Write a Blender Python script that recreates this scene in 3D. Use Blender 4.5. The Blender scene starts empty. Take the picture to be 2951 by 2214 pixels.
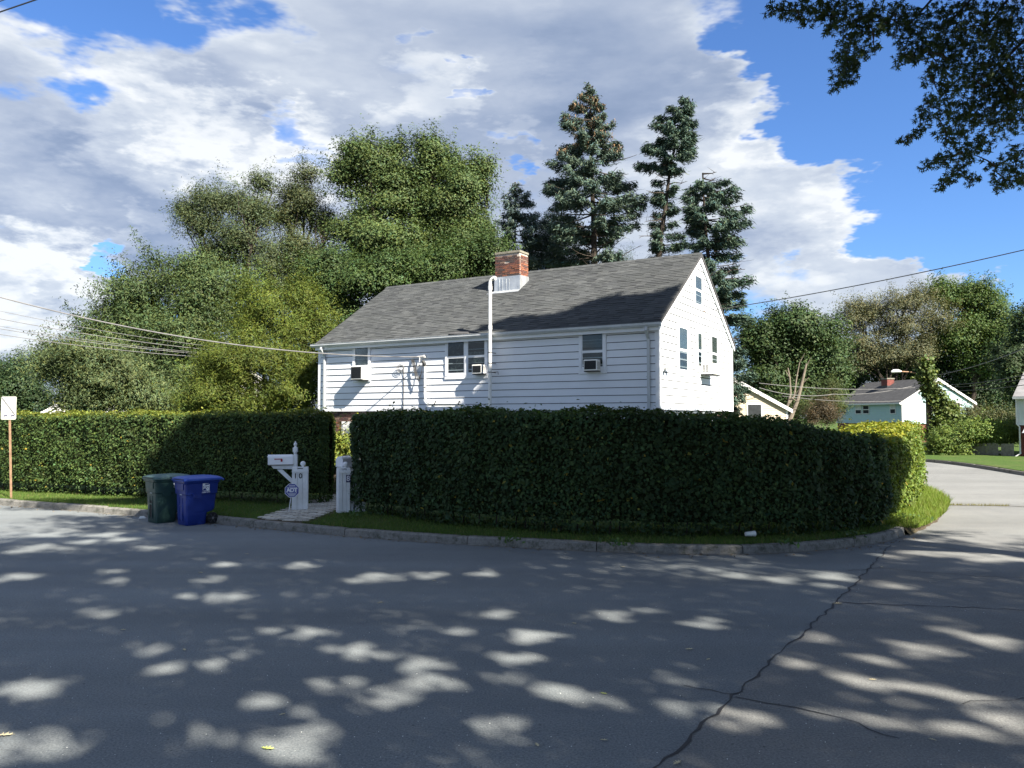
import bpy, bmesh, math, random
import numpy as np
from mathutils import Vector, Matrix

# ------------------------------------------------------------------ camera, sky, sun, exposure
scene = bpy.context.scene
COL = scene.collection
random.seed(7)
RNG = np.random.default_rng(11)
F, CX, CY, H = 1662.0, 1106.0, 830.0, 2.35          # focal length and centre of the survey grid, eye height
TH = math.atan(70.0 / F)
cam_d = bpy.data.cameras.new('camera')
cam_d.sensor_width = 36.0
cam_d.lens = 36.0 * F / 2212.0
cam_d.clip_start = 0.1
cam_d.clip_end = 2000.0
cam = bpy.data.objects.new('camera', cam_d)
COL.objects.link(cam)
cam.location = (0, 0, H)
cam.rotation_euler = (math.pi / 2 + TH, 0, 0)
scene.camera = cam
vs = scene.view_settings
vs.view_transform = 'Standard'
vs.look = 'None'
vs.gamma = 1.0
vs.use_curve_mapping = False
vs.exposure = 1.9
scene.cycles.max_bounces = 8
scene.cycles.diffuse_bounces = 3
scene.cycles.transparent_max_bounces = 12
try:
    scene.cycles.use_denoising = True
except Exception:
    pass

SUN_AZ, SUN_EL = math.radians(-49), math.radians(40)     # towards the sun: x = cos(az), y = sin(az)
SUN = Vector((math.cos(SUN_AZ) * math.cos(SUN_EL), math.sin(SUN_AZ) * math.cos(SUN_EL), math.sin(SUN_EL)))
sd = bpy.data.lights.new('sun', 'SUN')
sd.energy = 5.0
sd.angle = math.radians(0.65)
sd.color = (1.0, 0.91, 0.77)
so = bpy.data.objects.new('sun', sd)
COL.objects.link(so)
so.location = SUN * 60
so.rotation_euler = (-SUN).to_track_quat('-Z', 'Y').to_euler()


def ray(x, y):
    dx = (x - CX) / F
    dy = (CY - y) / F
    return Vector((dx, math.cos(TH) - dy * math.sin(TH), math.sin(TH) + dy * math.cos(TH)))


def P(x, y, Y):
    r = ray(x, y)
    return Vector((0, 0, H)) + r * (Y / r.y)


def G(x, y, z=0.0):
    r = ray(x, y)
    return Vector((0, 0, H)) + r * ((z - H) / r.z)


def proj_np(p):
    q = np.asarray(p, float) - np.array([0, 0, H])
    yc = q[:, 1] * math.cos(TH) + q[:, 2] * math.sin(TH)
    zc = -q[:, 1] * math.sin(TH) + q[:, 2] * math.cos(TH)
    ys = np.where(yc > 0.1, yc, 0.1)
    return np.stack([CX + F * q[:, 0] / ys, CY - F * zc / ys, yc], 1)


# ---- sky: Nishita with a broken deck of cloud over it
world = bpy.data.worlds.new('World')
scene.world = world
world.use_nodes = True
wt = world.node_tree
wt.nodes.clear()


class NT:
    """short-hand for building node trees"""
    def __init__(self, tree):
        self.t = tree

    def n(self, typ, **kw):
        nd = self.t.nodes.new(typ)
        for k, v in kw.items():
            setattr(nd, k, v)
        return nd

    def put(self, sock, v):
        if isinstance(v, bpy.types.NodeSocket):
            self.t.links.new(v, sock)
        elif v is not None:
            sock.default_value = v

    def math(self, op, a, b=None, c=None, clamp=False):
        nd = self.n('ShaderNodeMath', operation=op)
        nd.use_clamp = clamp
        self.put(nd.inputs[0], a)
        if b is not None:
            self.put(nd.inputs[1], b)
        if c is not None:
            self.put(nd.inputs[2], c)
        return nd.outputs[0]

    def vmath(self, op, a, b=None, scale=None):
        nd = self.n('ShaderNodeVectorMath', operation=op)
        self.put(nd.inputs[0], a)
        if b is not None:
            self.put(nd.inputs[1], b)
        if scale is not None:
            self.put(nd.inputs['Scale'], scale)
        return nd.outputs['Value'] if op in ('DOT_PRODUCT', 'LENGTH') else nd.outputs[0]

    def noise(self, vec, scale, detail=4, rough=0.5, dist=0.0):
        nd = self.n('ShaderNodeTexNoise')
        self.put(nd.inputs['Vector'], vec)
        nd.inputs['Scale'].default_value = scale
        nd.inputs['Detail'].default_value = detail
        nd.inputs['Roughness'].default_value = rough
        nd.inputs['Distortion'].default_value = dist
        return nd.outputs[0]

    def maprange(self, v, a, b, c=0.0, d=1.0, smooth=False):
        nd = self.n('ShaderNodeMapRange')
        if smooth:
            nd.interpolation_type = 'SMOOTHSTEP'
        self.put(nd.inputs[0], v)
        for i, x in enumerate((a, b, c, d)):
            self.put(nd.inputs[i + 1], x)
        return nd.outputs[0]

    def mix(self, fac, a, b, blend='MIX'):
        nd = self.n('ShaderNodeMix', data_type='RGBA', blend_type=blend)
        self.put(nd.inputs[0], fac)
        self.put(nd.inputs[6], a)
        self.put(nd.inputs[7], b)
        return nd.outputs[2]

    def ramp(self, fac, stops):
        nd = self.n('ShaderNodeValToRGB')
        cr = nd.color_ramp
        while len(cr.elements) > len(stops):
            cr.elements.remove(cr.elements[-1])
        while len(cr.elements) < len(stops):
            cr.elements.new(0.5)
        for e, (p, c) in zip(cr.elements, stops):
            e.position = p
            e.color = (*c, 1)
        self.put(nd.inputs[0], fac)
        return nd.outputs[0]


# what the sky of that day looks like: where the deck is closed (+) or open (-) and where it is lit, by direction
COVER = [(60, 0, 220, -.42), (300, -20, 230, -.50), (510, 30, 130, -.44), (150, 210, 200, .22), (1800, 60, 270, -.50), (2000, 120, 330, -.46), (2120, 360, 330, -.46), (2250, 520, 260, -.40),
         (1960, 470, 120, -.22), (612, 292, 78, -.55), (690, 180, 70, -.28), (310, 640, 100, -.60), (255, 625, 50, -.35), (990, 165, 38, -.42), (930, 80, 40, -.3), (1085, 325, 42, -.35), (1650, 660, 110, -.30), (1600, 80, 70, -.25), (60, 560, 60, -.22),
         (850, 300, 520, .22), (1330, 90, 330, .34), (350, 260, 400, .20), (120, 440, 260, .24), (40, 690, 190, .75), (130, 660, 110, .4), (1640, 390, 230, .34), (1790, 400, 150, .30), (1540, 320, 230, .25),
         (1880, 590, 150, .40), (1740, 600, 150, .30), (1600, 225, 130, .34), (1500, 480, 240, .3), (620, 130, 240, .16), (1830, 510, 60, -.30), (1960, 500, 90, -.32), (1900, 600, 130, .26), (2010, 612, 80, .28), (130, 300, 230, .22), (430, 470, 200, .24), (900, 480, 300, .2)]
LIGHT = [(60, 640, 160, .80), (330, 300, 170, .42), (430, 300, 90, .25), (640, 340, 130, .40), (700, 300, 90, .25), (920, 205, 100, .35), (1600, 225, 100, .32),
         (1700, 380, 200, .26), (1840, 420, 100, .2), (1850, 590, 200, .28), (1500, 420, 200, .22), (560, 390, 150, .28), (150, 520, 130, .30), (300, 545, 70, .3), (90, 270, 150, .15), (1110, 290, 60, .25), (250, 130, 200, .10), (660, 60, 200, .12),
         (300, 450, 200, -.34), (90, 430, 150, -.20), (1370, 120, 260, -.24), (1180, 330, 220, -.14), (110, 585, 100, -.18), (60, 740, 120, -.25)]
CLOUD_RAMP = [(0.0, (.125, .170, .260)), (.25, (.190, .235, .325)), (.5, (.275, .315, .390)), (.75, (.385, .42, .470)), (1.0, (.55, .565, .575))]
SKY_TINT = (0.58, 0.84, 1.22, 1)
SKY_STR = 0.046
CLOUD_STR = 0.49


def build_sky():
    k = NT(wt)
    out = k.n('ShaderNodeOutputWorld')
    sky = k.n('ShaderNodeTexSky', sky_type='NISHITA')
    sky.sun_disc = False
    sky.sun_elevation = SUN_EL
    sky.sun_rotation = math.pi / 2 - SUN_AZ          # measured clockwise from +Y
    sky.altitude = 20
    sky.air_density = 1.0
    sky.dust_density = 0.6
    sky.ozone_density = 2.0
    d = k.n('ShaderNodeTexCoord').outputs['Generated']
    sep = k.n('ShaderNodeSeparateXYZ')
    k.put(sep.inputs[0], d)
    zz = k.math('MAXIMUM', sep.outputs[2], 0.0)
    # stretch so that the deck flattens towards the horizon
    inv = k.math('DIVIDE', 1.0, k.math('ADD', zz, 0.42))
    comb = k.n('ShaderNodeCombineXYZ')
    k.put(comb.inputs[0], k.math('MULTIPLY', sep.outputs[0], inv))
    k.put(comb.inputs[1], k.math('MULTIPLY', sep.outputs[1], inv))
    k.put(comb.inputs[2], k.math('MULTIPLY', zz, 2.9))
    p = comb.outputs[0]

    def vnoise(vec, scale, detail, rough):
        nd = k.n('ShaderNodeTexNoise')
        k.put(nd.inputs['Vector'], vec)
        nd.inputs['Scale'].default_value = scale
        nd.inputs['Detail'].default_value = detail
        nd.inputs['Roughness'].default_value = rough
        return k.vmath('SUBTRACT', nd.outputs['Color'], (.5, .5, .5))
    warp = vnoise(p, 4.5, 5, .6)
    dw = k.vmath('NORMALIZE', k.vmath('ADD', d, k.vmath('SCALE', warp, scale=.32)))
    warp2 = vnoise(p, 11.0, 6, .6)
    dl_ = k.vmath('NORMALIZE', k.vmath('ADD', d, k.vmath('SCALE', k.vmath('ADD', warp, warp2), scale=.20)))
    big = k.noise(p, 2.2, 3, 0.5, 0.0)
    mid = k.noise(p, 4.0, 10, 0.53, 0.2)
    off = k.vmath('ADD', p, (0.035, -0.035, 0.12))
    mid2 = k.noise(off, 4.0, 6, 0.48, 0.2)
    fine = k.noise(p, 11.0, 7, 0.56, 0.3)

    def blobs(lst, dd):
        s = None
        for (x, y, r, w) in lst:
            v = ray(x, y).normalized()
            dp = k.vmath('DOT_PRODUCT', dd, tuple(v))
            m = k.maprange(dp, math.cos(r / F * 1.0), math.cos(r / F * .15), 0.0, w, smooth=True)
            s = m if s is None else k.math('ADD', s, m)
        return s
    cover = blobs(COVER, dw)
    light = blobs(LIGHT, dl_)
    dens = k.math('ADD', k.math('MULTIPLY', k.math('SUBTRACT', mid, .5), 1.15), k.math('MULTIPLY', k.math('SUBTRACT', big, .5), .7))
    dens = k.math('ADD', dens, k.math('ADD', cover, k.maprange(zz, 0.0, .14, .26, .12)))
    dens = k.math('ADD', dens, k.math('MULTIPLY', k.math('SUBTRACT', fine, .5), .30))
    alpha = k.math('MULTIPLY', k.maprange(dens, -0.15, 0.30, smooth=True), .95)
    dif = k.math('SUBTRACT', mid, mid2)
    lit = k.math('ADD', k.math('MULTIPLY', dif, 1.0), k.math('MULTIPLY', light, .80))
    lit = k.math('ADD', lit, k.math('MULTIPLY', k.math('SUBTRACT', fine, .5), .34))
    lit = k.math('ADD', lit, k.math('MULTIPLY', k.maprange(dens, .08, .55), -.20))
    lit = k.math('ADD', lit, 0.65)
    ccol = k.ramp(lit, CLOUD_RAMP)
    skyc = k.mix(1.0, sky.outputs[0], SKY_TINT, 'MULTIPLY')
    b1 = k.n('ShaderNodeBackground')
    k.put(b1.inputs[0], skyc)
    b1.inputs[1].default_value = SKY_STR
    b2 = k.n('ShaderNodeBackground')
    k.put(b2.inputs[0], ccol)
    b2.inputs[1].default_value = CLOUD_STR
    mx = k.n('ShaderNodeMixShader')
    k.put(mx.inputs[0], alpha)
    k.put(mx.inputs[1], b1.outputs[0])
    k.put(mx.inputs[2], b2.outputs[0])
    k.put(out.inputs[0], mx.outputs[0])


build_sky()

# ------------------------------------------------------------------ materials
MATS = {}


def new_mat(name):
    m = bpy.data.materials.new(name)
    m.use_nodes = True
    m.node_tree.nodes.clear()
    k = NT(m.node_tree)
    out = k.n('ShaderNodeOutputMaterial')
    MATS[name] = m
    return m, k, out


def pbsdf(k, out, base, rough=.6, spec=.4, metal=0.0, bump=None, bstr=.2, bdist=.01):
    b = k.n('ShaderNodeBsdfPrincipled')
    k.put(b.inputs['Base Color'], base if isinstance(base, bpy.types.NodeSocket) else (*base, 1))
    k.put(b.inputs['Roughness'], rough)
    b.inputs['Specular IOR Level'].default_value = spec
    b.inputs['Metallic'].default_value = metal
    if bump is not None:
        bn = k.n('ShaderNodeBump')
        bn.inputs['Strength'].default_value = bstr
        bn.inputs['Distance'].default_value = bdist
        k.put(bn.inputs['Height'], bump)
        k.put(b.inputs['Normal'], bn.outputs[0])
    k.put(out.inputs[0], b.outputs[0])
    return b


def world_pos(k):
    return k.n('ShaderNodeNewGeometry').outputs['Position']


def obj_pos(k):
    return k.n('ShaderNodeTexCoord').outputs['Object']


def plain(name, col, rough=.55, spec=.4, metal=0, var=.12, scale=6.0, dirt=None, bstr=.08):
    """a painted / moulded surface with uneven tone and light grime"""
    m, k, out = new_mat(name)
    n = k.noise(obj_pos(k), scale, 6, .6)
    f = k.maprange(n, .3, .7, 1 - var, 1 + var)
    c = k.mix(1.0, (*col, 1), k.ramp(f, [(0, (0, 0, 0)), (1, (1, 1, 1))]), 'MULTIPLY') if False else None
    hs = k.n('ShaderNodeHueSaturation')
    hs.inputs['Color'].default_value = (*col, 1)
    k.put(hs.inputs['Value'], f)
    c = hs.outputs[0]
    if dirt:
        dn = k.noise(obj_pos(k), dirt[1], 8, .7, .4)
        c = k.mix(k.maprange(dn, dirt[2], dirt[2] + .18, 0, dirt[3]), c, (*dirt[0], 1))
    fn = k.noise(obj_pos(k), scale * 14, 3, .6)
    r = k.maprange(n, .3, .7, rough - .08, rough + .1)
    pbsdf(k, out, c, r, spec, metal, fn, bstr, .004)
    return m


def attr_mat(name, rough=.75, spec=.25, grain=60.0, gvar=.25, bstr=.25):
    """colour carried by each piece (attribute Col), with grain"""
    m, k, out = new_mat(name)
    a = k.n('ShaderNodeAttribute', attribute_name='Col').outputs[0]
    n = k.noise(obj_pos(k), grain, 5, .7)
    n2 = k.noise(obj_pos(k), 1.3, 4, .6)
    f = k.math('MULTIPLY', k.maprange(n, .3, .7, 1 - gvar, 1 + gvar), k.maprange(n2, .3, .7, .86, 1.14))
    hs = k.n('ShaderNodeHueSaturation')
    k.put(hs.inputs['Color'], a)
    k.put(hs.inputs['Value'], f)
    pbsdf(k, out, hs.outputs[0], rough, spec, 0, n, bstr, .006)
    return m


def leaf_mat(name, trans=.32, rough=.5, spec=.35, tint=(1.25, 1.25, .6)):
    m, k, out = new_mat(name)
    a = k.n('ShaderNodeAttribute', attribute_name='Col').outputs[0]
    b = k.n('ShaderNodeBsdfPrincipled')
    k.put(b.inputs['Base Color'], a)
    b.inputs['Roughness'].default_value = rough
    b.inputs['Specular IOR Level'].default_value = spec
    t = k.n('ShaderNodeBsdfTranslucent')
    k.put(t.inputs[0], k.mix(1.0, a, (*tint, 1), 'MULTIPLY'))
    mx = k.n('ShaderNodeMixShader')
    mx.inputs[0].default_value = trans
    k.put(mx.inputs[1], b.outputs[0])
    k.put(mx.inputs[2], t.outputs[0])
    k.put(out.inputs[0], mx.outputs[0])
    return m


def asphalt(name, base, light, dark, warm):
    m, k, out = new_mat(name)
    p = world_pos(k)
    n1 = k.noise(p, .35, 5, .6)
    n2 = k.noise(p, 2.6, 6, .65)
    n3 = k.noise(p, 55.0, 3, .7)
    v = k.n('ShaderNodeTexVoronoi')
    k.put(v.inputs['Vector'], p)
    v.inputs['Scale'].default_value = 75.0
    chip = k.maprange(v.outputs['Distance'], .0, .22, 1, 0)
    rnd = k.n('ShaderNodeSeparateColor')
    k.put(rnd.inputs[0], v.outputs['Color'])
    pale = k.math('MULTIPLY', chip, k.maprange(rnd.outputs[0], .62, .90, 0, 1))
    c = k.mix(k.maprange(n1, .3, .7), (*dark, 1), (*base, 1))
    c = k.mix(k.maprange(n2, .35, .75, 0, .5), c, (*warm, 1))
    hs = k.n('ShaderNodeHueSaturation')
    k.put(hs.inputs['Color'], c)
    k.put(hs.inputs['Value'], k.maprange(n3, .25, .75, .50, 1.50))
    c = k.mix(k.math('MULTIPLY', pale, .95), hs.outputs[0], (*light, 1))
    # worn lanes along the street
    mpn = k.n('ShaderNodeMapping')
    k.put(mpn.inputs[0], p)
    mpn.inputs['Rotation'].default_value = (0, 0, math.radians(30.5))
    mpn.inputs['Scale'].default_value = (.05, .75, 1)
    wear = k.noise(mpn.outputs[0], 1.0, 4, .55)
    hw_ = k.n('ShaderNodeHueSaturation')
    k.put(hw_.inputs['Color'], c)
    k.put(hw_.inputs['Value'], k.maprange(wear, .3, .7, .84, 1.16))
    c = hw_.outputs[0]
    # oil spots and pits
    o = k.noise(p, 1.1, 7, .7, .5)
    c = k.mix(k.maprange(o, .66, .76, 0, .45), c, (.03, .03, .033, 1))
    pit = k.n('ShaderNodeTexVoronoi')
    k.put(pit.inputs['Vector'], p)
    pit.inputs['Scale'].default_value = 9.0
    c = k.mix(k.math('MULTIPLY', k.maprange(pit.outputs['Distance'], .04, .12, .75, 0), k.maprange(n2, .42, .56, 0, 1)), c, (.02, .02, .024, 1))
    h = k.math('ADD', k.math('MULTIPLY', n3, .7), k.math('MULTIPLY', chip, .5))
    pbsdf(k, out, c, .82, .3, 0, h, .55, .008)
    return m


asphalt('asphalt_new', (.150, .170, .180), (.56, .56, .54), (.120, .136, .148), (.172, .184, .188))
asphalt('asphalt_old', (.160, .168, .168), (.56, .55, .53), (.122, .128, .130), (.186, .188, .184))
plain('tar', (.018, .018, .02), .6, .4, 0, .3, 9)


def ground_mat(name, a, b, c, scale=3.0):
    m, k, out = new_mat(name)
    p = world_pos(k)
    n = k.noise(p, scale, 7, .65)
    n2 = k.noise(p, .5, 4, .6)
    col = k.mix(k.maprange(n, .3, .7), (*a, 1), (*b, 1))
    col = k.mix(k.maprange(n2, .5, .7, 0, .6), col, (*c, 1))
    f = k.noise(p, 40, 4, .7)
    pbsdf(k, out, col, .9, .15, 0, f, .9, .03)
    return m


ground_mat('lawn', (.034, .068, .015), (.062, .105, .022), (.095, .10, .04), 5.0)
ground_mat('soil', (.05, .04, .028), (.075, .06, .04), (.06, .065, .03))


def concrete(name, a, b, dirt, amt=.8):
    m, k, out = new_mat(name)
    p = world_pos(k)
    n = k.noise(p, 2.2, 8, .7, .3)
    n2 = k.noise(p, 34, 5, .7)
    n4 = k.noise(p, 7, 6, .7)
    c = k.mix(k.maprange(n, .3, .7), (*a, 1), (*b, 1))
    c = k.mix(k.maprange(n4, .47, .66, 0, amt), c, (*dirt, 1))
    hs = k.n('ShaderNodeHueSaturation')
    k.put(hs.inputs['Color'], c)
    k.put(hs.inputs['Value'], k.maprange(n2, .3, .7, .72, 1.28))
    pbsdf(k, out, hs.outputs[0], .88, .25, 0, n2, .6, .012)
    return m


concrete('kerb', (.205, .20, .185), (.155, .152, .142), (.065, .070, .055), .9)
attr_mat('paver', .85, .2, 30, .25)
attr_mat('brick', .85, .2, 45, .3, .4)
attr_mat('shingle', .9, .15, 90, .28, .5)
attr_mat('board', .85, .2, 25, .25)
plain('gap_shade', (.05, .05, .055), .9, .1, 0, .2, 5)  # near black, puts the shade of the siding gaps into the colour
plain('siding', (.665, .70, .755), .42, .35, 0, .035, 1.6, ((.48, .49, .49), 2.2, .60, .35), .05)
plain('trim', (.69, .72, .77), .42, .4, 0, .05, 3, ((.45, .45, .43), 3.5, .6, .4))
plain('gutter', (.46, .49, .52), .4, .4, 0, .1, 2.5, ((.30, .31, .31), 4, .56, .5))
plain('pvc', (.78, .78, .76), .38, .4, 0, .05, 4, ((.5, .48, .42), 4, .62, .4))
plain('white_paint', (.68, .70, .71), .55, .35, 0, .1, 5, ((.30, .30, .25), 7, .58, .65))
plain('mail_white', (.76, .77, .80), .35, .45, 0, .05, 5, ((.45, .43, .36), 6, .62, .5))
plain('flashing', (.46, .49, .52), .34, .5, .55, .18, 4, ((.30, .31, .32), 3.0, .56, .5), .2)
plain('mortar', (.40, .36, .32), .9, .2, 0, .2, 14)
plain('chimney_cap', (.20, .19, .155), .92, .2, 0, .35, 9, ((.10, .10, .08), 8, .5, .7), .3)
plain('dark_metal', (.03, .032, .036), .5, .4, 0, .2, 9)
plain('black', (.012, .012, .013), .6, .3, 0, .2, 9)
plain('cable', (.03, .03, .032), .5, .4, 0, .2, 3)
plain('cable_pale', (.15, .15, .155), .5, .4, 0, .2, 3)
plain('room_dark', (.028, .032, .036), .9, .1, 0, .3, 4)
plain('blind', (.26, .275, .28), .8, .2, 0, .18, 5)
plain('curtain', (.52, .53, .52), .85, .15, 0, .15, 9)
plain('bin_green', (.022, .055, .050), .42, .4, 0, .12, 5, ((.05, .07, .065), 5, .55, .5))
plain('bin_blue', (.007, .026, .19), .36, .45, 0, .08, 5, ((.02, .04, .18), 5, .58, .4))
plain('lid_green', (.075, .135, .125), .5, .35, 0, .1, 5, ((.11, .17, .155), 6, .52, .5))
plain('lid_blue', (.028, .075, .36), .42, .4, 0, .06, 5, ((.05, .10, .36), 6, .55, .4))
plain('rubber', (.015, .015, .016), .75, .25, 0, .2, 10)
plain('print_white', (.74, .75, .78), .6, .3, 0, .05, 20)
plain('print_black', (.012, .012, .014), .6, .3, 0, .1, 20)
plain('print_grey', (.17, .175, .19), .6, .3, 0, .1, 20)
plain('print_navy', (.03, .03, .10), .6, .3, 0, .1, 20)
plain('sign_white', (.50, .50, .47), .4, .4, 0, .03, 9)
plain('sign_blue', (.014, .03, .26), .4, .45, 0, .08, 9)
plain('flag_red', (.36, .012, .03), .45, .4, 0, .1, 9)
plain('rust_post', (.30, .19, .12), .75, .3, 0, .25, 8, ((.16, .09, .05), 6, .5, .7))
plain('old_wood', (.21, .20, .18), .9, .15, 0, .25, 6, ((.10, .10, .09), 9, .5, .6))
plain('pole_wood', (.17, .13, .10), .9, .15, 0, .25, 6, ((.08, .065, .05), 9, .5, .6))
plain('bark_dark', (.045, .038, .032), .95, .1, 0, .35, 5, ((.02, .018, .016), 7, .5, .6), .5)
plain('bark_grey', (.15, .13, .11), .95, .1, 0, .3, 5, ((.06, .055, .05), 7, .5, .6), .5)
plain('bark_pale', (.155, .135, .11), .95, .1, 0, .25, 5, ((.12, .10, .08), 7, .5, .6), .5)
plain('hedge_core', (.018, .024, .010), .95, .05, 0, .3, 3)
plain('roof_dark', (.055, .057, .062), .92, .15, 0, .2, 2.5, ((.11, .11, .115), 4, .5, .5))
plain('roof_pale', (.19, .19, .20), .92, .15, 0, .2, 2.5)
plain('green_siding', (.32, .46, .48), .5, .35, 0, .04, 2, ((.28, .42, .39), 3, .58, .4))
plain('tan_siding', (.44, .38, .29), .5, .35, 0, .04, 2)
plain('mint_siding', (.56, .62, .62), .5, .35, 0, .04, 2)
plain('red_brick_far', (.15, .052, .045), .9, .2, 0, .3, 7, ((.30, .15, .12), 14, .55, .6))
plain('far_white', (.60, .61, .62), .6, .3, 0, .06, 3)
plain('awning', (.33, .36, .40), .5, .3, 0, .1, 6)
plain('paper', (.70, .72, .70), .7, .3, 0, .1, 20)
plain('dry_leaf', (.52, .46, .30), .8, .2, 0, .25, 30)
plain('green_leaf', (.34, .40, .12), .7, .2, 0, .25, 30)

leaf_mat('leaf', .24, .6, .22)
leaf_mat('leaf_gloss', .26, .62, .22)
leaf_mat('needle', .06, .7, .15, (1.1, 1.1, .8))
leaf_mat('grass_blade', .35, .6, .25)

m, k, out = new_mat('glass')
gl = k.n('ShaderNodeBsdfGlossy')
gl.inputs['Roughness'].default_value = .03
gl.inputs['Color'].default_value = (.9, .93, .95, 1)
tr = k.n('ShaderNodeBsdfTransparent')
tr.inputs[0].default_value = (.62, .66, .66, 1)
fr = k.n('ShaderNodeFresnel')
fr.inputs[0].default_value = 1.5
mx = k.n('ShaderNodeMixShader')
k.put(mx.inputs[0], k.math('ADD', k.math('MULTIPLY', fr.outputs[0], .45), .02))
k.put(mx.inputs[1], tr.outputs[0])
k.put(mx.inputs[2], gl.outputs[0])
k.put(out.inputs[0], mx.outputs[0])

m, k, out = new_mat('plastic_film')
n = k.noise(obj_pos(k), 5, 5, .6, 1.5)
c = k.ramp(n, [(.40, (.02, .025, .03)), (.56, (.07, .08, .08)), (.70, (.34, .36, .34))])
pbsdf(k, out, c, .35, .6, 0, n, 1.0, .05)

m, k, out = new_mat('foil')
n = k.noise(obj_pos(k), 16, 4, .6, 1.0)
c = k.ramp(n, [(.35, (.12, .14, .13)), (.62, (.45, .48, .46))])
pbsdf(k, out, c, .5, .5, .2, n, 1.0, .03)

m, k, out = new_mat('brick_wall')
bt = k.n('ShaderNodeTexBrick')
mp = k.n('ShaderNodeMapping')
k.put(mp.inputs[0], obj_pos(k))
mp.inputs['Rotation'].default_value = (math.pi / 2, 0, 0)
k.put(bt.inputs['Vector'], mp.outputs[0])
bt.inputs['Color1'].default_value = (.17, .085, .065, 1)
bt.inputs['Color2'].default_value = (.11, .072, .065, 1)
bt.inputs['Mortar'].default_value = (.40, .34, .29, 1)
bt.inputs['Scale'].default_value = 1.0
bt.inputs['Brick Width'].default_value = .22
bt.inputs['Row Height'].default_value = .075
bt.inputs['Mortar Size'].default_value = .008
pbsdf(k, out, bt.outputs[0], .9, .2)

# ------------------------------------------------------------------ mesh helpers
def vcol(me, cols):
    a = me.color_attributes.new('Col', 'FLOAT_COLOR', 'POINT')
    c = np.ones((len(cols), 4), np.float32)
    c[:, :3] = cols
    a.data.foreach_set('color', c.ravel())


def np_mesh(name, V, FC, cols=None, mat=None, smooth=False):
    """mesh straight from arrays; FC is (m,3) or (m,4)"""
    V = np.asarray(V, np.float32)
    FC = np.asarray(FC, np.int32)
    me = bpy.data.meshes.new(name)
    me.vertices.add(len(V))
    me.vertices.foreach_set('co', V.ravel())
    n, s = FC.shape
    me.loops.add(n * s)
    me.loops.foreach_set('vertex_index', FC.ravel())
    me.polygons.add(n)
    me.polygons.foreach_set('loop_start', np.arange(0, n * s, s, dtype=np.int32))
    me.polygons.foreach_set('loop_total', np.full(n, s, np.int32))
    if smooth:
        me.polygons.foreach_set('use_smooth', np.ones(n, bool))
    me.update(calc_edges=True)
    if cols is not None:
        vcol(me, cols)
    if mat:
        me.materials.append(MATS[mat])
    return me


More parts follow.
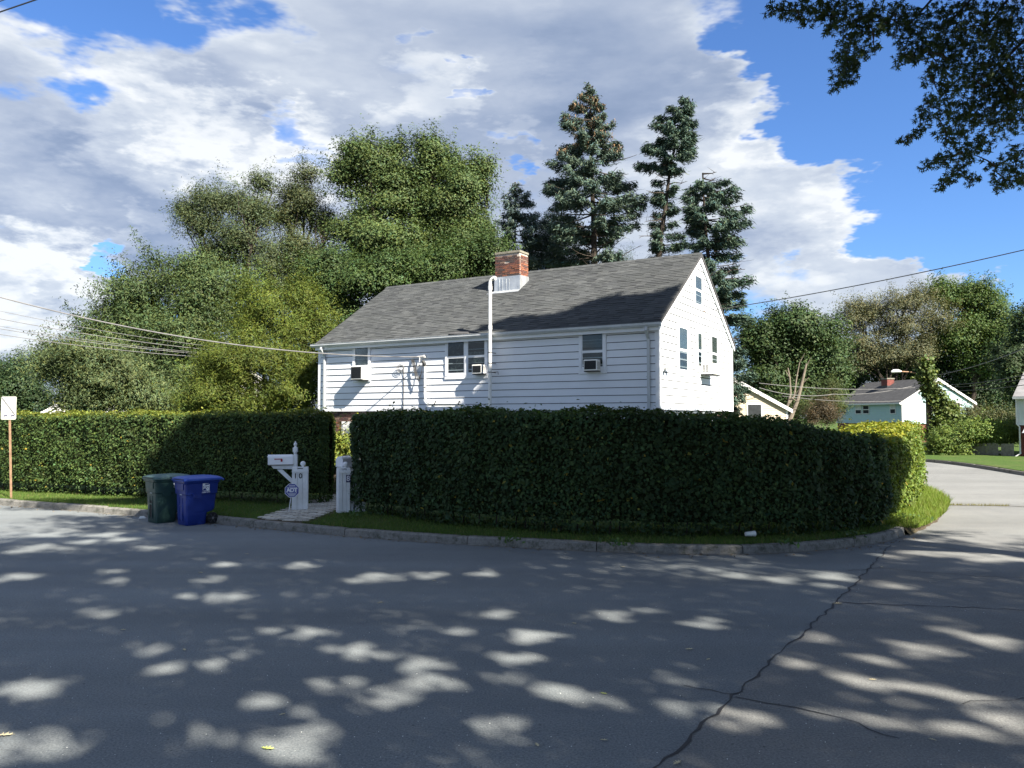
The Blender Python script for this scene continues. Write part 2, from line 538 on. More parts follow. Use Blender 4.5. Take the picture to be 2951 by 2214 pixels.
class MB:
    """collects simple shapes into ONE mesh; M maps (a,b,c) to object space"""
    def __init__(self, M=None):
        self.v, self.f, self.mi, self.c = [], [], [], []
        self.mats = []
        self.M = M

    def _m(self, mat):
        if mat not in self.mats:
            self.mats.append(mat)
        return self.mats.index(mat)

    def add(self, vs, fs, mat, col=None):
        o = len(self.v)
        for p in vs:
            p = self.M(*p) if self.M else tuple(p)
            self.v.append(p)
            self.c.append(col or (1, 1, 1))
        i = self._m(mat)
        for f in fs:
            self.f.append([o + q for q in f])
            self.mi.append(i)

    def box(self, a, b, mat, col=None, taper=None):
        (x0, y0, z0), (x1, y1, z1) = a, b
        vs = [(x0, y0, z0), (x1, y0, z0), (x1, y1, z0), (x0, y1, z0), (x0, y0, z1), (x1, y0, z1), (x1, y1, z1), (x0, y1, z1)]
        self.hexa(vs, mat, col)

    def hexa(self, vs, mat, col=None):
        self.add(vs, [(0, 3, 2, 1), (4, 5, 6, 7), (0, 1, 5, 4), (1, 2, 6, 5), (2, 3, 7, 6), (3, 0, 4, 7)], mat, col)

    def tube(self, pts, r, mat, seg=8, cap=True, col=None):
        pts = [Vector(p) for p in pts]
        rs = r if isinstance(r, (list, tuple)) else [r] * len(pts)
        vs, fs = [], []
        up = None
        for i, p in enumerate(pts):
            d = (pts[min(i + 1, len(pts) - 1)] - pts[max(i - 1, 0)])
            d = d.normalized() if d.length > 1e-9 else Vector((0, 0, 1))
            if up is None:
                up = d.orthogonal().normalized()
            up = (up - d * up.dot(d))
            up = up.normalized() if up.length > 1e-6 else d.orthogonal().normalized()
            w = d.cross(up)
            for s in range(seg):
                t = 2 * math.pi * s / seg
                vs.append(p + (up * math.cos(t) + w * math.sin(t)) * rs[i])
        for i in range(len(pts) - 1):
            for s in range(seg):
                a, b = i * seg + s, i * seg + (s + 1) % seg
                fs.append((a, b, b + seg, a + seg))
        if cap:
            fs.append(tuple(reversed(range(seg))))
            fs.append(tuple(range((len(pts) - 1) * seg, len(pts) * seg)))
        self.add(vs, fs, mat, col)

    def lathe(self, prof, mat, c=(0, 0, 0), seg=14, col=None):
        vs, fs = [], []
        for (r, z) in prof:
            for s in range(seg):
                t = 2 * math.pi * s / seg
                vs.append((c[0] + r * math.cos(t), c[1] + r * math.sin(t), c[2] + z))
        for i in range(len(prof) - 1):
            for s in range(seg):
                a, b = i * seg + s, i * seg + (s + 1) % seg
                fs.append((a, b, b + seg, a + seg))
        fs.append(tuple(reversed(range(seg))))
        fs.append(tuple(range((len(prof) - 1) * seg, len(prof) * seg)))
        self.add(vs, fs, mat, col)

    def prism(self, poly, h0, h1, mat, axis=2, col=None):
        """extrude a 2-D polygon; axis = which coordinate is extruded"""
        n = len(poly)

        def mk(p, h):
            if axis == 2:
                return (p[0], p[1], h)
            if axis == 1:
                return (p[0], h, p[1])
            return (h, p[0], p[1])
        vs = [mk(p, h0) for p in poly] + [mk(p, h1) for p in poly]
        fs = [tuple(reversed(range(n))), tuple(range(n, 2 * n))] + [(i, (i + 1) % n, n + (i + 1) % n, n + i) for i in range(n)]
        self.add(vs, fs, mat, col)

    def mesh(self, name, smooth=False, bevel=0.0):
        me = bpy.data.meshes.new(name)
        me.from_pydata([tuple(p) for p in self.v], [], self.f)
        for mt in self.mats:
            me.materials.append(MATS[mt])
        me.polygons.foreach_set('material_index', self.mi)
        vcol(me, np.array(self.c, np.float32))
        bm = bmesh.new()
        bm.from_mesh(me)
        bmesh.ops.recalc_face_normals(bm, faces=bm.faces)
        if bevel:
            bmesh.ops.bevel(bm, geom=[e for e in bm.edges if e.is_manifold and e.calc_face_angle(0) > .5], offset=bevel, segments=2, affect='EDGES', profile=.6, clamp_overlap=True)
        bm.to_mesh(me)
        bm.free()
        if smooth:
            me.polygons.foreach_set('use_smooth', [True] * len(me.polygons))
            try:
                me.set_sharp_from_angle(angle=math.radians(38))
            except Exception:
                pass
        me.update()
        return me

    def build(self, name, parent=None, smooth=False, bevel=0.0, **tags):
        return link(name, self.mesh(name, smooth, bevel), parent, **tags)


def link(name, me, parent=None, **tags):
    o = bpy.data.objects.new(name, me)
    COL.objects.link(o)
    if parent is not None:
        o.parent = parent
    for kk, vv in tags.items():
        o[kk] = vv
    return o


def thing(name, label, cat, loc=(0, 0, 0), rz=0.0, group=None):
    o = bpy.data.objects.new(name, None)
    o.empty_display_size = .2
    COL.objects.link(o)
    o.location = loc
    o.rotation_euler = (0, 0, rz)
    o['label'] = label
    o['category'] = cat
    if group:
        o['group'] = group
    return o


def copy_tree(o, parent=None):
    c = o.copy()
    COL.objects.link(c)
    if parent is not None:
        c.parent = parent
    for ch in list(o.children):
        copy_tree(ch, c)
    return c


def text_mesh(s, size, bold=0.0, shear=0.0, spacing=1.0):
    cu = bpy.data.curves.new('lettering', 'FONT')
    cu.body = s
    cu.size = size
    cu.align_x = 'CENTER'
    cu.align_y = 'CENTER'
    cu.offset = bold
    cu.shear = shear
    cu.space_character = spacing
    cu.extrude = .0015
    cu.resolution_u = 4
    o = bpy.data.objects.new('lettering', cu)
    COL.objects.link(o)
    dg = bpy.context.evaluated_depsgraph_get()
    me = bpy.data.meshes.new_from_object(o.evaluated_get(dg))
    bpy.data.objects.remove(o)
    bpy.data.curves.remove(cu)
    return me


def put_text(s, size, mat, parent, origin, right, up, name='lettering', **kw):
    me = text_mesh(s, size, **kw)
    me.materials.clear()
    me.materials.append(MATS[mat])
    o = link(name, me, parent)
    r, u = Vector(right).normalized(), Vector(up).normalized()
    n = r.cross(u)
    o.matrix_local = Matrix(((r.x, u.x, n.x, origin[0]), (r.y, u.y, n.y, origin[1]), (r.z, u.z, n.z, origin[2]), (0, 0, 0, 1)))
    return o


# ---- leaves
def unit(a):
    return a / np.maximum(np.linalg.norm(a, axis=-1, keepdims=True), 1e-9)


def leaf_arrays(C, Nrm, L, Wd, col, cvar=.28, droop=0.0, axis=None, fold=.18, tri=False):
    """one folded rhombus per centre"""
    n = len(C)
    Nrm = unit(Nrm)
    r = unit(RNG.normal(size=(n, 3))) if axis is None else unit(axis)
    a = r - Nrm * (r * Nrm).sum(1, keepdims=True)
    a = unit(a)
    if droop:
        a = unit(a + np.array([0, 0, -droop]))
    b = unit(np.cross(Nrm, a))
    nn = np.cross(a, b)
    L = np.broadcast_to(np.asarray(L, float).reshape(-1, 1), (n, 1)) * RNG.uniform(.7, 1.3, (n, 1))
    Wd = np.broadcast_to(np.asarray(Wd, float).reshape(-1, 1), (n, 1)) * RNG.uniform(.75, 1.25, (n, 1))
    V = np.empty((n, 4, 3))
    V[:, 0] = C - a * L * .5
    V[:, 1] = C + b * Wd * .5 + nn * fold * Wd - a * L * .05
    V[:, 2] = C + a * L * .5
    V[:, 3] = C - b * Wd * .5 + nn * fold * Wd - a * L * .05
    col = np.broadcast_to(np.asarray(col, float), (n, 3))
    k = RNG.uniform(1 - cvar, 1 + cvar, (n, 1))
    hue = RNG.normal(0, .10, (n, 1))
    cc = np.clip(col * k * np.concatenate([1 + hue * 1.2, 1 + hue * .2, 1 - hue], 1), .003, .6)
    if tri:           # far foliage: one blade instead of a folded pair
        return np.ascontiguousarray(np.stack([V[:, 0] + (b * Wd * .5), V[:, 2], V[:, 0] - (b * Wd * .5)], 1)), np.repeat(cc, 3, 0)
    return V.reshape(-1, 3), np.repeat(cc, 4, 0)


def leaf_obj(name, parts, mat, parent=None, **tags):
    tri_ = parts[0][0].ndim == 3
    V = np.concatenate([p[0].reshape(-1, 3) for p in parts])
    Cc = np.concatenate([p[1] for p in parts])
    FC = np.arange(len(V), dtype=np.int32).reshape(-1, 3 if tri_ else 4)
    return link(name, np_mesh(name, V, FC, Cc, mat), parent, **tags)


def bumpy(d, seed, f=2.2):
    """smooth lumpy function on unit vectors, about -1..1"""
    r = np.random.default_rng(seed)
    s = np.zeros(len(d))
    for i in range(6):
        w = r.normal(size=3) * f * (1 + .35 * i)
        s += np.sin(d @ w + r.uniform(0, 6.28)) / (1 + .5 * i)
    return s / 2.4

# ------------------------------------------------------------------ the setting: ground, roads, kerb, lawns, path
RHO = math.radians(30.5)
D1 = Vector((-math.cos(RHO), math.sin(RHO), 0))         # along the house front, to the left
D2 = Vector((math.sin(RHO), math.cos(RHO), 0))          # along the gable, away
ZL = 0.145                                              # top of kerb and lawns


def sheet(name, pts, z, mat, sub=0):
    bm = bmesh.new()
    vs_ = [bm.verts.new((p[0], p[1], z)) for p in pts]
    bm.faces.new(vs_)
    bmesh.ops.triangulate(bm, faces=bm.faces)
    bmesh.ops.recalc_face_normals(bm, faces=bm.faces)
    for f in bm.faces:
        if f.normal.z < 0:
            f.normal_flip()
    me = bpy.data.meshes.new(name)
    bm.to_mesh(me)
    bm.free()
    me.materials.append(MATS[mat])
    return link(name, me, None, kind='structure')


sheet('ground', [(-600, -300), (600, -300), (600, 700), (-600, 700)], -0.03, 'lawn')

# kerb line: foot of the kerb on the road side
KERB = [G(0, 1091), G(224, 1108.5), G(457, 1130), G(691, 1153.5), G(850, 1166.5), G(996, 1176.5), G(1124, 1183.5), G(1290, 1191.5), G(1443, 1196.5), G(1560, 1198), G(1641, 1197),
        G(1730, 1192.5), G(1799, 1187), G(1865, 1179), G(1921, 1169), G(1955, 1156)]
KERB = [Vector((p.x, p.y, 0)) for p in KERB]
dl = (KERB[0] - KERB[1]).normalized()
KERB = [KERB[0] + dl * 60, KERB[0] + dl * 25, KERB[0] + dl * 9] + KERB
SIDE = [G(1998, 1140), G(2025, 1120), G(2036, 1102), G(2038, 1086)]
SIDE = [Vector((p.x, p.y, 0)) for p in SIDE]
ds = Vector((.30, .954, 0))
SIDE += [SIDE[-1] + ds * 6, SIDE[-1] + ds * 14, SIDE[-1] + ds * 26]
# the far corner of the side street
FAR = [G(2300, 1040), G(2212, 1026.5), G(2150, 1016), G(2090, 1007), G(2034, 1000.5), G(1990, 997)]
FAR = [Vector((p.x, p.y, 0)) for p in FAR]
FAR = [FAR[0] + Vector((.35, -1, 0)).normalized() * 12, FAR[0] + Vector((.35, -1, 0)).normalized() * 5] + FAR + [FAR[-1] + Vector((-.55, .83, 0)) * 12]


def resample(pts, step):
    out_ = [pts[0].copy()]
    acc = 0.0
    for a, b in zip(pts, pts[1:]):
        L = (b - a).length
        t = step - acc
        while t < L:
            out_.append(a.lerp(b, t / L))
            t += step
        acc = (acc + L) % step if L > 0 else acc
    out_.append(pts[-1].copy())
    return out_


def smooth_line(pts, it=3):
    for _ in range(it):
        q = [pts[0]]
        for a, b in zip(pts, pts[1:]):
            q += [a.lerp(b, .25), a.lerp(b, .75)]
        q.append(pts[-1])
        pts = q
    return pts


KERB_S = smooth_line(KERB, 2)
SIDE_S = smooth_line([KERB[-1]] + SIDE, 2)
FAR_S = smooth_line(FAR, 2)

# road sheets: the darker resurfaced street and the older side street meet along a tarred joint
seam = [G(1925, 1178), G(1890, 1215), G(1810, 1300), G(1752, 1352), G(1640, 1455), G(1520, 1565), G(1420, 1660), G(1290, 1780)]
seam = [Vector((p.x, p.y, 0)) for p in seam]
seam_end = seam[-1] + (seam[-1] - seam[-3]).normalized() * 25
back = [(seam_end.x, -40), (-90, -40)]
k0 = KERB_S[0]
rd = [Vector((-110, k0.y + 45, 0)), k0] + KERB_S[1:] + seam[1:] + [seam_end]
sheet('road', [(p.x, p.y) for p in rd] + back + [(-110, -40)], 0.0, 'asphalt_new')
old = [KERB_S[-1]] + SIDE_S[1:] + [Vector((SIDE_S[-1].x + 6, SIDE_S[-1].y + 14, 0)), Vector((FAR_S[-1].x - 2, FAR_S[-1].y + 6, 0))] + list(reversed(FAR_S)) + [Vector((60, 5, 0)), Vector((60, -40, 0)), Vector((seam_end.x, -40, 0)), seam_end] + list(reversed(seam[1:]))
sheet('side_road', [(p.x, p.y) for p in old], 0.0, 'asphalt_old')


def crack(name, pts, w, mat='tar', jitter=.03, z=.004, kind='structure'):
    pts = resample(pts, .12)
    vs_, fs_ = [], []
    for i, p in enumerate(pts):
        d = (pts[min(i + 1, len(pts) - 1)] - pts[max(i - 1, 0)]).normalized()
        n = Vector((-d.y, d.x, 0))
        c = p + n * random.uniform(-jitter, jitter)
        ww = w * random.uniform(.35, 1.3)
        vs_ += [(c.x - n.x * ww, c.y - n.y * ww, z), (c.x + n.x * ww, c.y + n.y * ww, z)]
        if i:
            a = 2 * i
            fs_.append((a - 2, a, a + 1, a - 1))
    return link(name, np_mesh(name, vs_, fs_, None, mat), None, kind=kind)


crack('road_joint', seam, .013, 'tar', .030)
GP = lambda *ps: [Vector((G(*p).x, G(*p).y, 0)) for p in ps]
crack('road_crack', GP((1812, 1302), (1900, 1306), (2010, 1310), (2120, 1314), (2260, 1322)), .012, 'tar', .03)
crack('road_crack', GP((1590, 1505), (1660, 1518), (1745, 1535), (1850, 1560), (1935, 1596)), .008, 'tar', .04)
crack('road_crack', GP((1830, 1233), (1900, 1228), (2010, 1238), (2212, 1250)), .008, 'tar', .05)
crack('road_crack', GP((1480, 1480), (1530, 1494), (1600, 1500)), .006, 'tar', .04)
crack('road_crack', GP((2040, 1092), (2110, 1092.5), (2180, 1094), (2300, 1097)), .03, 'soil', .03)
crack('road_crack', GP((2075, 1520), (2140, 1514), (2250, 1509)), .008, 'tar', .05)
crack('road_crack', GP((1995, 1180), (2060, 1186), (2100, 1196), (2212, 1199)), .008, 'tar', .06)

# pale sandy line in the gutter
gp_ = [p + (Vector((D2.x, D2.y, 0)) * -.05) for p in resample(KERB_S[6:], .3)]
crack('gutter_silt', gp_, .05, 'kerb', .015, .004)

# lawn of the corner lot
OFFK = .17
kin = []
rk = resample(KERB_S, .5)
for i, p in enumerate(rk):
    d = (rk[min(i + 1, len(rk) - 1)] - rk[max(i - 1, 0)]).normalized()
    kin.append(p + Vector((-d.y, d.x, 0)) * OFFK)
lot = kin + [Vector((p.x, p.y, 0)) for p in SIDE_S[1:]] + [Vector((10, 75, 0)), Vector((-80, 95, 0))]
lot_o = sheet('lawn', [(p.x, p.y) for p in lot], ZL - .012, 'lawn')
# a soft earth edge where grass runs over the road beside the side street
edge = resample(SIDE_S, .25)
ev, ef = [], []
for i, p in enumerate(edge):
    d = (edge[min(i + 1, len(edge) - 1)] - edge[max(i - 1, 0)]).normalized()
    n = Vector((-d.y, d.x, 0))
    q = p + n * random.uniform(-.10, -.02)
    r_ = p + n * .02
    ev += [(q.x, q.y, .003), (r_.x, r_.y, ZL - .01)]
    if i:
        ef.append((2 * i - 2, 2 * i, 2 * i + 1, 2 * i - 1))
link('verge_bank', np_mesh('verge_bank', ev, ef, None, 'soil'), None, kind='structure')


def kerb_run(pts, step, name='kerb'):
    """every cast length of kerb is a stone of its own"""
    root = bpy.data.objects.new(name, None)
    COL.objects.link(root)
    root['kind'] = 'structure'
    pts = resample(pts, .1)
    per = int(step / .1)
    i = 0
    while i < len(pts) - 4:
        j = min(len(pts) - 1, i + per + random.randint(-6, 6))
        if len(pts) - j < 10:
            j = len(pts) - 1
        idx = list(range(i, j + 1, 3))
        if idx[-1] != j:
            idx.append(j)
        rings = []
        sink = random.uniform(-.012, .008)
        for q_i, q in enumerate(idx):
            d = (pts[min(q + 1, len(pts) - 1)] - pts[max(q - 1, 0)]).normalized()
            n = Vector((-d.y, d.x, 0))
            p = pts[q] + d * (.008 if q_i == 0 else (-.008 if q == j else 0))
            wob = random.uniform(-.002, .002)
            h = ZL + sink + random.uniform(-.0015, .0015)
            if q_i in (0, len(idx) - 1):
                h -= random.uniform(0, .014)
            rings.append([p + n * wob + Vector((0, 0, -.02)), p + n * (.015 + wob) + Vector((0, 0, h - .025)), p + n * (.04 + wob) + Vector((0, 0, h)),
                          p + n * .15 + Vector((0, 0, h + .004)), p + n * .165 + Vector((0, 0, -.02))])
        vs_ = [v for r in rings for v in r]
        fs_ = []
        for a in range(len(rings) - 1):
            for s in range(5):
                t = (s + 1) % 5
                fs_.append((a * 5 + s, a * 5 + t, a * 5 + 5 + t, a * 5 + 5 + s))
        fs_ += [tuple(range(5)), tuple(range((len(rings) - 1) * 5, len(rings) * 5))]
        mb = MB()
        mb.add(vs_, fs_, 'kerb')
        mb.build('kerb_stone', root)
        i = j
    return root


kerb_run(resample(KERB_S, .1)[350:], 2.1, 'kerb')
far_kerb = kerb_run(FAR_S, 2.6, 'far_kerb')
far_lot = [p + Vector((.16, .05, 0)) for p in FAR_S] + [Vector((40, 90, 0)), Vector((120, 60, 0)), Vector((70, 5, 0))]
sheet('far_lawn', [(p.x, p.y) for p in far_lot], ZL - .012, 'lawn')

# brick-paved path between the gate posts
ZP = ZL - .004
pa = [G(558, 1120, ZL), G(655, 1125, ZL), G(742, 1088, ZL), G(668, 1088, ZL)]      # near left, near right, far right, far left
path = bpy.data.objects.new('path', None)
COL.objects.link(path)
path['kind'] = 'structure'
e_near = (pa[0] + pa[1]) / 2
e_far = (pa[2] + pa[3]) / 2
pd = (e_far - e_near)
pd.z = 0
pd.normalize()
pn = Vector((pd.y, -pd.x, 0))
PW = 1.32
mb = MB()
q0, q1 = e_near - pd * 1.0, e_far + pd * 5.0


def kerb_back(side):
    """where the edge of the path meets the back of the kerb"""
    best_ = min(kin, key=lambda p: abs((p - q0).dot(pn) - side))
    return Vector((best_.x, best_.y, 0))


base_c = [kerb_back(-PW / 2), kerb_back(PW / 2), q1 + pn * PW / 2, q1 - pn * PW / 2]
mb.add([(p.x, p.y, ZL - .006) for p in base_c], [(0, 1, 2, 3)], 'soil')
mb.build('path_bed', path)
pav_meshes = []
for cc in ((.42, .40, .35), (.36, .34, .30), (.47, .45, .40), (.30, .29, .25)):
    mb = MB()
    l, w, h = .285, .148, .03
    mb.hexa([(-l / 2, -w / 2, 0), (l / 2, -w / 2, 0), (l / 2, w / 2, 0), (-l / 2, w / 2, 0), (-l / 2 + .01, -w / 2 + .01, h), (l / 2 - .01, -w / 2 + .01, h), (l / 2 - .01, w / 2 - .01, h), (-l / 2 + .01, w / 2 - .01, h)], 'paver', cc)
    pav_meshes.append(mb.mesh('paver'))
nrow = 0
t = .10
KB0, KB1 = base_c[0], base_c[1]
kdir = (KB1 - KB0).normalized()
knrm = Vector((-kdir.y, kdir.x, 0))
kerb_clear = lambda p: (p - KB0).dot(knrm) > .16
while t < 6.2:
    s0 = -PW / 2 + (.15 if nrow % 2 else .0)
    s = s0
    while s < PW / 2 - .05:
        p = q0 + pd * (t + random.uniform(-.008, .008)) + pn * (s + .15 + random.uniform(-.008, .008))
        if abs((p - q0).dot(pn)) < PW / 2 and kerb_clear(Vector((p.x, p.y, 0))):
            o = link('paver', random.choice(pav_meshes), path)
            o.location = (p.x, p.y, ZL - .024 + random.uniform(-.006, .008))
            o.rotation_euler = (random.uniform(-.02, .02), random.uniform(-.02, .02), math.atan2(pn.y, pn.x) + random.uniform(-.05, .05))
        s += .30
    t += .162
    nrow += 1

# ------------------------------------------------------------------ the white house
C0 = P(1424, 886, 21.5)
HZ = C0.z                        # underside of the siding
HC = Vector((C0.x, C0.y, 0))
L_, W_, ZE, ZR = 12.95, 7.85, 5.04, 7.60
VR = W_ / 2 - .03
EX = (ZE - HZ) / 11.5            # siding exposure
house = thing('house', 'white clapboard house with grey shingle roof and brick chimney behind the hedges', 'house', (HC.x, HC.y, 0), -RHO)
toL = lambda p: Vector(((p - HC).dot(-D1), (p - HC).dot(D2), p.z))
MF = lambda a, b, z: (-a, -b, z)          # front wall: a to the left, b outwards
MG = lambda a, b, z: (b, a, z)            # gable wall: a away, b outwards


def hit(x, y, n, p0):
    r = ray(x, y)
    o = Vector((0, 0, H))
    return o + r * ((p0 - o).dot(n) / r.dot(n))


def on_front(x, y, b=0.0):
    q = hit(x, y, D2, HC - D2 * b) - HC
    return q.dot(D1), q.z


def on_gable(x, y, b=0.0):
    q = hit(x, y, D1, HC - D1 * b) - HC
    return q.dot(D2), q.z


def rect(fn, x0, y0, x1, y1, b=.03):
    xm, ym = (x0 + x1) / 2, (y0 + y1) / 2
    a0, a1 = sorted((fn(x0, ym, b)[0], fn(x1, ym, b)[0]))
    z1, z0 = fn(xm, y0, b)[1], fn(xm, y1, b)[1]
    return a0, a1, z0, z1


# body
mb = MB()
mb.box((-L_, 0, HZ + .01), (0, W_, ZE), 'gap_shade')  # dark backing, so the gaps between boards read as shadow
mb.prism([(0, ZE - .001), (W_, ZE - .001), (VR, ZR - .06)], -L_, 0, 'gap_shade', axis=0)
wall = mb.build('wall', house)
mb = MB()
mb.box((-L_ + .06, .06, .0), (-.06, W_ - .06, HZ + .009), 'brick_wall')
foundation = mb.build('brick_base', house)
mb = MB(MF)
mb.box((.10, -.02, HZ - .26), (9.9, -.035, HZ + .005), 'trim')      # painted board above the brickwork
mb.box((.2, -.018, HZ - .03), (7.6, -.028, HZ - .002), 'black')
mb.build('band_board', house)
mb = MB(MG)
a0, _ = on_gable(1470, 890)
a1, _ = on_gable(1519, 890)
a2, _ = on_gable(1548, 890)
mb.box((.1, -.05, HZ - .5), (a1 - .3, -.035, HZ - .02), 'trim')
mb.box((a1 + .02, -.05, HZ - .5), (a2 - .1, -.03, HZ - .02), 'trim')
mb.build('band_board', house)

# clapboards: each course a board of its own
T0, T1 = .026, .005
GAP = .018
GAPG = .027


def board(M, a0, a1, z0, z1, b0=None, b1=None, name='siding_board'):
    """b0,b1: ends at the top edge when they differ (gable)"""
    b0 = a0 if b0 is None else b0
    b1 = a1 if b1 is None else b1
    w = random.uniform(-.0015, .0015)
    m = MB(M)
    m.hexa([(a0, .001, z0), (a1, .001, z0), (a1, T0 + w, z0), (a0, T0 + w, z0), (b0, .001, z1), (b1, .001, z1), (b1, T1, z1), (b0, T1, z1)], 'siding')
    return m.build(name, wall)


z = HZ
n = 0
while z < ZE - .02:
    z1 = min(z + EX - GAP, ZE)
    cut = [.095, 4.3 + .9 * ((n * 5) % 4), 8.6 + .9 * ((n * 3) % 4), L_ - .095]
    for i in range(3):
        board(MF, cut[i] + .0008, cut[i + 1] - .0008, z, z1)
    z += EX
    n += 1
sl = (ZR - ZE) / VR
z = HZ
while z < ZR - .12:
    z1 = z + EX - GAPG

    def ext(zz):
        if zz <= ZE - .25:
            return .095, W_ - .095
        d = max(.095, (zz - ZE + .25) / sl)
        return d, W_ - max(.095, (zz - ZE + .25) / sl)
    e0, e1 = ext(z), ext(z1)
    if e1[1] - e1[0] > .02:
        board(MG, e0[0], e0[1], z, z1, e1[0], e1[1])
    z += EX

# corner boards
for (x, y, nm) in ((0, 0, 'corner_board'), (-L_, 0, 'corner_board'), (0, W_, 'corner_board')):
    mb = MB()
    sx = 1 if x == 0 else -1
    sy = -1 if y == 0 else 1
    x0, x1 = sorted((x + sx * .026, x - sx * .095))
    y0, y1 = sorted((y + sy * .026, y - sy * .095))
    mb.box((x0, y0, HZ - .012), (x1, y1, ZE - .02 if y == 0 else ZE - .1), 'trim')
    mb.build(nm, house)

# ---- roof
SA = math.atan2(ZR - ZE, VR)
OVF, OVG = .16, .10
ct, st = math.cos(SA), math.sin(SA)
zeav = ZE - OVF * math.tan(SA) + .04
mb = MB()
mb.prism([(-OVF, zeav), (VR, ZR + .04), (W_ + OVF, zeav), (W_ + OVF, zeav - .10), (VR, ZR - .07), (-OVF, zeav - .10)], -L_ - OVG, OVG, 'roof_dark', axis=0)
roof = mb.build('roof', house)
SLEN = (VR + OVF) / ct
tones = [(.052, .057, .060), (.057, .062, .066), (.065, .070, .073), (.045, .049, .053), (.054, .059, .062)]
EXS, TW = .135, .31
sh_meshes = {}


def shingle_pts(l, w, th):
    # x along eave, y up slope, z off slope
    return [(-w / 2, 0, 0.0), (w / 2, 0, 0.0), (w / 2, l, -.001), (-w / 2, l, -.001), (-w / 2, 0, th), (w / 2, 0, th), (w / 2, l, .0015), (-w / 2, l, .0015)]


rowsn = int(SLEN / EXS)
allsh = []
for r_ in range(rowsn):
    x = -L_ - OVG + .01
    x += (r_ * .137) % TW - TW
    while x < OVG:
        w = random.choice((.16, .22, .31, .31, .40))
        a, b = max(x, -L_ - OVG + .005), min(x + w, OVG - .005)
        if b - a > .05:
            allsh.append((r_, a, b, random.choice((.006, .008, .014, .017)), random.randrange(5)))
        x += w
RM = lambda x, s, h: (x, -OVF + s * ct - h * st, zeav + s * st + h * ct)
chim_zone = []
allsh.sort(key=lambda q: (-(q[1] + q[2]) / 2 + q[0] * EXS * .55))
big = MB()
for i, (r_, a, b, th, tn) in enumerate(allsh):
    if i < 300:
        key = (round(b - a, 2), th, tn)
        if key not in sh_meshes:
            m = MB()
            m.hexa(shingle_pts(EXS + .02, key[0] - .006, th), 'shingle', tones[tn])
            sh_meshes[key] = m.mesh('shingle')
        o = link('shingle', sh_meshes[key], roof)
        o.location = RM((a + b) / 2, r_ * EXS, .003)
        o.rotation_euler = (SA, 0, 0)
    else:
        w = b - a - .005
        pts = [RM((a + b) / 2 + p[0], r_ * EXS + p[1], .003 + p[2]) for p in shingle_pts(EXS + .02, w, th)]
        k_ = random.uniform(.9, 1.1)
        big.hexa(pts, 'shingle', tuple(c * k_ for c in tones[tn]))
big.build('shingle_field', roof, kind='stuff')
# ridge caps
mb = MB()
x = -L_ - OVG
while x < OVG - .02:
    x1 = min(x + .17, OVG)
    t_ = tones[random.randrange(5)]
    h = .03 + random.uniform(0, .006)
    mb.hexa([(x, VR - .13, ZR + .04 - .13 * math.tan(SA) + .006), (x1, VR - .13, ZR + .04 - .13 * math.tan(SA) + .006), (x1, VR, ZR + .052), (x, VR, ZR + .052),
             (x, VR - .13, ZR + .04 - .13 * math.tan(SA) + h), (x1, VR - .13, ZR + .04 - .13 * math.tan(SA) + h - .01), (x1, VR, ZR + .045 + h), (x, VR, ZR + .053 + h)], 'shingle', t_)
    mb.hexa([(x, VR, ZR + .052), (x1, VR, ZR + .052), (x1, VR + .13, ZR + .046 - .13 * math.tan(SA)), (x, VR + .13, ZR + .046 - .13 * math.tan(SA)),
             (x, VR, ZR + .052 + h), (x1, VR, ZR + .044 + h), (x1, VR + .13, ZR + .04 + h - .13 * math.tan(SA)), (x, VR + .13, ZR + .04 + h - .13 * math.tan(SA))], 'shingle', t_)
    x += .165
mb.build('ridge_cap', roof, kind='stuff')
# rake boards on the gable
for s in (0, 1):
    mb = MB()
    y0, y1 = (-OVF + .01, VR) if s == 0 else (W_ + OVF - .01, VR)
    zz0, zz1 = zeav - .10, ZR - .07
    mb.hexa([(.03, y0, zz0 - .13), (.075, y0, zz0 - .13), (.075, y1, zz1 - .15), (.03, y1, zz1 - .15), (.03, y0, zz0 + .005), (.075, y0, zz0 + .005), (.075, y1, zz1 + .005), (.03, y1, zz1 + .005)], 'trim')
    mb.build('rake_board', house)
    mb = MB()
    mb.hexa([(.0, y0, zz0 - .10), (.029, y0, zz0 - .10), (.029, y1, zz1 - .13), (.0, y1, zz1 - .13), (.0, y0, zz0 + .004), (.029, y0, zz0 + .004), (.029, y1, zz1 + .004), (.0, y1, zz1 + .004)], 'trim')
    mb.build('rake_trim', house)
# loose shingle lifted at the eave
mb = MB()
u_, z_ = on_front(993, 713, .12)
mb.hexa([RM(-u_ - .4, .0, .02), RM(-u_ + .35, .0, .02), RM(-u_ + .35, .12, .03), RM(-u_ - .25, .14, .06), RM(-u_ - .42, .0, .07), RM(-u_ + .35, .0, .03), RM(-u_ + .35, .12, .035), RM(-u_ - .25, .14, .065)], 'roof_dark')
mb.build('lifted_shingle', roof)
# gutter
gy, gz = -OVF - .005, zeav - .02
mb = MB()
prof = [(gy, gz + .02), (gy, gz - .105), (gy - .075, gz - .105), (gy - .115, gz - .045), (gy - .115, gz + .005), (gy - .125, gz + .012), (gy - .112, gz + .016), (gy - .105, gz + .0), (gy - .1, gz - .04), (gy - .07, gz - .09), (gy - .01, gz - .09), (gy - .01, gz + .02)]
mb.prism(prof, -L_ - .18, OVG + .04, 'gutter', axis=0)
mb.prism([(gy - .002, gz - .104), (gy - .075, gz - .104), (gy - .115, gz - .045), (gy - .115, gz + .004), (gy - .002, gz + .018)], OVG + .0405, OVG + .046, 'gutter', axis=0)
mb.prism([(gy - .002, gz - .104), (gy - .075, gz - .104), (gy - .115, gz - .045), (gy - .115, gz + .004), (gy - .002, gz + .018)], -L_ - .186, -L_ - .1805, 'gutter', axis=0)
mb.build('gutter', house)
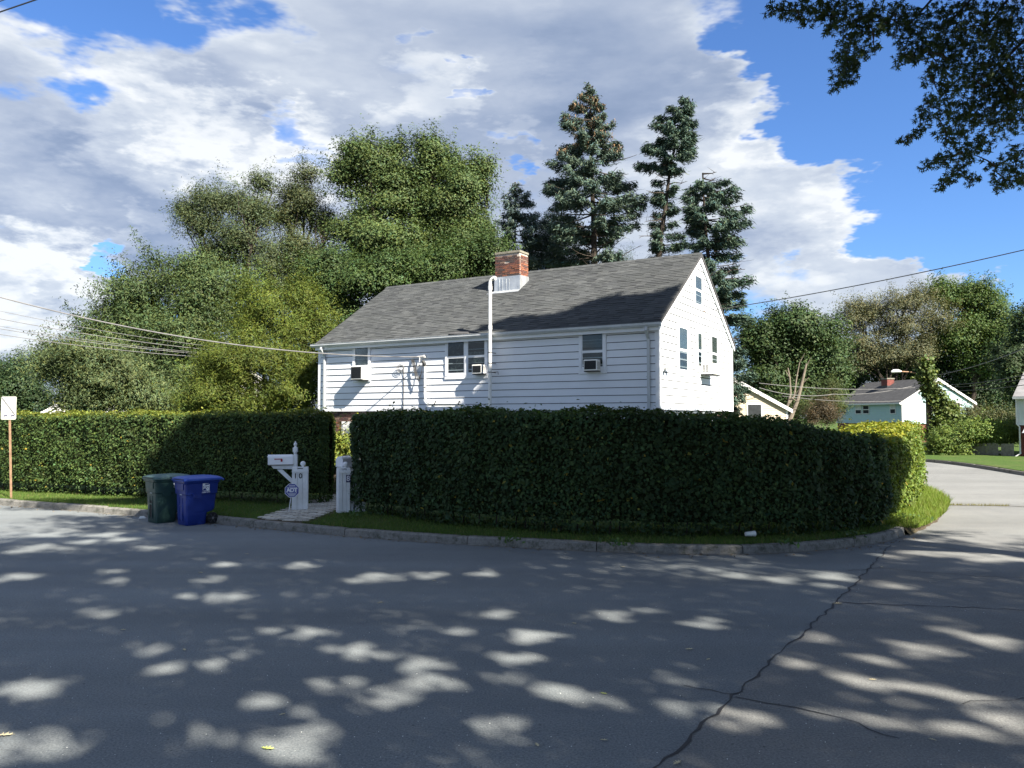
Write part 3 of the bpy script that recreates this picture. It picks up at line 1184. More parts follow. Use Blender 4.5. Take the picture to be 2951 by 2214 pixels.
mb = MB()
mb.box((-L_ - .05, -OVF + .0, zeav - .225), (OVG - .03, -OVF + .028, zeav - .02), 'trim')
mb.build('fascia', house)
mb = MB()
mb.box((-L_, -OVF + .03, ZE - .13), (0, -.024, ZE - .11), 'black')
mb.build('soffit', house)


def downspout(u, zb, splash=True):
    m = MB(MF)
    m.hexa([(u - .04, .21, gz - .22), (u + .04, .21, gz - .22), (u + .04, .28, gz - .20), (u - .04, .28, gz - .20), (u - .04, .20, gz - .104), (u + .04, .20, gz - .104), (u + .04, .265, gz - .104), (u - .04, .265, gz - .104)], 'gutter')
    m.hexa([(u - .04, .03, gz - .42), (u + .04, .03, gz - .42), (u + .04, .09, gz - .42), (u - .04, .09, gz - .42), (u - .04, .21, gz - .221), (u + .04, .21, gz - .221), (u + .04, .28, gz - .201), (u - .04, .28, gz - .201)], 'gutter')
    m.box((u - .04, .03, zb), (u + .04, .09, gz - .4205), 'gutter')
    for zz in (gz - 1.5, gz - 2.45):
        m.box((u - .055, .025, zz), (u + .055, .096, zz + .03), 'gutter')
    return m.build('downspout', house, bevel=.006)


downspout(on_front(1402.5, 790)[0], .15)
downspout(L_ - .32, .15)

# ---- windows
def window(M, r, sashes=1, blind=None, low=None, split=.5, casing=.075, sill=True, name='window'):
    a0, a1, z0, z1 = r
    w = MB(M)
    c = casing
    bt = .026                       # clear of the boards
    w.box((a0, 0, z0), (a0 + c, .05, z1), 'trim')
    w.box((a1 - c, 0, z0), (a1, .05, z1), 'trim')
    w.box((a0 + c, 0, z1 - c), (a1 - c, .05, z1), 'trim')
    w.box((a0 + c, 0, z0), (a1 - c, .047, z0 + c * .9), 'trim')
    w.box((a0 - .012, .0, z0 - .01), (a0, .036, z1 + .012), 'trim')
    w.box((a1, .0, z0 - .01), (a1 + .012, .036, z1 + .012), 'trim')
    w.box((a0, .0, z1), (a1, .038, z1 + .012), 'trim')
    fr_ = w.build(name, house)
    inner0, inner1 = a0 + c, a1 - c
    wd = (inner1 - inner0 - (sashes - 1) * .10) / sashes
    zb, zt = z0 + c * .9, z1 - c
    for s in range(sashes):
        i0 = inner0 + s * (wd + .10)
        i1 = i0 + wd
        if s:
            m = MB(M)
            m.box((i0 - .10, 0, zb), (i0, .045, zt), 'trim')
            m.build('mullion', fr_)
        zm = zb + (zt - zb) * split
        f = .035
        # sash frames
        for (p0, p1, d0, d1, nm) in ((zm - .012, zt, .027, .040, 'upper_sash'), (zb, zm - .013, .022, .034, 'lower_sash')):
            m = MB(M)
            m.box((i0, 0, p0), (i0 + f, d1, p1), 'trim')
            m.box((i1 - f, 0, p0), (i1, d1, p1), 'trim')
            m.box((i0 + f, 0, p1 - f), (i1 - f, d1, p1), 'trim')
            m.box((i0 + f, 0, p0), (i1 - f, d1, p0 + f), 'trim')
            m.build(nm, fr_)
            m = MB(M)
            m.box((i0 + f, d1 - .010, p0 + f), (i1 - f, d1 - .006, p1 - f), 'glass')
            m.build('pane', fr_)
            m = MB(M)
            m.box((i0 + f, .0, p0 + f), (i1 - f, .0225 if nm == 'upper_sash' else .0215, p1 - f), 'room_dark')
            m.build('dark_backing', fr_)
        if blind and blind[s if s < len(blind) else 0]:
            mt, fz0, fz1 = blind[s if s < len(blind) else 0]
            H0, H1 = zb + (zt - zb) * fz0, zb + (zt - zb) * fz1
            if H1 - H0 > .02:
                for (p0, p1, dd) in ((max(H0, zm + .03), min(H1, zt - f), .0265), (max(H0, zb + f), min(H1, zm - .05), .0235)):
                    if p1 - p0 > .02:
                        m = MB(M)
                        m.box((i0 + f + .01, .0229 if dd > .024 else .0219, p0), (i1 - f - .006, dd, p1), mt)
                        if mt == 'blind':
                            zq = p0 + .2
                            while zq < p1 - .05:
                                m.box((i0 + f + .01, dd, zq), (i1 - f - .006, dd + .002, zq + .018), 'trim')
                                zq += .32
                        m.build('blind' if mt != 'curtain' else 'curtain', fr_)
    if sill:
        m = MB(M)
        m.box((a0 - .02, 0, z0 - .10), (a1 + .02, .044, z0 - .0005), 'trim')
        m.build('sill', fr_)
    return fr_


rA = rect(on_front, 762, 740, 800, 819)
rB = rect(on_front, 962, 728, 1053, 812)
rC = rect(on_front, 1251, 713, 1309, 800)
window(MF, (rA[0], rA[1], rA[2], rA[3]), 1, [('blind', .32, .97)], split=.34)
window(MF, rB, 2, [('foil', .30, .62), ('plastic_film', .02, .98)], split=.5)
window(MF, rC, 1, [('blind', .58, .97)], split=.47)
gA = rect(on_gable, 1500, 592, 1518, 664)
g1 = rect(on_gable, 1465, 702, 1487, 806)
g2 = rect(on_gable, 1505.5, 714, 1518, 798)
g3 = rect(on_gable, 1535.5, 722, 1551, 806)
window(MG, gA, 1, [('curtain', .05, .95)], split=.52, sill=False)
window(MG, g1, 1, [('curtain', .50, .99)], split=.48)
window(MG, g2, 1, [('curtain', .50, .99)], split=.48)
window(MG, g3, 1, [('curtain', .1, .99)], split=.5)

# ---- chimney
ch0 = hit(1069, 632, Vector((0, 0, 1)), HC)     # placeholder ray


def on_roof(x, y):
    r = ray(x, y)
    nrm = (-D2 * -1)
    nw = Vector((0, 0, 1)) * ct - D2 * st
    p0 = HC - D2 * OVF + Vector((0, 0, zeav))
    o = Vector((0, 0, H))
    q = o + r * ((p0 - o).dot(nw) / r.dot(nw))
    return toL(q)


qa = on_roof(1068, 632)
qb = on_roof(1129, 628.5)
cx0, cx1, cyf = qa.x + .01, qa.x + 1.03, qa.y + .02
cyb = cyf + .62
zc_front = qa.z
d_ = (HC + (-D1) * ((cx0 + cx1) / 2) + D2 * cyf).y
ztop = P(1100, 543.5, d_).z
zfl = P(1100, 597.5, d_).z
chim = MB()
chim.box((cx0 + .012, cyf + .016, zc_front - .2), (cx1 - .016, cyb - .012, ztop - .085), 'mortar')
chimney = chim.build('chimney', house)
mb = MB()
mb.box((cx0 - .012, cyf - .012, ztop - .084), (cx1 + .012, cyb + .012, ztop), 'chimney_cap')
mb.build('chimney_cap', chimney, bevel=.012)
mb = MB()
zf0 = zc_front
sk = lambda yy: zeav + (yy + OVF) * math.tan(SA)
mb.hexa([(cx0 - .02, cyf - .022, sk(cyf) + .005), (cx1 + .02, cyf - .022, sk(cyf) + .005), (cx1 + .02, cyf + .005, sk(cyf) + .01), (cx0 - .02, cyf + .005, sk(cyf) + .01),
         (cx0 - .012, cyf - .014, zfl), (cx1 + .012, cyf - .014, zfl), (cx1 + .012, cyf + .005, zfl), (cx0 - .012, cyf + .005, zfl)], 'flashing')
for xs in (cx0, cx1):
    s_ = -1 if xs == cx0 else 1
    xa, xb = sorted((xs - s_ * .005, xs + s_ * .02))
    mb.hexa([(xa, cyf + .0055, sk(cyf) + .008), (xb, cyf + .0055, sk(cyf) + .008), (xb, cyb, sk(cyb) + .008), (xa, cyb, sk(cyb) + .008), (xa, cyf + .0055, zfl + .004), (xb, cyf + .0055, zfl + .004), (xb, cyb, zfl + .03), (xa, cyb, zfl + .03)], 'flashing')
for q in (.18, .30, .46, .58):
    xx = cx0 + (cx1 - cx0) * q
    mb.box((xx - .006, cyf - .032, sk(cyf) + .03), (xx + .006, cyf - .0155, zfl - .03 - q * .1), 'flashing')
# apron lying on the shingles
mb.hexa([(cx0 - .28, cyf - .17, sk(cyf - .17) + .024), (cx1 + .03, cyf - .17, sk(cyf - .17) + .024), (cx1 + .03, cyf - .023, sk(cyf - .023) + .026), (cx0 - .03, cyf - .023, sk(cyf - .023) + .026),
         (cx0 - .28, cyf - .17, sk(cyf - .17) + .03), (cx1 + .03, cyf - .17, sk(cyf - .17) + .03), (cx1 + .03, cyf - .023, sk(cyf - .023) + .034), (cx0 - .03, cyf - .023, sk(cyf - .023) + .034)], 'flashing')
mb.build('flashing', chimney)
bricks = [(.125, .056, .046), (.078, .046, .044), (.185, .078, .052), (.105, .062, .054), (.24, .098, .058), (.064, .048, .048), (.17, .115, .092)]
bmesh_cache = {}


def brick(parent, loc, l, h, w, col, ax):
    key = (round(l, 3), col, ax)
    if key not in bmesh_cache:
        m = MB()
        if ax == 0:
            m.hexa([(-l / 2, 0, 0), (l / 2, 0, 0), (l / 2, w, 0), (-l / 2, w, 0), (-l / 2, 0, h), (l / 2, 0, h), (l / 2, w, h), (-l / 2, w, h)], 'brick', bricks[col])
        else:
            m.hexa([(-w, -l / 2, 0), (0, -l / 2, 0), (0, l / 2, 0), (-w, l / 2, 0), (-w, -l / 2, h), (0, -l / 2, h), (0, l / 2, h), (-w, l / 2, h)], 'brick', bricks[col])
        bmesh_cache[key] = m.mesh('brick')
    o = link('brick', bmesh_cache[key], parent)
    o.location = loc
    return o


crs = .0672
z = zfl - .06
row = 0
while z + crs < ztop - .08:
    hh = (z - zfl) / (ztop - zfl)
    pal = [0, 1, 3, 0, 1, 5, 6, 5] if hh > .45 else [0, 2, 4, 2, 3, 1, 5, 0]  # front palettes kept darker: dull raking light put into the brick colours
    x = cx0
    first = .2 if row % 2 == 0 else .1
    while x < cx1 - .02:
        l = min(first, cx1 - x)
        first = .2035
        jit = random.uniform(-.006, .006) + (-.008 if 0.2 < hh < .42 and x > cx1 - .35 else 0)
        if random.random() > .04:
            brick(chimney, (x + l / 2, cyf + jit, z + .004), l - .016, crs - .016, .09, random.choice(pal), 0)
        x += l
    y = cyf + .095
    first = .105 if row % 2 == 0 else .2
    while y < cyb - .02:
        l = min(first, cyb - y)
        first = .2035
        brick(chimney, (cx1 + random.uniform(-.003, .006), y + l / 2, z + .004), l - .016, crs - .016, .09, random.choice([2, 4, 2, 3, 0, 4] if hh < .5 else [0, 2, 3, 6, 1]), 1)  # side palettes brighter and more orange: sunlight put into the brick colours
        y += l
    z += crs
    row += 1

# bricks that show at the left end of the ground floor
row = 0
z = HZ - .015 - crs
a_end = L_ - .075
while z > 1.15:
    a = L_ - 1.9
    first = .2 if row % 2 == 0 else .1
    while a < a_end - .03:
        l = min(first, a_end - a)
        first = .21
        col_ = random.choice([3, 1, 6, 5, 6]) if z > HZ - .38 else random.choice([2, 6, 3, 2, 6])
        brick(foundation, (-(a + l / 2), .06 - .009 + random.uniform(-.002, .002), z), l - .012, crs - .010, .05, col_, 0)
        a += l
    z -= crs + .004
    row += 1
# white louvred cover by the path
la0, lz1 = on_front(754, 911, .3)[0], on_front(745, 911, .3)[1]
la1 = on_front(735.5, 911, .3)[0]
mb = MB(MF)
mb.box((la0 - .4, -.02, .4), (la1, .24, lz1), 'pvc')
zz = .5
while zz < lz1 - .06:
    mb.hexa([(la0 - .36, .2405, zz), (la1 - .07, .2405, zz), (la1 - .07, .262, zz), (la0 - .36, .262, zz), (la0 - .36, .2405, zz + .035), (la1 - .07, .2405, zz + .035), (la1 - .07, .245, zz + .035), (la0 - .36, .245, zz + .035)], 'pvc')
    zz += .042
mb.build('louvred_cover', house)

# ---- vent pipe standing in front of the wall and roof
u_p = on_front(1058.5, 790, .36)[0]
d_p = (HC + D1 * u_p - D2 * .36)
zt_p = P(1058, 612, d_p.y).z
t = thing('vent_pipe', 'tall white plastic vent pipe strapped to the house wall with an elbow above the roof', 'pipe', tuple(d_p), -RHO)
mb = MB()
r_ = .056
mb.tube([(0, 0, 1.5), (0, 0, zt_p - 1.4)], r_ * .98, 'pvc', 14)
mb.tube([(0, 0, zt_p - 1.4), (0, 0, zt_p - .1)], r_, 'pvc', 14)
mb.build('pipe', t, smooth=True)
mb = MB()
pts = [(0, 0, zt_p - .12)] + [(.16 - .16 * math.cos(q), 0, zt_p - .02 + .16 * math.sin(q)) for q in [i * math.pi / 12 for i in range(0, 8)]]
mb.tube(pts, r_ * 1.05, 'pvc', 14)
mb.tube([(0, 0, zt_p - .22), (0, 0, zt_p - .10)], r_ * 1.18, 'pvc', 14)
mb.build('elbow', t, smooth=True)
mb = MB()
mb.tube([(0, 0, zt_p - 1.46), (0, 0, zt_p - 1.34)], r_ * 1.14, 'pvc', 14)
mb.build('coupling', t, smooth=True)
for py in (762, 785, 804.5):
    zz = on_front(1058, py, .36)[1]
    mb = MB()
    mb.tube([(0, 0, zz - .012), (0, 0, zz + .012)], r_ * 1.1, 'dark_metal', 14)
    mb.box((-.012, .06, zz - .01), (.012, .335, zz + .01), 'dark_metal')
    if py > 800:
        mb.tube([(.07, .0, zz), (.28, .02, zz + .005), (.29, .02, zz - .08)], .009, 'dark_metal', 6)
    mb.build('strap', t)

# ---- electric service: conduit, weatherhead, loops of cable
uc = on_front(918, 820, .08)[0]
zc1 = on_front(918, 790, .08)[1]
zc0 = on_front(930, 873, .08)[1]
ur = on_front(997, 875, .08)[0]
pc = HC + D1 * uc - D2 * .085
t = thing('service_conduit', 'white electric conduit with weatherhead running down and along the house wall', 'conduit', tuple(pc), -RHO)
mb = MB()
rr = .036
pts = [(0, 0, zc1), (0, 0, zc0 + .28)] + [(.28 - .28 * math.cos(q), 0, zc0 + .28 - .28 * math.sin(q)) for q in [i * math.pi / 12 for i in range(1, 7)]]
LL = uc - ur
pts += [(LL - .05, 0, zc0 - .005), (LL + .1, 0, zc0 - .03), (LL + .22, 0, zc0 - .14), (LL + .28, 0, zc0 - .5)]
mb.tube(pts, rr, 'pvc', 10)
mb.build('pipe', t, smooth=True)
mb = MB()
mb.tube([(0, 0, zc1 - .02), (-.01, -.02, zc1 + .06), (-.05, -.05, zc1 + .14), (-.09, -.08, zc1 + .12)], [.05, .06, .06, .035], 'dark_metal', 10)
mb.build('weatherhead', t, smooth=True)
for zz in (zc0 + .55,):
    mb = MB()
    mb.tube([(0, 0, zz - .015), (0, 0, zz + .015)], rr * 1.25, 'dark_metal', 10)
    mb.build('clamp', t)
for xx in (.42, LL - .1):
    mb = MB()
    mb.tube([(xx - .015, 0, zc0), (xx + .015, 0, zc0)], rr * 1.35, 'dark_metal', 10)
    mb.box((xx - .012, .0, zc0 + .03), (xx + .012, .06, zc0 + .09), 'dark_metal')
    mb.build('clamp', t)
mb = MB()
for i in range(4):
    a = -.52 - i * .03
    mb.tube([(a, .04, zc1 + .22), (a * .8, -.03, zc1 + .12 - .03 * i), (a * .55, -.06, zc1 - .25 - .05 * i), (-.18, -.08, zc1 - .42 - .04 * i), (-.08, -.08, zc1 - .25), (-.05, -.06, zc1 + .08)], .011, 'cable', 6)
mb.build('cable_loop', t, smooth=True)
# anchor arm for the service drop
ua, za = on_front(912, 770, .1)
mb = MB()
an = HC + D1 * ua - D2 * .0
off = (uc - ua)
mb.tube([(off - .5, .03, za - .02), (off + .06, .0, za + .01)], .016, 'pvc', 6)
mb.box((off + .03, .0, za - .05), (off + .10, .085, za + .06), 'pvc')
mb.tube([(off - .12, .01, za), (off - .13, .0, za - .25), (off - .2, -.02, za - .33)], .014, 'pvc', 6)
mb.build('anchor', t)
# thin telephone cable beside it
ut, zt2 = on_front(871, 797, .05)
pt = HC + D1 * ut - D2 * .03
t = thing('telephone_cable', 'thin black cable hanging down the white wall from a coil of wire', 'cable', tuple(pt), -RHO)
mb = MB()
mb.tube([(0, -.01, zt2 - .02), (.01, -.005, zt2 - .6), (-.01, -.005, zt2 - 1.3), (.02, -.01, 1.9)], .011, 'cable', 6)
mb.build('wire', t)
for k_ in range(3):
    mb = MB()
    rad = .10 + .03 * k_
    mb.tube([(-.1 + rad * math.cos(q), -.03 - .015 * k_, zt2 + .02 + rad * .8 * math.sin(q)) for q in [i * math.pi / 8 for i in range(17)]], .008, 'cable_pale', 5, cap=False)
    mb.build('coil', t)

# security lamp on the corner
ug, zg = on_gable(1434, 796, .0)
pl = HC + D2 * max(.12, ug)
t = thing('security_lamp', 'small white security floodlight at the corner of the gable wall', 'lamp', (pl.x, pl.y, zg), -RHO)
mb = MB()
mb.box((.026, -.05, -.06), (.05, .05, .06), 'pvc')
mb.tube([(.04, 0, -.02), (.12, -.02, -.01)], .025, 'pvc', 8)
mb.build('bracket', t)
for s in (-1, 1):
    mb = MB()
    mb.tube([(.10, .03 * s, .01), (.16, .08 * s, .04), (.24, .14 * s, .02)], [.045, .06, .075], 'pvc', 10)
    mb.build('lamp_head', t, smooth=True)


def air_conditioner(M, r, label, depth=.32, pale=False, cut=0.0, group='air conditioners in the windows'):
    """body with grille on the outer face, side louvres and an accordion filler"""
    a0, a1, z0, z1 = r
    am, zm = (a0 + a1) / 2, z0
    org = Vector(M(am, 0, z0))
    t = thing('air_conditioner', label, 'air conditioner', tuple(HC + (-D1) * org.x + D2 * org.y + Vector((0, 0, z0))), -RHO, group)
    Ml = (lambda a, b, c: (-a, -b, c)) if M is MF else (lambda a, b, c: (b, a, c))
    hw, hh = (a1 - a0) / 2, z1 - z0
    body = 'pvc'
    m = MB(Ml)
    m.box((-hw, .03, .0), (hw, depth, hh), body)
    m.build('casing', t, bevel=.012)
    m = MB(Ml)
    m.box((-hw + .03, depth + .0005, .035), (hw - .03, depth + .006, hh - .035), 'room_dark' if not pale else 'trim')
    m.build('coil_panel', t)
    m = MB(Ml)
    q = .05
    while q < hh - .05:
        m.box((-hw + .03, depth + .0065, q), (hw - .03, depth + .011, q + .006), 'dark_metal' if not pale else 'pvc')
        q += .022
    m.build('grille', t)
    for s in (-1, 1):
        m = MB(Ml)
        for bank in (.10, .20):
            q = .05
            while q < hh - .06:
                xa, xb = sorted((s * (hw + .0005), s * (hw + .004)))
                m.box((xa, bank, q), (xb, bank + .07, q + .008), 'cable_pale')
                q += .018
        m.build('louvre', t)
    m = MB(Ml)
    m.box((-hw - .01, .032, -.03), (hw + .01, depth - .05, -.001), 'dark_metal')
    m.build('bracket', t)
    return t


rr_ = rect(on_front, 759, 791, 783, 820, .36)
air_conditioner(MF, rr_, 'white window air conditioner in the leftmost window of the long wall', .40)
rr_ = rect(on_front, 1020, 788, 1041, 807.5, .28)
air_conditioner(MF, rr_, 'white air conditioner in the double window beside the tall vent pipe', .30)
rr_ = rect(on_front, 1261, 777, 1290, 801, .26)
air_conditioner(MF, rr_, 'air conditioner with dark chipped back in the right window of the long wall', .28)
rr_ = rect(on_gable, 1538, 788, 1558, 812, .30)
rr_ = (rr_[0] - .32, rr_[1] - .42, rr_[2] + .02, rr_[3])
air_conditioner(MG, rr_, 'cream air conditioner jutting from a window of the sunlit gable wall', .42, pale=True)

# ------------------------------------------------------------------ bins, posts, mailboxes, signs
def round_poly(pts, r, n=4):
    """round the corners of a 2-D polygon"""
    out_ = []
    m = len(pts)
    for i in range(m):
        p, a, b = Vector(pts[i]), Vector(pts[i - 1]), Vector(pts[(i + 1) % m])
        da, db = (a - p).normalized(), (b - p).normalized()
        for q in range(n + 1):
            s = q / n
            out_.append(tuple((p + da * r) * (1 - s) ** 2 + p * 2 * s * (1 - s) + (p + db * r) * s ** 2))
    return out_


def loft(mb, rings, mat):
    n = len(rings[0])
    vs_ = [p for r in rings for p in r]
    fs_ = []
    for i in range(len(rings) - 1):
        for s in range(n):
            t = (s + 1) % n
            fs_.append((i * n + s, i * n + t, i * n + n + t, i * n + n + s))
    fs_ += [tuple(reversed(range(n))), tuple(range((len(rings) - 1) * n, len(rings) * n))]
    mb.add(vs_, fs_, mat)


def wheelie_bin(name, label, loc, rz, body, lid, blue):
    """x to the back (hinge and wheels), -y the side towards the road"""
    t = thing(name, label, 'bin', loc, rz, 'wheeled bins at the kerb')
    t.scale = (.93, .93, .96)

    def ring(z, x0, x1, hw, r=.06):
        return [(p[0], p[1], z) for p in round_poly([(x0, -hw), (x1, -hw), (x1, hw), (x0, hw)], r)]
    mb = MB()
    # lower tub (cut back for the wheels), upper collar that steps out, rim
    loft(mb, [ring(.0, -.31, .12, .235), ring(.02, -.325, .14, .25), ring(.27, -.335, .17, .26), ring(.30, -.336, .30, .262), ring(.34, -.338, .345, .264), ring(.66, -.35, .375, .275),
              ring(.685, -.352, .376, .278), ring(.70, -.372, .395, .300), ring(.93, -.385, .415, .312), ring(.955, -.42, .44, .335), ring(1.0, -.425, .445, .34)], body)
    tub = mb.build('tub', t, smooth=True)
    # front recess with grab bar, belly pockets
    mb = MB()
    mb.box((-.3445, -.07, .13), (-.339, .07, .60), 'black' if not blue else 'bin_blue')
    mb.box((-.362, -.075, .42), (-.345, .075, .45), body)
    mb.box((-.356, -.085, .10), (-.339, -.0705, .62), body)
    mb.box((-.356, .0705, .10), (-.339, .085, .62), body)
    mb.build('grab_bar', tub)
    for s in (-1, 1):
        mb = MB()
        ya, yb = sorted((s * .262, s * .300))
        mb.hexa([(-.20, ya, .62), (.0, ya, .60), (.0, yb, .69), (-.20, yb, .695), (-.20, ya, .70), (.0, ya, .70), (.0, yb, .701), (-.20, yb, .701)], body)
        mb.build('side_pocket', tub)
    mb = MB()
    mb.box((-.40, -.2, .80), (-.376, .2, .95), body)
    mb.build('moulding', tub)
    # lid
    mb = MB()

    def lring(z, x0, x1, hw, dz=0.0, r=.10):
        return [(p[0], p[1], z + dz * (p[0] - x0) / (x1 - x0)) for p in round_poly([(x0, -hw), (x1, -hw), (x1, hw), (x0, hw)], r)]
    loft(mb, [lring(1.002, -.45, .50, .365), lring(1.025, -.455, .52, .37), lring(1.05, -.44, .50, .36), lring(1.085, -.36, .42, .29), lring(1.10, -.22, .28, .18, 0)], lid)
    ld = mb.build('lid', t, smooth=True)
    mb = MB()
    mb.box((-.452, -.33, 1.045), (-.37, .16, 1.062), lid)
    mb.box((-.4575, -.30, 1.028), (-.4535, .30, 1.043), 'black')
    mb.build('lid_rib', ld)
    mb = MB()
    mb.tube([(.50, -.30, .985), (.54, -.28, 1.0), (.54, .28, 1.0), (.50, .30, .985)], .018, lid if blue else body, 8)
    mb.build('handle', t, smooth=True)
    # wheels and axle
    mb = MB()
    mb.tube([(.27, -.30, .135), (.27, .30, .135)], .013, 'dark_metal', 8)
    mb.build('axle', t)
    for s in (-1, 1):
        y0 = s * .29
        mb = MB(lambda a, b, c: (.27 + a, y0 + c * -s * -1, .135 + b))
        mb.lathe([(.105, -.028), (.128, -.022), (.135, -.008), (.135, .012), (.126, .026), (.10, .028)], 'rubber', seg=22)
        wh = mb.build('wheel', t, smooth=True)
        mb = MB(lambda a, b, c: (.27 + a, y0 + s * c, .135 + b))
        mb.lathe([(.028, .02), (.026, .045), (.012, .05)], 'cable_pale', seg=10)
        for q in range(6):
            an_ = q * math.pi / 3
            c_, s__ = math.cos(an_), math.sin(an_)
            w_ = .012
            mb.hexa([(c_ * .02 + s__ * w_, s__ * .02 - c_ * w_, .0285), (c_ * .105 + s__ * w_, s__ * .105 - c_ * w_, .0285), (c_ * .105 - s__ * w_, s__ * .105 + c_ * w_, .0285), (c_ * .02 - s__ * w_, s__ * .02 + c_ * w_, .0285),
                     (c_ * .02 + s__ * w_, s__ * .02 - c_ * w_, .036), (c_ * .105 + s__ * w_, s__ * .105 - c_ * w_, .034), (c_ * .105 - s__ * w_, s__ * .105 + c_ * w_, .034), (c_ * .02 - s__ * w_, s__ * .02 + c_ * w_, .036)], 'dark_metal')
        mb.build('hub', wh)
    # small white serial plate on the front
    mb = MB()
    mb.box((-.3585, -.045, .66 + .02), (-.352, .055, .715), 'print_white')
    mb.build('serial_plate', tub)
    slope = lambda z: -.300 - (z - .70) * .052 - .003
    if blue:
        # the city recycling mark
        mb = MB()
        X, Z = .10, .845
        w, h = .082, .088

        def bar(x0, z0, x1, z1):
            mb.hexa([(x0, slope(z0) - .002, z0), (x1, slope(z0) - .002, z0), (x1, slope(z0) + .004, z0), (x0, slope(z0) + .004, z0), (x0, slope(z1) - .002, z1), (x1, slope(z1) - .002, z1), (x1, slope(z1) + .004, z1), (x0, slope(z1) + .004, z1)], 'print_white')

        def disc(x, z, r, r0=0.0, n=16):
            vs_, fs_ = [], []
            for i in range(n):
                an_ = 2 * math.pi * i / n
                vs_ += [(x + r * math.cos(an_), slope(z + r * math.sin(an_)) - .002, z + r * math.sin(an_)), (x + r0 * math.cos(an_), slope(z + r0 * math.sin(an_)) - .002, z + r0 * math.sin(an_))]
            for i in range(n):
                j = (i + 1) % n
                fs_.append((2 * i, 2 * j, 2 * j + 1, 2 * i + 1))
            mb.add(vs_, fs_, 'print_white')
        bar(X - w, Z - h + .02, X - w + .012, Z + h)
        bar(X + w - .012, Z - h, X + w, Z + h - .02)
        bar(X - w + .0125, Z + h - .010, X + w - .03, Z + h)
        bar(X - w + .02, Z - h, X + w - .0125, Z - h + .010)
        bar(X - w + .0125, Z + .03, X - .035, Z + h - .0105)
        disc(X - .03, Z + .028, .032, .012)
        bar(X + .004, Z + .010, X + w - .0125, Z + .052)
        disc(X + .035, Z - .038, .040, .006)
        bar(X - w + .0125, Z - .028, X - .008, Z - .006)
        mb.build('logo', tub)
        put_text('PARK CITY', .040, 'print_white', tub, (X, slope(Z - h - .03) - .004, Z - h - .028), (1, 0, 0), (0, 0, 1), 'lettering', bold=.0012)
    else:
        put_text('CLEAN', .055, 'print_white', tub, (.13, slope(.80) - .004, .815), (1, 0, 0), (0, 0, 1), 'lettering')
        mb = MB()
        mb.box((.045, slope(.89) - .005, .86), (.12, slope(.89) + .004, .93), 'print_white')
        mb.build('sticker', tub)
    return t


gb = G(407, 1135)
wheelie_bin('wheeled_bin', 'blue wheeled recycling bin with white printed logo standing at the kerb', (gb.x + .06, gb.y + .22, 0), math.radians(47), 'bin_blue', 'lid_blue', True)
gb = G(345, 1130)
wheelie_bin('wheeled_bin', 'dark green wheeled rubbish bin standing at the kerb left of a blue one', (gb.x + .02, gb.y + .24, 0), math.radians(47), 'bin_green', 'lid_green', False)


def ball(mb, x, y, z, r, mat):
    prof = [(r * .55, 0), (r * .6, r * .12), (r * .35, r * .25), (r * .4, r * .45)]
    cz = r * 1.25
    prof += [(r * math.cos(a), cz + r * math.sin(a)) for a in [(-.9 + i * .2458) for i in range(11)]]
    mb.lathe(prof, mat, (x, y, z), 14)


def gate_post(label, loc, rz, w, d, h, digits):
    t = thing('gate_post', label, 'gate post', loc, rz, 'white boarded gate posts')
    mb = MB()
    mb.box((-w / 2 + .03, -d / 2 + .03, -.06), (w / 2 - .03, d / 2 - .03, h - .03), 'white_paint')
    mb.build('core', t)
    nb = 3
    bw = w / nb
    for i in range(nb):
        x0 = -w / 2 + i * bw
        mb = MB()
        mb.box((x0 + .003, -d / 2 + (.0 if i != 1 else .008), -.02 + random.uniform(-.0, .015)), (x0 + bw - .003, -d / 2 + .0295, h - (.0 if i != 1 else .02)), 'white_paint')
        mb.build('board', t, bevel=.004)
    for s in (-1, 1):
        mb = MB()
        xa, xb = sorted((s * (w / 2 - .03 + .0005), s * w / 2))
        mb.box((xa, -d / 2 + .03, -.02), (xb, d / 2, h), 'white_paint')
        mb.build('side_board', t)
    mb = MB()
    mb.box((-w / 2 - .004, -d / 2 - .018, h - .10), (w / 2 + .004, -d / 2 - .0005, h - .055), 'white_paint')
    mb.box((-w / 2 + .005, -d / 2 + .005, h + .0005), (w / 2 - .005, d / 2 - .005, h + .02), 'white_paint')
    mb.build('rail', t)
    mb = MB()
    ball(mb, w * .16, -.02, h + .02, .062, 'white_paint')
    mb.build('ball_finial', t, smooth=True)
    return t


PANG = math.atan2(pn.y, pn.x)
g10 = G(648, 1100, ZL)
tp = gate_post('white boarded gate post marked 10 left of the path', (g10.x, g10.y, ZL), math.radians(12), .37, .24, .98, '10')
for (ch, dx) in (('1', -.105), ('0', .01)):
    put_text(ch, .17, 'print_black', tp, (dx, -.122, .79), (1, 0, 0), (0, 0, 1), 'number', bold=.002)
mb = MB()
mb.hexa([(-.09, -.145, 0), (.12, -.145, 0), (.09, -.123, 0), (-.07, -.123, 0), (-.02, -.13, .10), (.03, -.13, .17), (.03, -.1235, .15), (-.02, -.1235, .1)], 'bark_dark')
g8 = G(741, 1106, ZL)
tp8 = gate_post('white boarded gate post marked 8 right of the path', (g8.x, g8.y, ZL), math.radians(25), .27, .24, 1.0, '8')
mb = MB()
mb.box((.035, -.1265, .685), (.135, -.1205, .855), 'print_navy')
mb.build('number_plate', tp8)
put_text('8', .17, 'print_white', tp8, (.085, -.1275, .77), (1, 0, 0), (0, 0, 1), 'number', bold=.001)
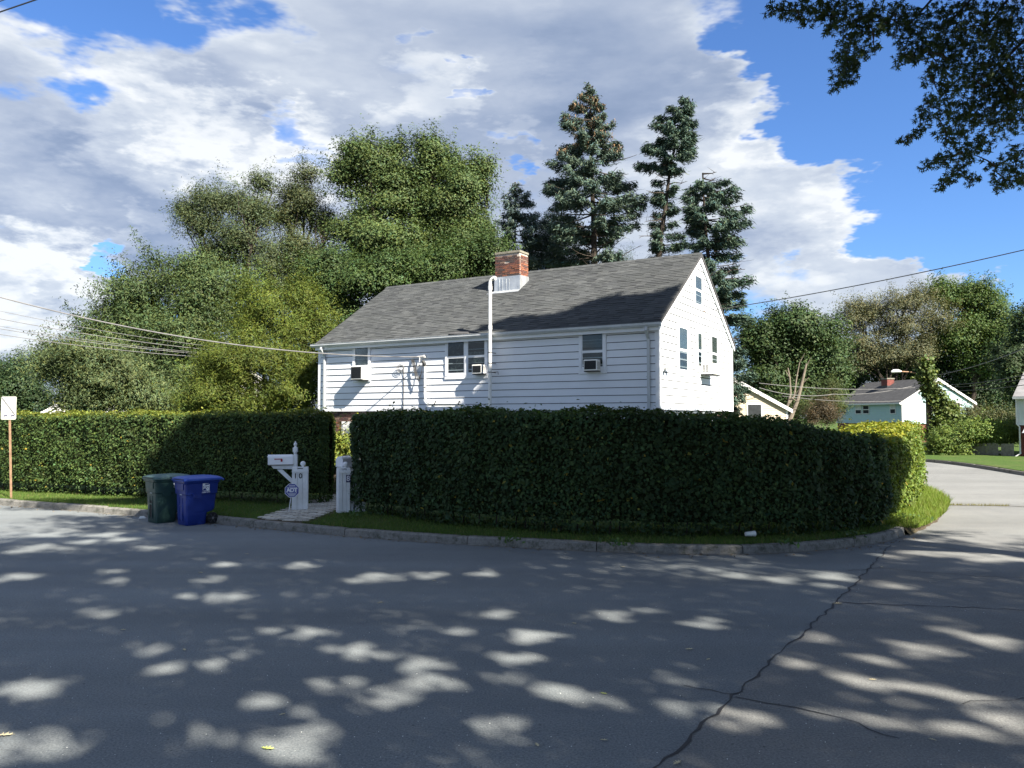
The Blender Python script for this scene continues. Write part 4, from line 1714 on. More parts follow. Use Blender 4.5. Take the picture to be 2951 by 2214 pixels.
# boards of the short fence behind the post marked 8
t = thing('picket_fence', 'short white board fence half swallowed by the right hedge beside the post', 'fence', (g8.x + .30, g8.y + .10, ZL), math.radians(8))
for i in range(3):
    mb = MB()
    x0 = -.18 + i * .135
    mb.hexa([(x0, 0, -.02), (x0 + .10, 0, -.02), (x0 + .10, .022, -.02), (x0, .022, -.02), (x0, 0, .62 + .03 * (i % 2)), (x0 + .10, 0, .62), (x0 + .10, .022, .62), (x0, .022, .62 + .03 * (i % 2))], 'white_paint')
    mb.build('picket', t)
for zz in (.15, .45):
    mb = MB()
    mb.box((-.18, .0225, zz), (.20, .06, zz + .07), 'white_paint')
    mb.build('rail', t)


def mailbox_shell(t, w, h, l, M, flag=True):
    def prof(k_=1.0):
        r = w / 2 * k_
        return [(-r, 0), (r, 0), (r, h - w / 2)] + [(r * math.cos(a), h - w / 2 + r * math.sin(a)) for a in [i * math.pi / 10 for i in range(1, 10)]] + [(-r, h - w / 2)]
    mb = MB(M)
    mb.prism(prof(), -l / 2, l / 2, 'mail_white', axis=1)
    sh = mb.build('box_shell', t, smooth=True)
    mb = MB(M)
    mb.prism(prof(1.03), -l / 2 - .014, -l / 2 - .0005, 'mail_white', axis=1)
    mb.box((-.025, -l / 2 - .03, h - .06), (.025, -l / 2 - .0145, h - .04), 'mail_white')
    mb.build('box_door', t, smooth=True)
    if flag:
        mb = MB(M)
        fx = w / 2 + .006
        mb.box((fx - .004, -l / 2 + .14, h * .52), (fx + .004, -l / 2 + .32, h * .52 + .018), 'flag_red')
        mb.box((fx - .004, -l / 2 + .2805, h * .52 - .055), (fx + .004, -l / 2 + .325, h * .52 - .0005), 'flag_red')
        mb.tube([(fx - .006, -l / 2 + .15, h * .52 + .009), (fx + .01, -l / 2 + .15, h * .52 + .009)], .014, 'flag_red', 8)
        mb.build('flag', t)
    return sh


# the mailbox on its turned post
gm = G(640, 1099.5, ZL)
gm = gm + Vector((-.10, .22, 0))
t = thing('mailbox', 'white mailbox with red flag on a turned post beside the gate post marked 10', 'mailbox', (gm.x, gm.y, ZL), 0.0)
ly = P(0, 0, gm.y)
pz = lambda y: P(632, y, gm.y).z - ZL
mb = MB()
s = .05
z_top, z_sq1, z_sq0 = pz(957), pz(972), pz(1041)
mb.lathe([(.040, -.05), (.040, .10), (.052, .12), (.052, .16), (.034, .20), (.044, .34), (.032, .42), (.05, .45), (.04, .48), (.048, z_sq0 - .02)], 'white_paint', (0, 0, 0), 14)
mb.box((-s, -s, z_sq0 - .0195), (s, s, z_sq1 - .12), 'white_paint')
mb.lathe([(.045, z_sq1 - .1195), (.034, z_sq1 - .10), (.046, z_sq1 - .07), (.034, z_sq1 - .05)], 'white_paint', (0, 0, 0), 14)
mb.box((-s, -s, z_sq1 - .0495), (s, s, z_sq1 + .05), 'white_paint')
mb.lathe([(.05, z_sq1 + .0505), (.035, z_sq1 + .07), (.022, z_sq1 + .085), (.040, z_sq1 + .11), (.044, z_sq1 + .135), (.036, z_sq1 + .16), (.018, z_sq1 + .175), (.014, z_sq1 + .19), (.02, z_sq1 + .205), (.006, z_top + .03)], 'white_paint', (0, 0, 0), 14)
mb.build('post', t, smooth=True)
AM = math.radians(197)                       # direction the box points (door end), in plan
ax, ay = math.cos(AM), math.sin(AM)
sx_, sy_ = -ay, ax                           # to the flag side


def MM(a, b, c):
    # a across (towards the viewer is +), b along (door end negative), c up
    return (ax * (-b) + sx_ * a, ay * (-b) + sy_ * a, c)


zb = pz(1003)
mb = MB(MM)
for q in (1,):
    mb.hexa([(-.04, -.50, zb - .10), (.04, -.50, zb - .10), (.04, .0, zb - .12), (-.04, .0, zb - .12), (-.04, -.56, zb - .025), (.04, -.56, zb - .025), (.04, .0, zb - .025), (-.04, .0, zb - .025)], 'white_paint')
mb.build('arm', t)
mb = MB(MM)
mb.hexa([(-.035, -.06, zb - .48), (.035, -.06, zb - .48), (.035, -.055, zb - .36), (-.035, -.055, zb - .36), (-.035, -.42, zb - .125), (.035, -.42, zb - .125), (.035, -.30, zb - .118), (-.035, -.30, zb - .118)], 'white_paint')
mb.build('brace', t)
mb = MB(MM)
mb.box((-.075, -.62, zb - .0245), (.075, -.04, zb + .0), 'old_wood')
mb.build('shelf', t)
mailbox_shell(t, .17, .235, .56, lambda a, b, c: MM(a, b - .34, c + zb + .001))
# the second mailbox, seen end-on at the hedge
g2_ = G(744, 1104, ZL) + Vector((.06, .34, 0))
t = thing('mailbox', 'white mailbox with its door end showing above the post marked 8', 'mailbox', (g2_.x, g2_.y, ZL), math.radians(-12))
zb2 = P(737, 1005, g2_.y).z - ZL
mb = MB()
mb.box((-.05, .05, -.05), (.05, .15, zb2 - .03), 'white_paint')
mb.build('post', t)
mb = MB()
mb.box((-.04, -.38, zb2 - .09), (.04, .049, zb2 - .02), 'white_paint')
mb.hexa([(-.035, .02, zb2 - .42), (.035, .02, zb2 - .42), (.035, .048, zb2 - .34), (-.035, .048, zb2 - .34), (-.035, -.28, zb2 - .0905), (.035, -.28, zb2 - .0905), (.035, -.18, zb2 - .0905), (-.035, -.18, zb2 - .0905)], 'white_paint')
mb.build('arm', t)
mailbox_shell(t, .17, .24, .50, lambda a, b, c: (a - .10, b - .14, c + zb2 - .019), flag=False)

# security company yard sign
ga = G(623, 1106, ZL)
t = thing('yard_sign', 'small blue octagonal security sign on a thin leaning stake by the gate post', 'sign', (ga.x, ga.y, ZL), math.radians(14))
ps = P(630.5, 1060, ga.y) - ga
mb = MB()
mb.tube([(0, 0, -.05), (ps.x * .95, 0, ps.z - .02)], .009, 'print_white', 8)
mb.build('stake', t)
mb = MB()
R8 = .172


def octo(r):
    return [(ps.x + r * math.cos(math.pi / 8 + i * math.pi / 4), ps.z + r * math.sin(math.pi / 8 + i * math.pi / 4)) for i in range(8)]


mb.prism(octo(R8), -.022, -.010, 'print_white', axis=1)
mb.prism(octo(R8 * .93), -.0245, -.0225, 'sign_blue', axis=1)
pln = mb.build('octagon_panel', t)
mb = MB()
for (x0, z0, x1, z1) in ((-.105, .068, .105, .076), (-.105, -.066, .105, -.058), (-.110, -.066, -.102, .076), (.102, -.066, .110, .076), (-.07, .098, .07, .115), (-.09, -.088, .09, -.078), (-.08, -.108, .08, -.098), (-.06, -.128, .06, -.118)):
    mb.box((ps.x + x0, -.0265, ps.z + z0), (ps.x + x1, -.0247, ps.z + z1), 'print_white')
mb.build('sign_rule', pln)
put_text('ADT', .125, 'print_white', pln, (ps.x, -.027, ps.z + .005), (1, 0, 0), (0, 0, 1), 'lettering', bold=.006, spacing=.86)

# street sign at the left edge
gs = G(24, 1076, ZL)
t = thing('street_sign', 'white street sign with a diagonal line on a rusty post at the left edge', 'sign', (gs.x, gs.y, ZL), math.radians(-12))
topz = P(17, 857, gs.y).z - ZL
botz = P(17, 907, gs.y).z - ZL
lean = P(17, 900, gs.y).x - gs.x
mb = MB()
for (x0, x1, y0, y1) in ((-.032, -.012, 0, .008), (.012, .032, 0, .008), (-.0119, -.006, .0, .03), (.006, .0119, .0, .03), (-.0059, .0059, .022, .03)):
    mb.hexa([(x0, y0, -.1), (x1, y0, -.1), (x1, y1, -.1), (x0, y1, -.1), (x0 + lean, y0, topz - .05), (x1 + lean, y0, topz - .05), (x1 + lean, y1, topz - .05), (x0 + lean, y1, topz - .05)], 'rust_post')
mb.build('post', t)
mb = MB()
sw = .245
pl_ = [(lean + p[0], botz + p[1]) for p in round_poly([(-sw, 0), (sw, 0), (sw, topz - botz), (-sw, topz - botz)], .045)]
mb.prism(pl_, -.012, -.006, 'sign_white', axis=1)
sp = mb.build('sign_plate', t)
hh = topz - botz
mb = MB()


def sq(x0, z0, x1, z1, mat='print_navy', y=-.0135):
    mb.box((lean + x0, y, botz + z0), (lean + x1, -.0121, botz + z1), mat)


wv = .04
mb.hexa([(lean - .24, -.0135, botz + hh * .93), (lean - .215, -.0135, botz + hh * .97), (lean - .215, -.0121, botz + hh * .97), (lean - .24, -.0121, botz + hh * .93),
         (lean + .20, -.0135, botz + .115), (lean + .225, -.0135, botz + .14), (lean + .225, -.0121, botz + .14), (lean + .20, -.0121, botz + .115)], 'print_grey')
for cx_ in (-.095, .135):
    sq(cx_ - .06, .085, cx_ - .03, .115)
    sq(cx_ - .03, .105, cx_ + .045, .13)
    sq(cx_ + .04, .085, cx_ + .06, .115)
    for i in range(10):
        a = 2 * math.pi * i / 10
        sq(cx_ + .024 * math.cos(a) - .005, .085 + .024 * math.sin(a) - .005, cx_ + .024 * math.cos(a) + .005, .085 + .024 * math.sin(a) + .005, 'print_grey')
sq(-.20, .185, .17, .195, 'print_grey')
sq(-.17, hh - .10, .06, hh - .094, 'print_grey')
sq(-.14, hh - .19, .05, hh - .185, 'print_grey')
mb.build('sign_print', sp)

# scraps on the ground
gk = G(1620, 1160, ZL)
t = thing('paper_cup', 'white paper cup lying in the grass under the right hedge', 'cup', (gk.x, gk.y, ZL + .052), 0.3)
mb = MB(lambda a, b, c: (c, a, b))
mb.lathe([(.038, -.09), (.040, -.088), (.052, .08), (.056, .085), (.054, .09), (.044, .08)], 'paper', (0, 0, 0), 14)
mb.build('cup_body', t, smooth=True)
mb = MB(lambda a, b, c: (c, a, b))
mb.lathe([(.053, .0905), (.057, .0905), (.057, .10), (.03, .104)], 'print_white', (0, 0, 0), 14)
mb.build('cup_lid', t, smooth=True)


def oak_leaf(name, label, p, size, mat, rz):
    """pin-oak leaf: midrib with paired pointed lobes, slightly curled"""
    o_ = []
    half = [(0, -.62), (.012, -.5), (.03, -.36), (.20, -.40), (.10, -.24), (.09, -.16), (.34, -.10), (.17, .0), (.08, .06), (.30, .22), (.13, .20), (.06, .28), (.14, .42), (.05, .38), (0, .55)]
    pts_ = half + [(-x, y) for (x, y) in reversed(half[1:-1])]
    vs_ = [(x * size, y * size, .006 + size * .10 * abs(x) * 2 + size * .08 * (y * y)) for (x, y) in pts_]
    vs_ += [(0, y * size, .004 + size * .08 * y * y) for (x, y) in half]
    n = len(pts_)
    fs_ = []
    for i in range(len(half) - 1):
        fs_.append((i, i + 1, n + i + 1, n + i))
        a, b = (n - i) % n, (n - i - 1) % n
        fs_.append((a, n + i, n + i + 1, b))
    mb = MB()
    mb.add(vs_, fs_, mat)
    o = mb.build(name, None, label=label, category='leaf', group='fallen oak leaves on the street')
    o.location = (p.x, p.y, .002)
    o.rotation_euler = (0, 0, rz)
    return o


leaves_ = [(10, 1590, .12, 'dry_leaf', 'pale curled oak leaf on the dark street at the bottom left corner'), (578, 1619, .10, 'green_leaf', 'yellow green oak leaf on a large sunlit patch near the bottom edge'),
           (1304, 1601, .05, 'dry_leaf', 'small pale leaf near the bottom of the road joint'), (1489, 1404, .08, 'dry_leaf', 'pale oak leaf on the darker street left of the road joint'),
           (1810, 1305, .11, 'dry_leaf', 'pale oak leaf lying on the road joint where a crack branches off'), (266, 1362, .06, 'dry_leaf', 'small dry leaf on the street left of centre'),
           (398, 1405, .07, 'dry_leaf', 'small dry leaf below the blue bin on the street'), (822, 1303, .07, 'dry_leaf', 'dry leaf in the middle of the shaded street'), (1240, 1348, .06, 'dry_leaf', 'small curled leaf in the middle of the street right of centre'),
           (533, 1198, .07, 'dry_leaf', 'pale leaf on the street in front of the gate posts'), (433, 1238, .08, 'dry_leaf', 'pale leaf on the street in front of the blue bin'), (1304, 1500, .06, 'green_leaf', 'small green leaf beside a sunlit patch right of centre'),
           (938, 1256, .06, 'dry_leaf', 'small dry leaf on the street in front of the right hedge'), (1160, 1611, .06, 'dry_leaf', 'small dry leaf near the centre of the bottom edge'), (1530, 1426, .05, 'dry_leaf', 'tiny pale leaf close to the road joint'),
           (1345, 1226, .08, 'dry_leaf', 'dry twig leaf on the street below the right hedge'), (1905, 1226, .08, 'dry_leaf', 'pale leaf on the older side street near the kerb end'), (1055, 1680, .10, 'dry_leaf', None),
           (1463, 1650, .08, 'dry_leaf', 'dry leaf beside the road joint at the bottom edge'), (1885, 1470, .06, 'dry_leaf', 'dry leaf on the older side street'), (2015, 1600, .05, 'dry_leaf', 'tiny dry leaf near the bottom right corner'),
           (610, 1545, .05, 'dry_leaf', 'tiny dry leaf left of centre near the bottom')]
for (x, y, s, mt, lb) in leaves_:
    if lb:
        oak_leaf('fallen_leaf', lb, G(x, y), s, mt, random.uniform(0, 6.28))
gp2 = G(410, 1497 * 2212 / 2951)
gsc = G(410 * .7496, 1495 * .7496)
mb = MB()
mb.hexa([(-.09, -.04, 0), (.07, -.05, 0), (.10, .04, 0), (-.06, .05, 0), (-.05, -.03, .05), (.03, -.03, .07), (.06, .02, .03), (-.04, .03, .06)], 'paper')
o = mb.build('paper_scrap', None, bevel=.012, label='crumpled white paper scrap on the street left of the green bin', category='litter')
o.location = (gsc.x, gsc.y, .001)
o.rotation_euler = (.0, .0, .5)
# tiny grit on the asphalt
gv, gf = [], []
for i in range(700):
    x, y = random.uniform(-60, 2270), CY + 70 + 880 * random.random() ** 1.0 * .9 + 190
    p = G(x, min(y, 1700))
    r_ = random.uniform(.003, .0065)
    if p.y > 16 or p.y < 4.6:
        continue
    a = random.uniform(0, 6.28)
    o_ = len(gv)
    for q in range(3):
        gv.append((p.x + r_ * math.cos(a + 2.1 * q), p.y + r_ * math.sin(a + 2.1 * q), .001))
    gv.append((p.x, p.y, r_ * .9))
    gf += [(o_, o_ + 1, o_ + 3), (o_ + 1, o_ + 2, o_ + 3), (o_ + 2, o_, o_ + 3)]
link('road_grit', np_mesh('road_grit', gv, gf, None, 'paper'), None, kind='stuff')

# ------------------------------------------------------------------ hedges and grass
def path_eval(pts):
    pts = [Vector((p.x, p.y, 0)) for p in pts]
    seg = [(b - a).length for a, b in zip(pts, pts[1:])]
    cum = np.concatenate([[0], np.cumsum(seg)])
    X = np.array([[p.x, p.y] for p in pts])

    def ev(s):
        x = np.interp(s, cum, X[:, 0])
        y = np.interp(s, cum, X[:, 1])
        e = .25
        dx = np.interp(s + e, cum, X[:, 0]) - np.interp(s - e, cum, X[:, 0])
        dy = np.interp(s + e, cum, X[:, 1]) - np.interp(s - e, cum, X[:, 1])
        n = unit(np.stack([-dy, dx], 1))
        return np.stack([x, y], 1), n
    return ev, cum


def hedge(label, pts, hts, width, dens, col_side, col_top, seed, r_end=.55, end_caps=(True, True), leaf=(.072, .050), back=.35, bottom=.12):
    pts_s = smooth_line([Vector((p.x, p.y, 0)) for p in pts], 2)
    ev, cum = path_eval(pts_s)
    _, cum0 = path_eval(pts)
    Ltot = cum[-1]
    hs = np.array(hts)
    sk_ = cum0 / cum0[-1] * Ltot
    base = pts[0]
    t = thing('hedge', label, 'hedge', (pts[len(pts) // 2].x, pts[len(pts) // 2].y, ZL))
    org = np.array([t.location.x, t.location.y, ZL])

    def endk(s):
        a = np.clip(s / r_end, 0, 1) if end_caps[0] else np.ones_like(s)
        b = np.clip((Ltot - s) / r_end, 0, 1) if end_caps[1] else np.ones_like(s)
        q = np.minimum(a, b)
        return np.sqrt(np.clip(1 - (1 - q) ** 2, 0, 1))

    def surf(s, t_, inset=0.0):
        """t_ in 0..1: front foot, up, over the top, down the back"""
        p, n = ev(s)
        h = np.interp(s, sk_, hs) - ZL
        k_ = endk(s)
        w = width * (.30 + .70 * k_)
        h = h * (.93 + .07 * k_)
        lump = .03 * np.sin(s * 1.9 + seed) + .022 * np.sin(s * 4.7 + 2 * seed) + .03 * np.sin(s * 9.1 + t_ * 7 + seed) + .04 * np.sin(t_ * 23 + s * 2.3)
        # rounded section
        ang = (t_ - .5) * math.pi * 1.0
        per = 2 * h + w
        d = t_ * per
        cx_ = np.where(d < h, -w / 2, np.where(d < h + w, -w / 2 + (d - h), w / 2))
        cz_ = np.where(d < h, d, np.where(d < h + w, h, h - (d - h - w)))
        nx = np.where(d < h, -1., np.where(d < h + w, 0., 1.))
        nz = np.where((d >= h) & (d < h + w), 1., 0.)
        # round the shoulders
        rad = .22
        ex = np.clip(np.abs(cx_) - (w / 2 - rad), 0, None)
        ez = np.clip(cz_ - (h - rad), 0, None)
        rr_ = np.sqrt(ex ** 2 + ez ** 2)
        f = np.where(rr_ > rad, rad / np.maximum(rr_, 1e-6), 1.)
        cx2 = np.sign(cx_) * (np.minimum(np.abs(cx_), w / 2 - rad) + ex * f)
        cz2 = np.minimum(cz_, h - rad) + ez * f
        nx = nx + np.sign(cx_) * ex / rad * .8
        nz = nz + ez / rad * .8
        # foot pulls back a little
        pull = np.clip(1 - cz2 / .55, 0, 1) ** 2 * .16
        cx2 = np.sign(cx2) * np.maximum(np.abs(cx2) - pull, .05)
        l2 = np.sqrt(nx ** 2 + nz ** 2) + 1e-6
        nx, nz = nx / l2, nz / l2
        off = lump - inset
        cx3 = cx2 + nx * off
        cz3 = cz2 + nz * off
        mid_ = width / 2
        pos = np.stack([p[:, 0] + n[:, 0] * (mid_ + cx3), p[:, 1] + n[:, 1] * (mid_ + cx3), ZL + cz3], 1)
        nor = np.stack([n[:, 0] * nx, n[:, 1] * nx, nz], 1)
        return pos, nor, cz2 / h
    h_mean = hs.mean()
    area = Ltot * (2 * h_mean + width)
    N = int(area * dens)
    s = RNG.uniform(0, Ltot, N)
    t_ = RNG.uniform(0, 1, N)
    keep = (t_ < .62) | (RNG.uniform(size=N) < back)
    s, t_ = s[keep], t_[keep]
    # end faces
    for side, flag in ((0, end_caps[0]), (1, end_caps[1])):
        if flag:
            m = int(h_mean * width * dens * 1.6)
            se = np.abs(RNG.normal(0, .12, m))
            s = np.concatenate([s, se if side == 0 else Ltot - se])
            t_ = np.concatenate([t_, RNG.uniform(0, 1, m)])
    pos, nor, zf = surf(s, t_)
    depth = np.abs(RNG.normal(0, .085, len(s)))
    pos = pos - nor * depth[:, None] + RNG.normal(0, .02, pos.shape)
    # stray shoots
    up_ = (RNG.uniform(size=len(s)) < .022) & (nor[:, 2] > .5)
    pos[up_, 2] += np.abs(RNG.normal(0, .075, up_.sum()))
    # thinner at the foot
    thin = (zf < bottom) & (RNG.uniform(size=len(s)) < .55)
    pos, nor, zf, depth = pos[~thin], nor[~thin], zf[~thin], depth[~thin]
    ln = unit(nor * .9 + np.array([0, 0, .45]) + RNG.normal(0, .55, nor.shape))
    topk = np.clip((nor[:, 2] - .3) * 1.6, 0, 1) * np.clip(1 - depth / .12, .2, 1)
    col = np.asarray(col_side)[None] * (1 - topk[:, None]) + np.asarray(col_top)[None] * topk[:, None]  # tops paler: newer growth, with sunlight put into the colour
    patch = np.sin(pos[:, 0] * 1.7 + pos[:, 2] * 2.3 + seed) * np.sin(pos[:, 1] * 1.3 - pos[:, 2] * 1.9)
    col = col * (1 + .22 * patch[:, None])
    pale_ = RNG.uniform(size=len(pos)) < .10
    col[pale_] = col[pale_] * 1.6
    yel = RNG.uniform(size=len(pos)) < .010
    col[yel] = np.array([.20, .17, .03])
    big_ = RNG.uniform(.75, 1.25, len(pos)) * np.where(RNG.uniform(size=len(pos)) < .05, 1.7, 1.0)
    la = leaf_arrays(pos - org, ln, leaf[0] * big_, leaf[1] * big_, col, .30, .25)
    leaf_obj('foliage', [la], 'leaf_gloss', t, kind='stuff')
    # woody dark inside
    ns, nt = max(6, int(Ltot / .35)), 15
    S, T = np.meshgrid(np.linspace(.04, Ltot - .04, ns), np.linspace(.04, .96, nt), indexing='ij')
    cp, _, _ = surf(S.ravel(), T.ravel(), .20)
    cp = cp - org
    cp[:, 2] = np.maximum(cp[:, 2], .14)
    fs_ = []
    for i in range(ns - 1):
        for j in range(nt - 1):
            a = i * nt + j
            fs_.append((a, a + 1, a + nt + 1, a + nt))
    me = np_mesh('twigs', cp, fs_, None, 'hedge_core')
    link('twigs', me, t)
    # stems at the foot
    mb = MB()
    q = .15
    while q < Ltot:
        p, n = ev(np.array([q]))
        p = Vector((p[0, 0] + n[0, 0] * (.30 + random.uniform(0, .3)) - org[0], p[0, 1] + n[0, 1] * (.30 + random.uniform(0, .3)) - org[1], 0))
        mb.tube([p + Vector((0, 0, -.03)), p + Vector((random.uniform(-.08, .08), random.uniform(-.08, .08), .35)), p + Vector((random.uniform(-.15, .15), random.uniform(-.1, .15), .75))], [.018, .014, .01], 'bark_dark', 5)
        q += random.uniform(.22, .5)
    mb.build('stem', t, kind='stuff')
    return t


Gz = lambda x, y: G(x, y, ZL)
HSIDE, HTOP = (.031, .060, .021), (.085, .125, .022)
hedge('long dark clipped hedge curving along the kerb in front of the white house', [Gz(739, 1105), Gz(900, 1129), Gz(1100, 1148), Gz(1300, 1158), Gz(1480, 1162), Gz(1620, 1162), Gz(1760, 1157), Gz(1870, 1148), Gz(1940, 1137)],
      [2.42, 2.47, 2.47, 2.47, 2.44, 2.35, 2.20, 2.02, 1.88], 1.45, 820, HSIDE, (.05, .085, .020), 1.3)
hedge('sunlit yellow green clipped hedge beside the side street at the end of the dark one', [Gz(1935, 1130), Gz(1966, 1112), Gz(1988, 1093), Gz(2003, 1078)], [1.86, 2.0, 2.14, 2.16], 1.75, 650, (.085, .125, .022), (.20, .215, .026), 4.1, r_end=.9, end_caps=(False, True))  # lighter colours than the dark hedge, its sunlight painted in
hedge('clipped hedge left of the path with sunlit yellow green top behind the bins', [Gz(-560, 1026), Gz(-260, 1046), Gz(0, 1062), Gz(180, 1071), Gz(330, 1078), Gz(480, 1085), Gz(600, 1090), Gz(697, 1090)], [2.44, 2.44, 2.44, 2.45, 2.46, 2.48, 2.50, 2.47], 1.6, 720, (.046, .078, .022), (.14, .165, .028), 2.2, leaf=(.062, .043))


def grass(name, sampler, n, hgt, col, seed):
    pts = sampler(n)
    m = len(pts)
    h = RNG.uniform(.5, 1.3, m) * hgt
    a = RNG.uniform(0, 2 * math.pi, m)
    lean = RNG.normal(0, .45, (m, 2)) * h[:, None]
    w = .006 + .05 * h
    V = np.empty((m, 3, 3))
    dx, dy = np.cos(a) * w / 2, np.sin(a) * w / 2
    V[:, 0] = pts + np.stack([dx, dy, -.01 * np.ones(m)], 1)
    V[:, 1] = pts - np.stack([dx, dy, .01 * np.ones(m)], 1)
    V[:, 2] = pts + np.stack([lean[:, 0], lean[:, 1], h], 1)
    k_ = RNG.uniform(.65, 1.35, (m, 1))
    c = np.asarray(col)[None] * k_
    dry = RNG.uniform(size=m) < .08
    c[dry] = np.array([.20, .17, .07])
    me = np_mesh(name, V.reshape(-1, 3), np.arange(m * 3).reshape(-1, 3), np.repeat(c, 3, 0), 'grass_blade')
    return link(name, me, None, kind='stuff')


kx = np.array([[p.x, p.y] for p in resample(KERB_S, .25)])


def strip_sampler(d0, d1, xmin, xmax, ymax=40, avoid_path=True, curve=kx):
    def f(n):
        i = RNG.integers(1, len(curve) - 1, n * 4)
        i = i[(curve[i, 0] > xmin) & (curve[i, 0] < xmax) & (curve[i, 1] < ymax)][:n]
        d = unit(curve[i + 1] - curve[i - 1])
        nn = np.stack([-d[:, 1], d[:, 0]], 1)
        o = d0 + (d1 - d0) * RNG.uniform(0, 1, len(i)) ** 1.2
        p = curve[i] + nn * o[:, None] + d * RNG.uniform(-.13, .13, (len(i), 1))
        if avoid_path:
            q = p - np.array([q0.x, q0.y])
            side = np.abs(q @ np.array([pn.x, pn.y]))
            p = p[side > PW / 2 + RNG.normal(.02, .05, len(p))]
        return np.concatenate([p, np.full((len(p), 1), ZL - .012)], 1)
    return f


grass('grass', strip_sampler(.17, 2.7, -16, 8.2), 60000, .055, (.085, .145, .026), 1)
grass('kerb_weeds', strip_sampler(.10, .26, -12, 8.2), 2500, .10, (.06, .11, .024), 2)
sx2 = np.array([[p.x, p.y] for p in resample(SIDE_S[:30], .25)])
grass('tall_grass', strip_sampler(-.16, 1.3, -50, 50, 26, False, sx2), 15000, .15, (.14, .205, .032), 3)
# weeds in the joint across the side street
jl = np.array([[p.x, p.y] for p in resample(GP((2040, 1092), (2110, 1092.5), (2180, 1094)), .05)])
grass('joint_weeds', lambda n: np.concatenate([jl[RNG.integers(0, len(jl), n)] + RNG.normal(0, .04, (n, 2)), np.zeros((n, 1))], 1), 500, .07, (.16, .15, .05), 4)

# broad-leaved weeds against the hedge foot
for (x, y, s, n) in ((1335, 1180, .10, 30), (1700, 1180, .08, 24), (1975, 1128, .14, 40), (1850, 1162, .10, 24), (764, 1116, .09, 24), (1110, 1172, .08, 20)):
    p = np.array(Gz(x, y))
    c = p + RNG.normal(0, 1, (n, 3)) * np.array([s * 1.6, s * .8, 0]) + np.array([0, 0, s * .7]) * RNG.uniform(.2, 1.6, (n, 1))
    la = leaf_arrays(c - p, RNG.normal(0, .5, (n, 3)) + [0, -.3, .8], .10, .05, (.06, .11, .03))
    o = leaf_obj('weed', [la], 'leaf', None, kind='stuff')
    o.location = p


# ------------------------------------------------------------------ trees
LEAF_N, LEAF_S, LEAF_C = 3.5, .50, 1.0


def branch_pts(a, b, sag=.0, wob=.06, n=5):
    a, b = Vector(a), Vector(b)
    L = (b - a).length
    out_ = []
    for i in range(n):
        t = i / (n - 1)
        p = a.lerp(b, t)
        if 0 < i < n - 1:
            p += Vector((random.gauss(0, wob), random.gauss(0, wob), random.gauss(0, wob))) * L
        p.z += sag * L * (t * (1 - t)) * 4
        out_.append(p)
    return out_


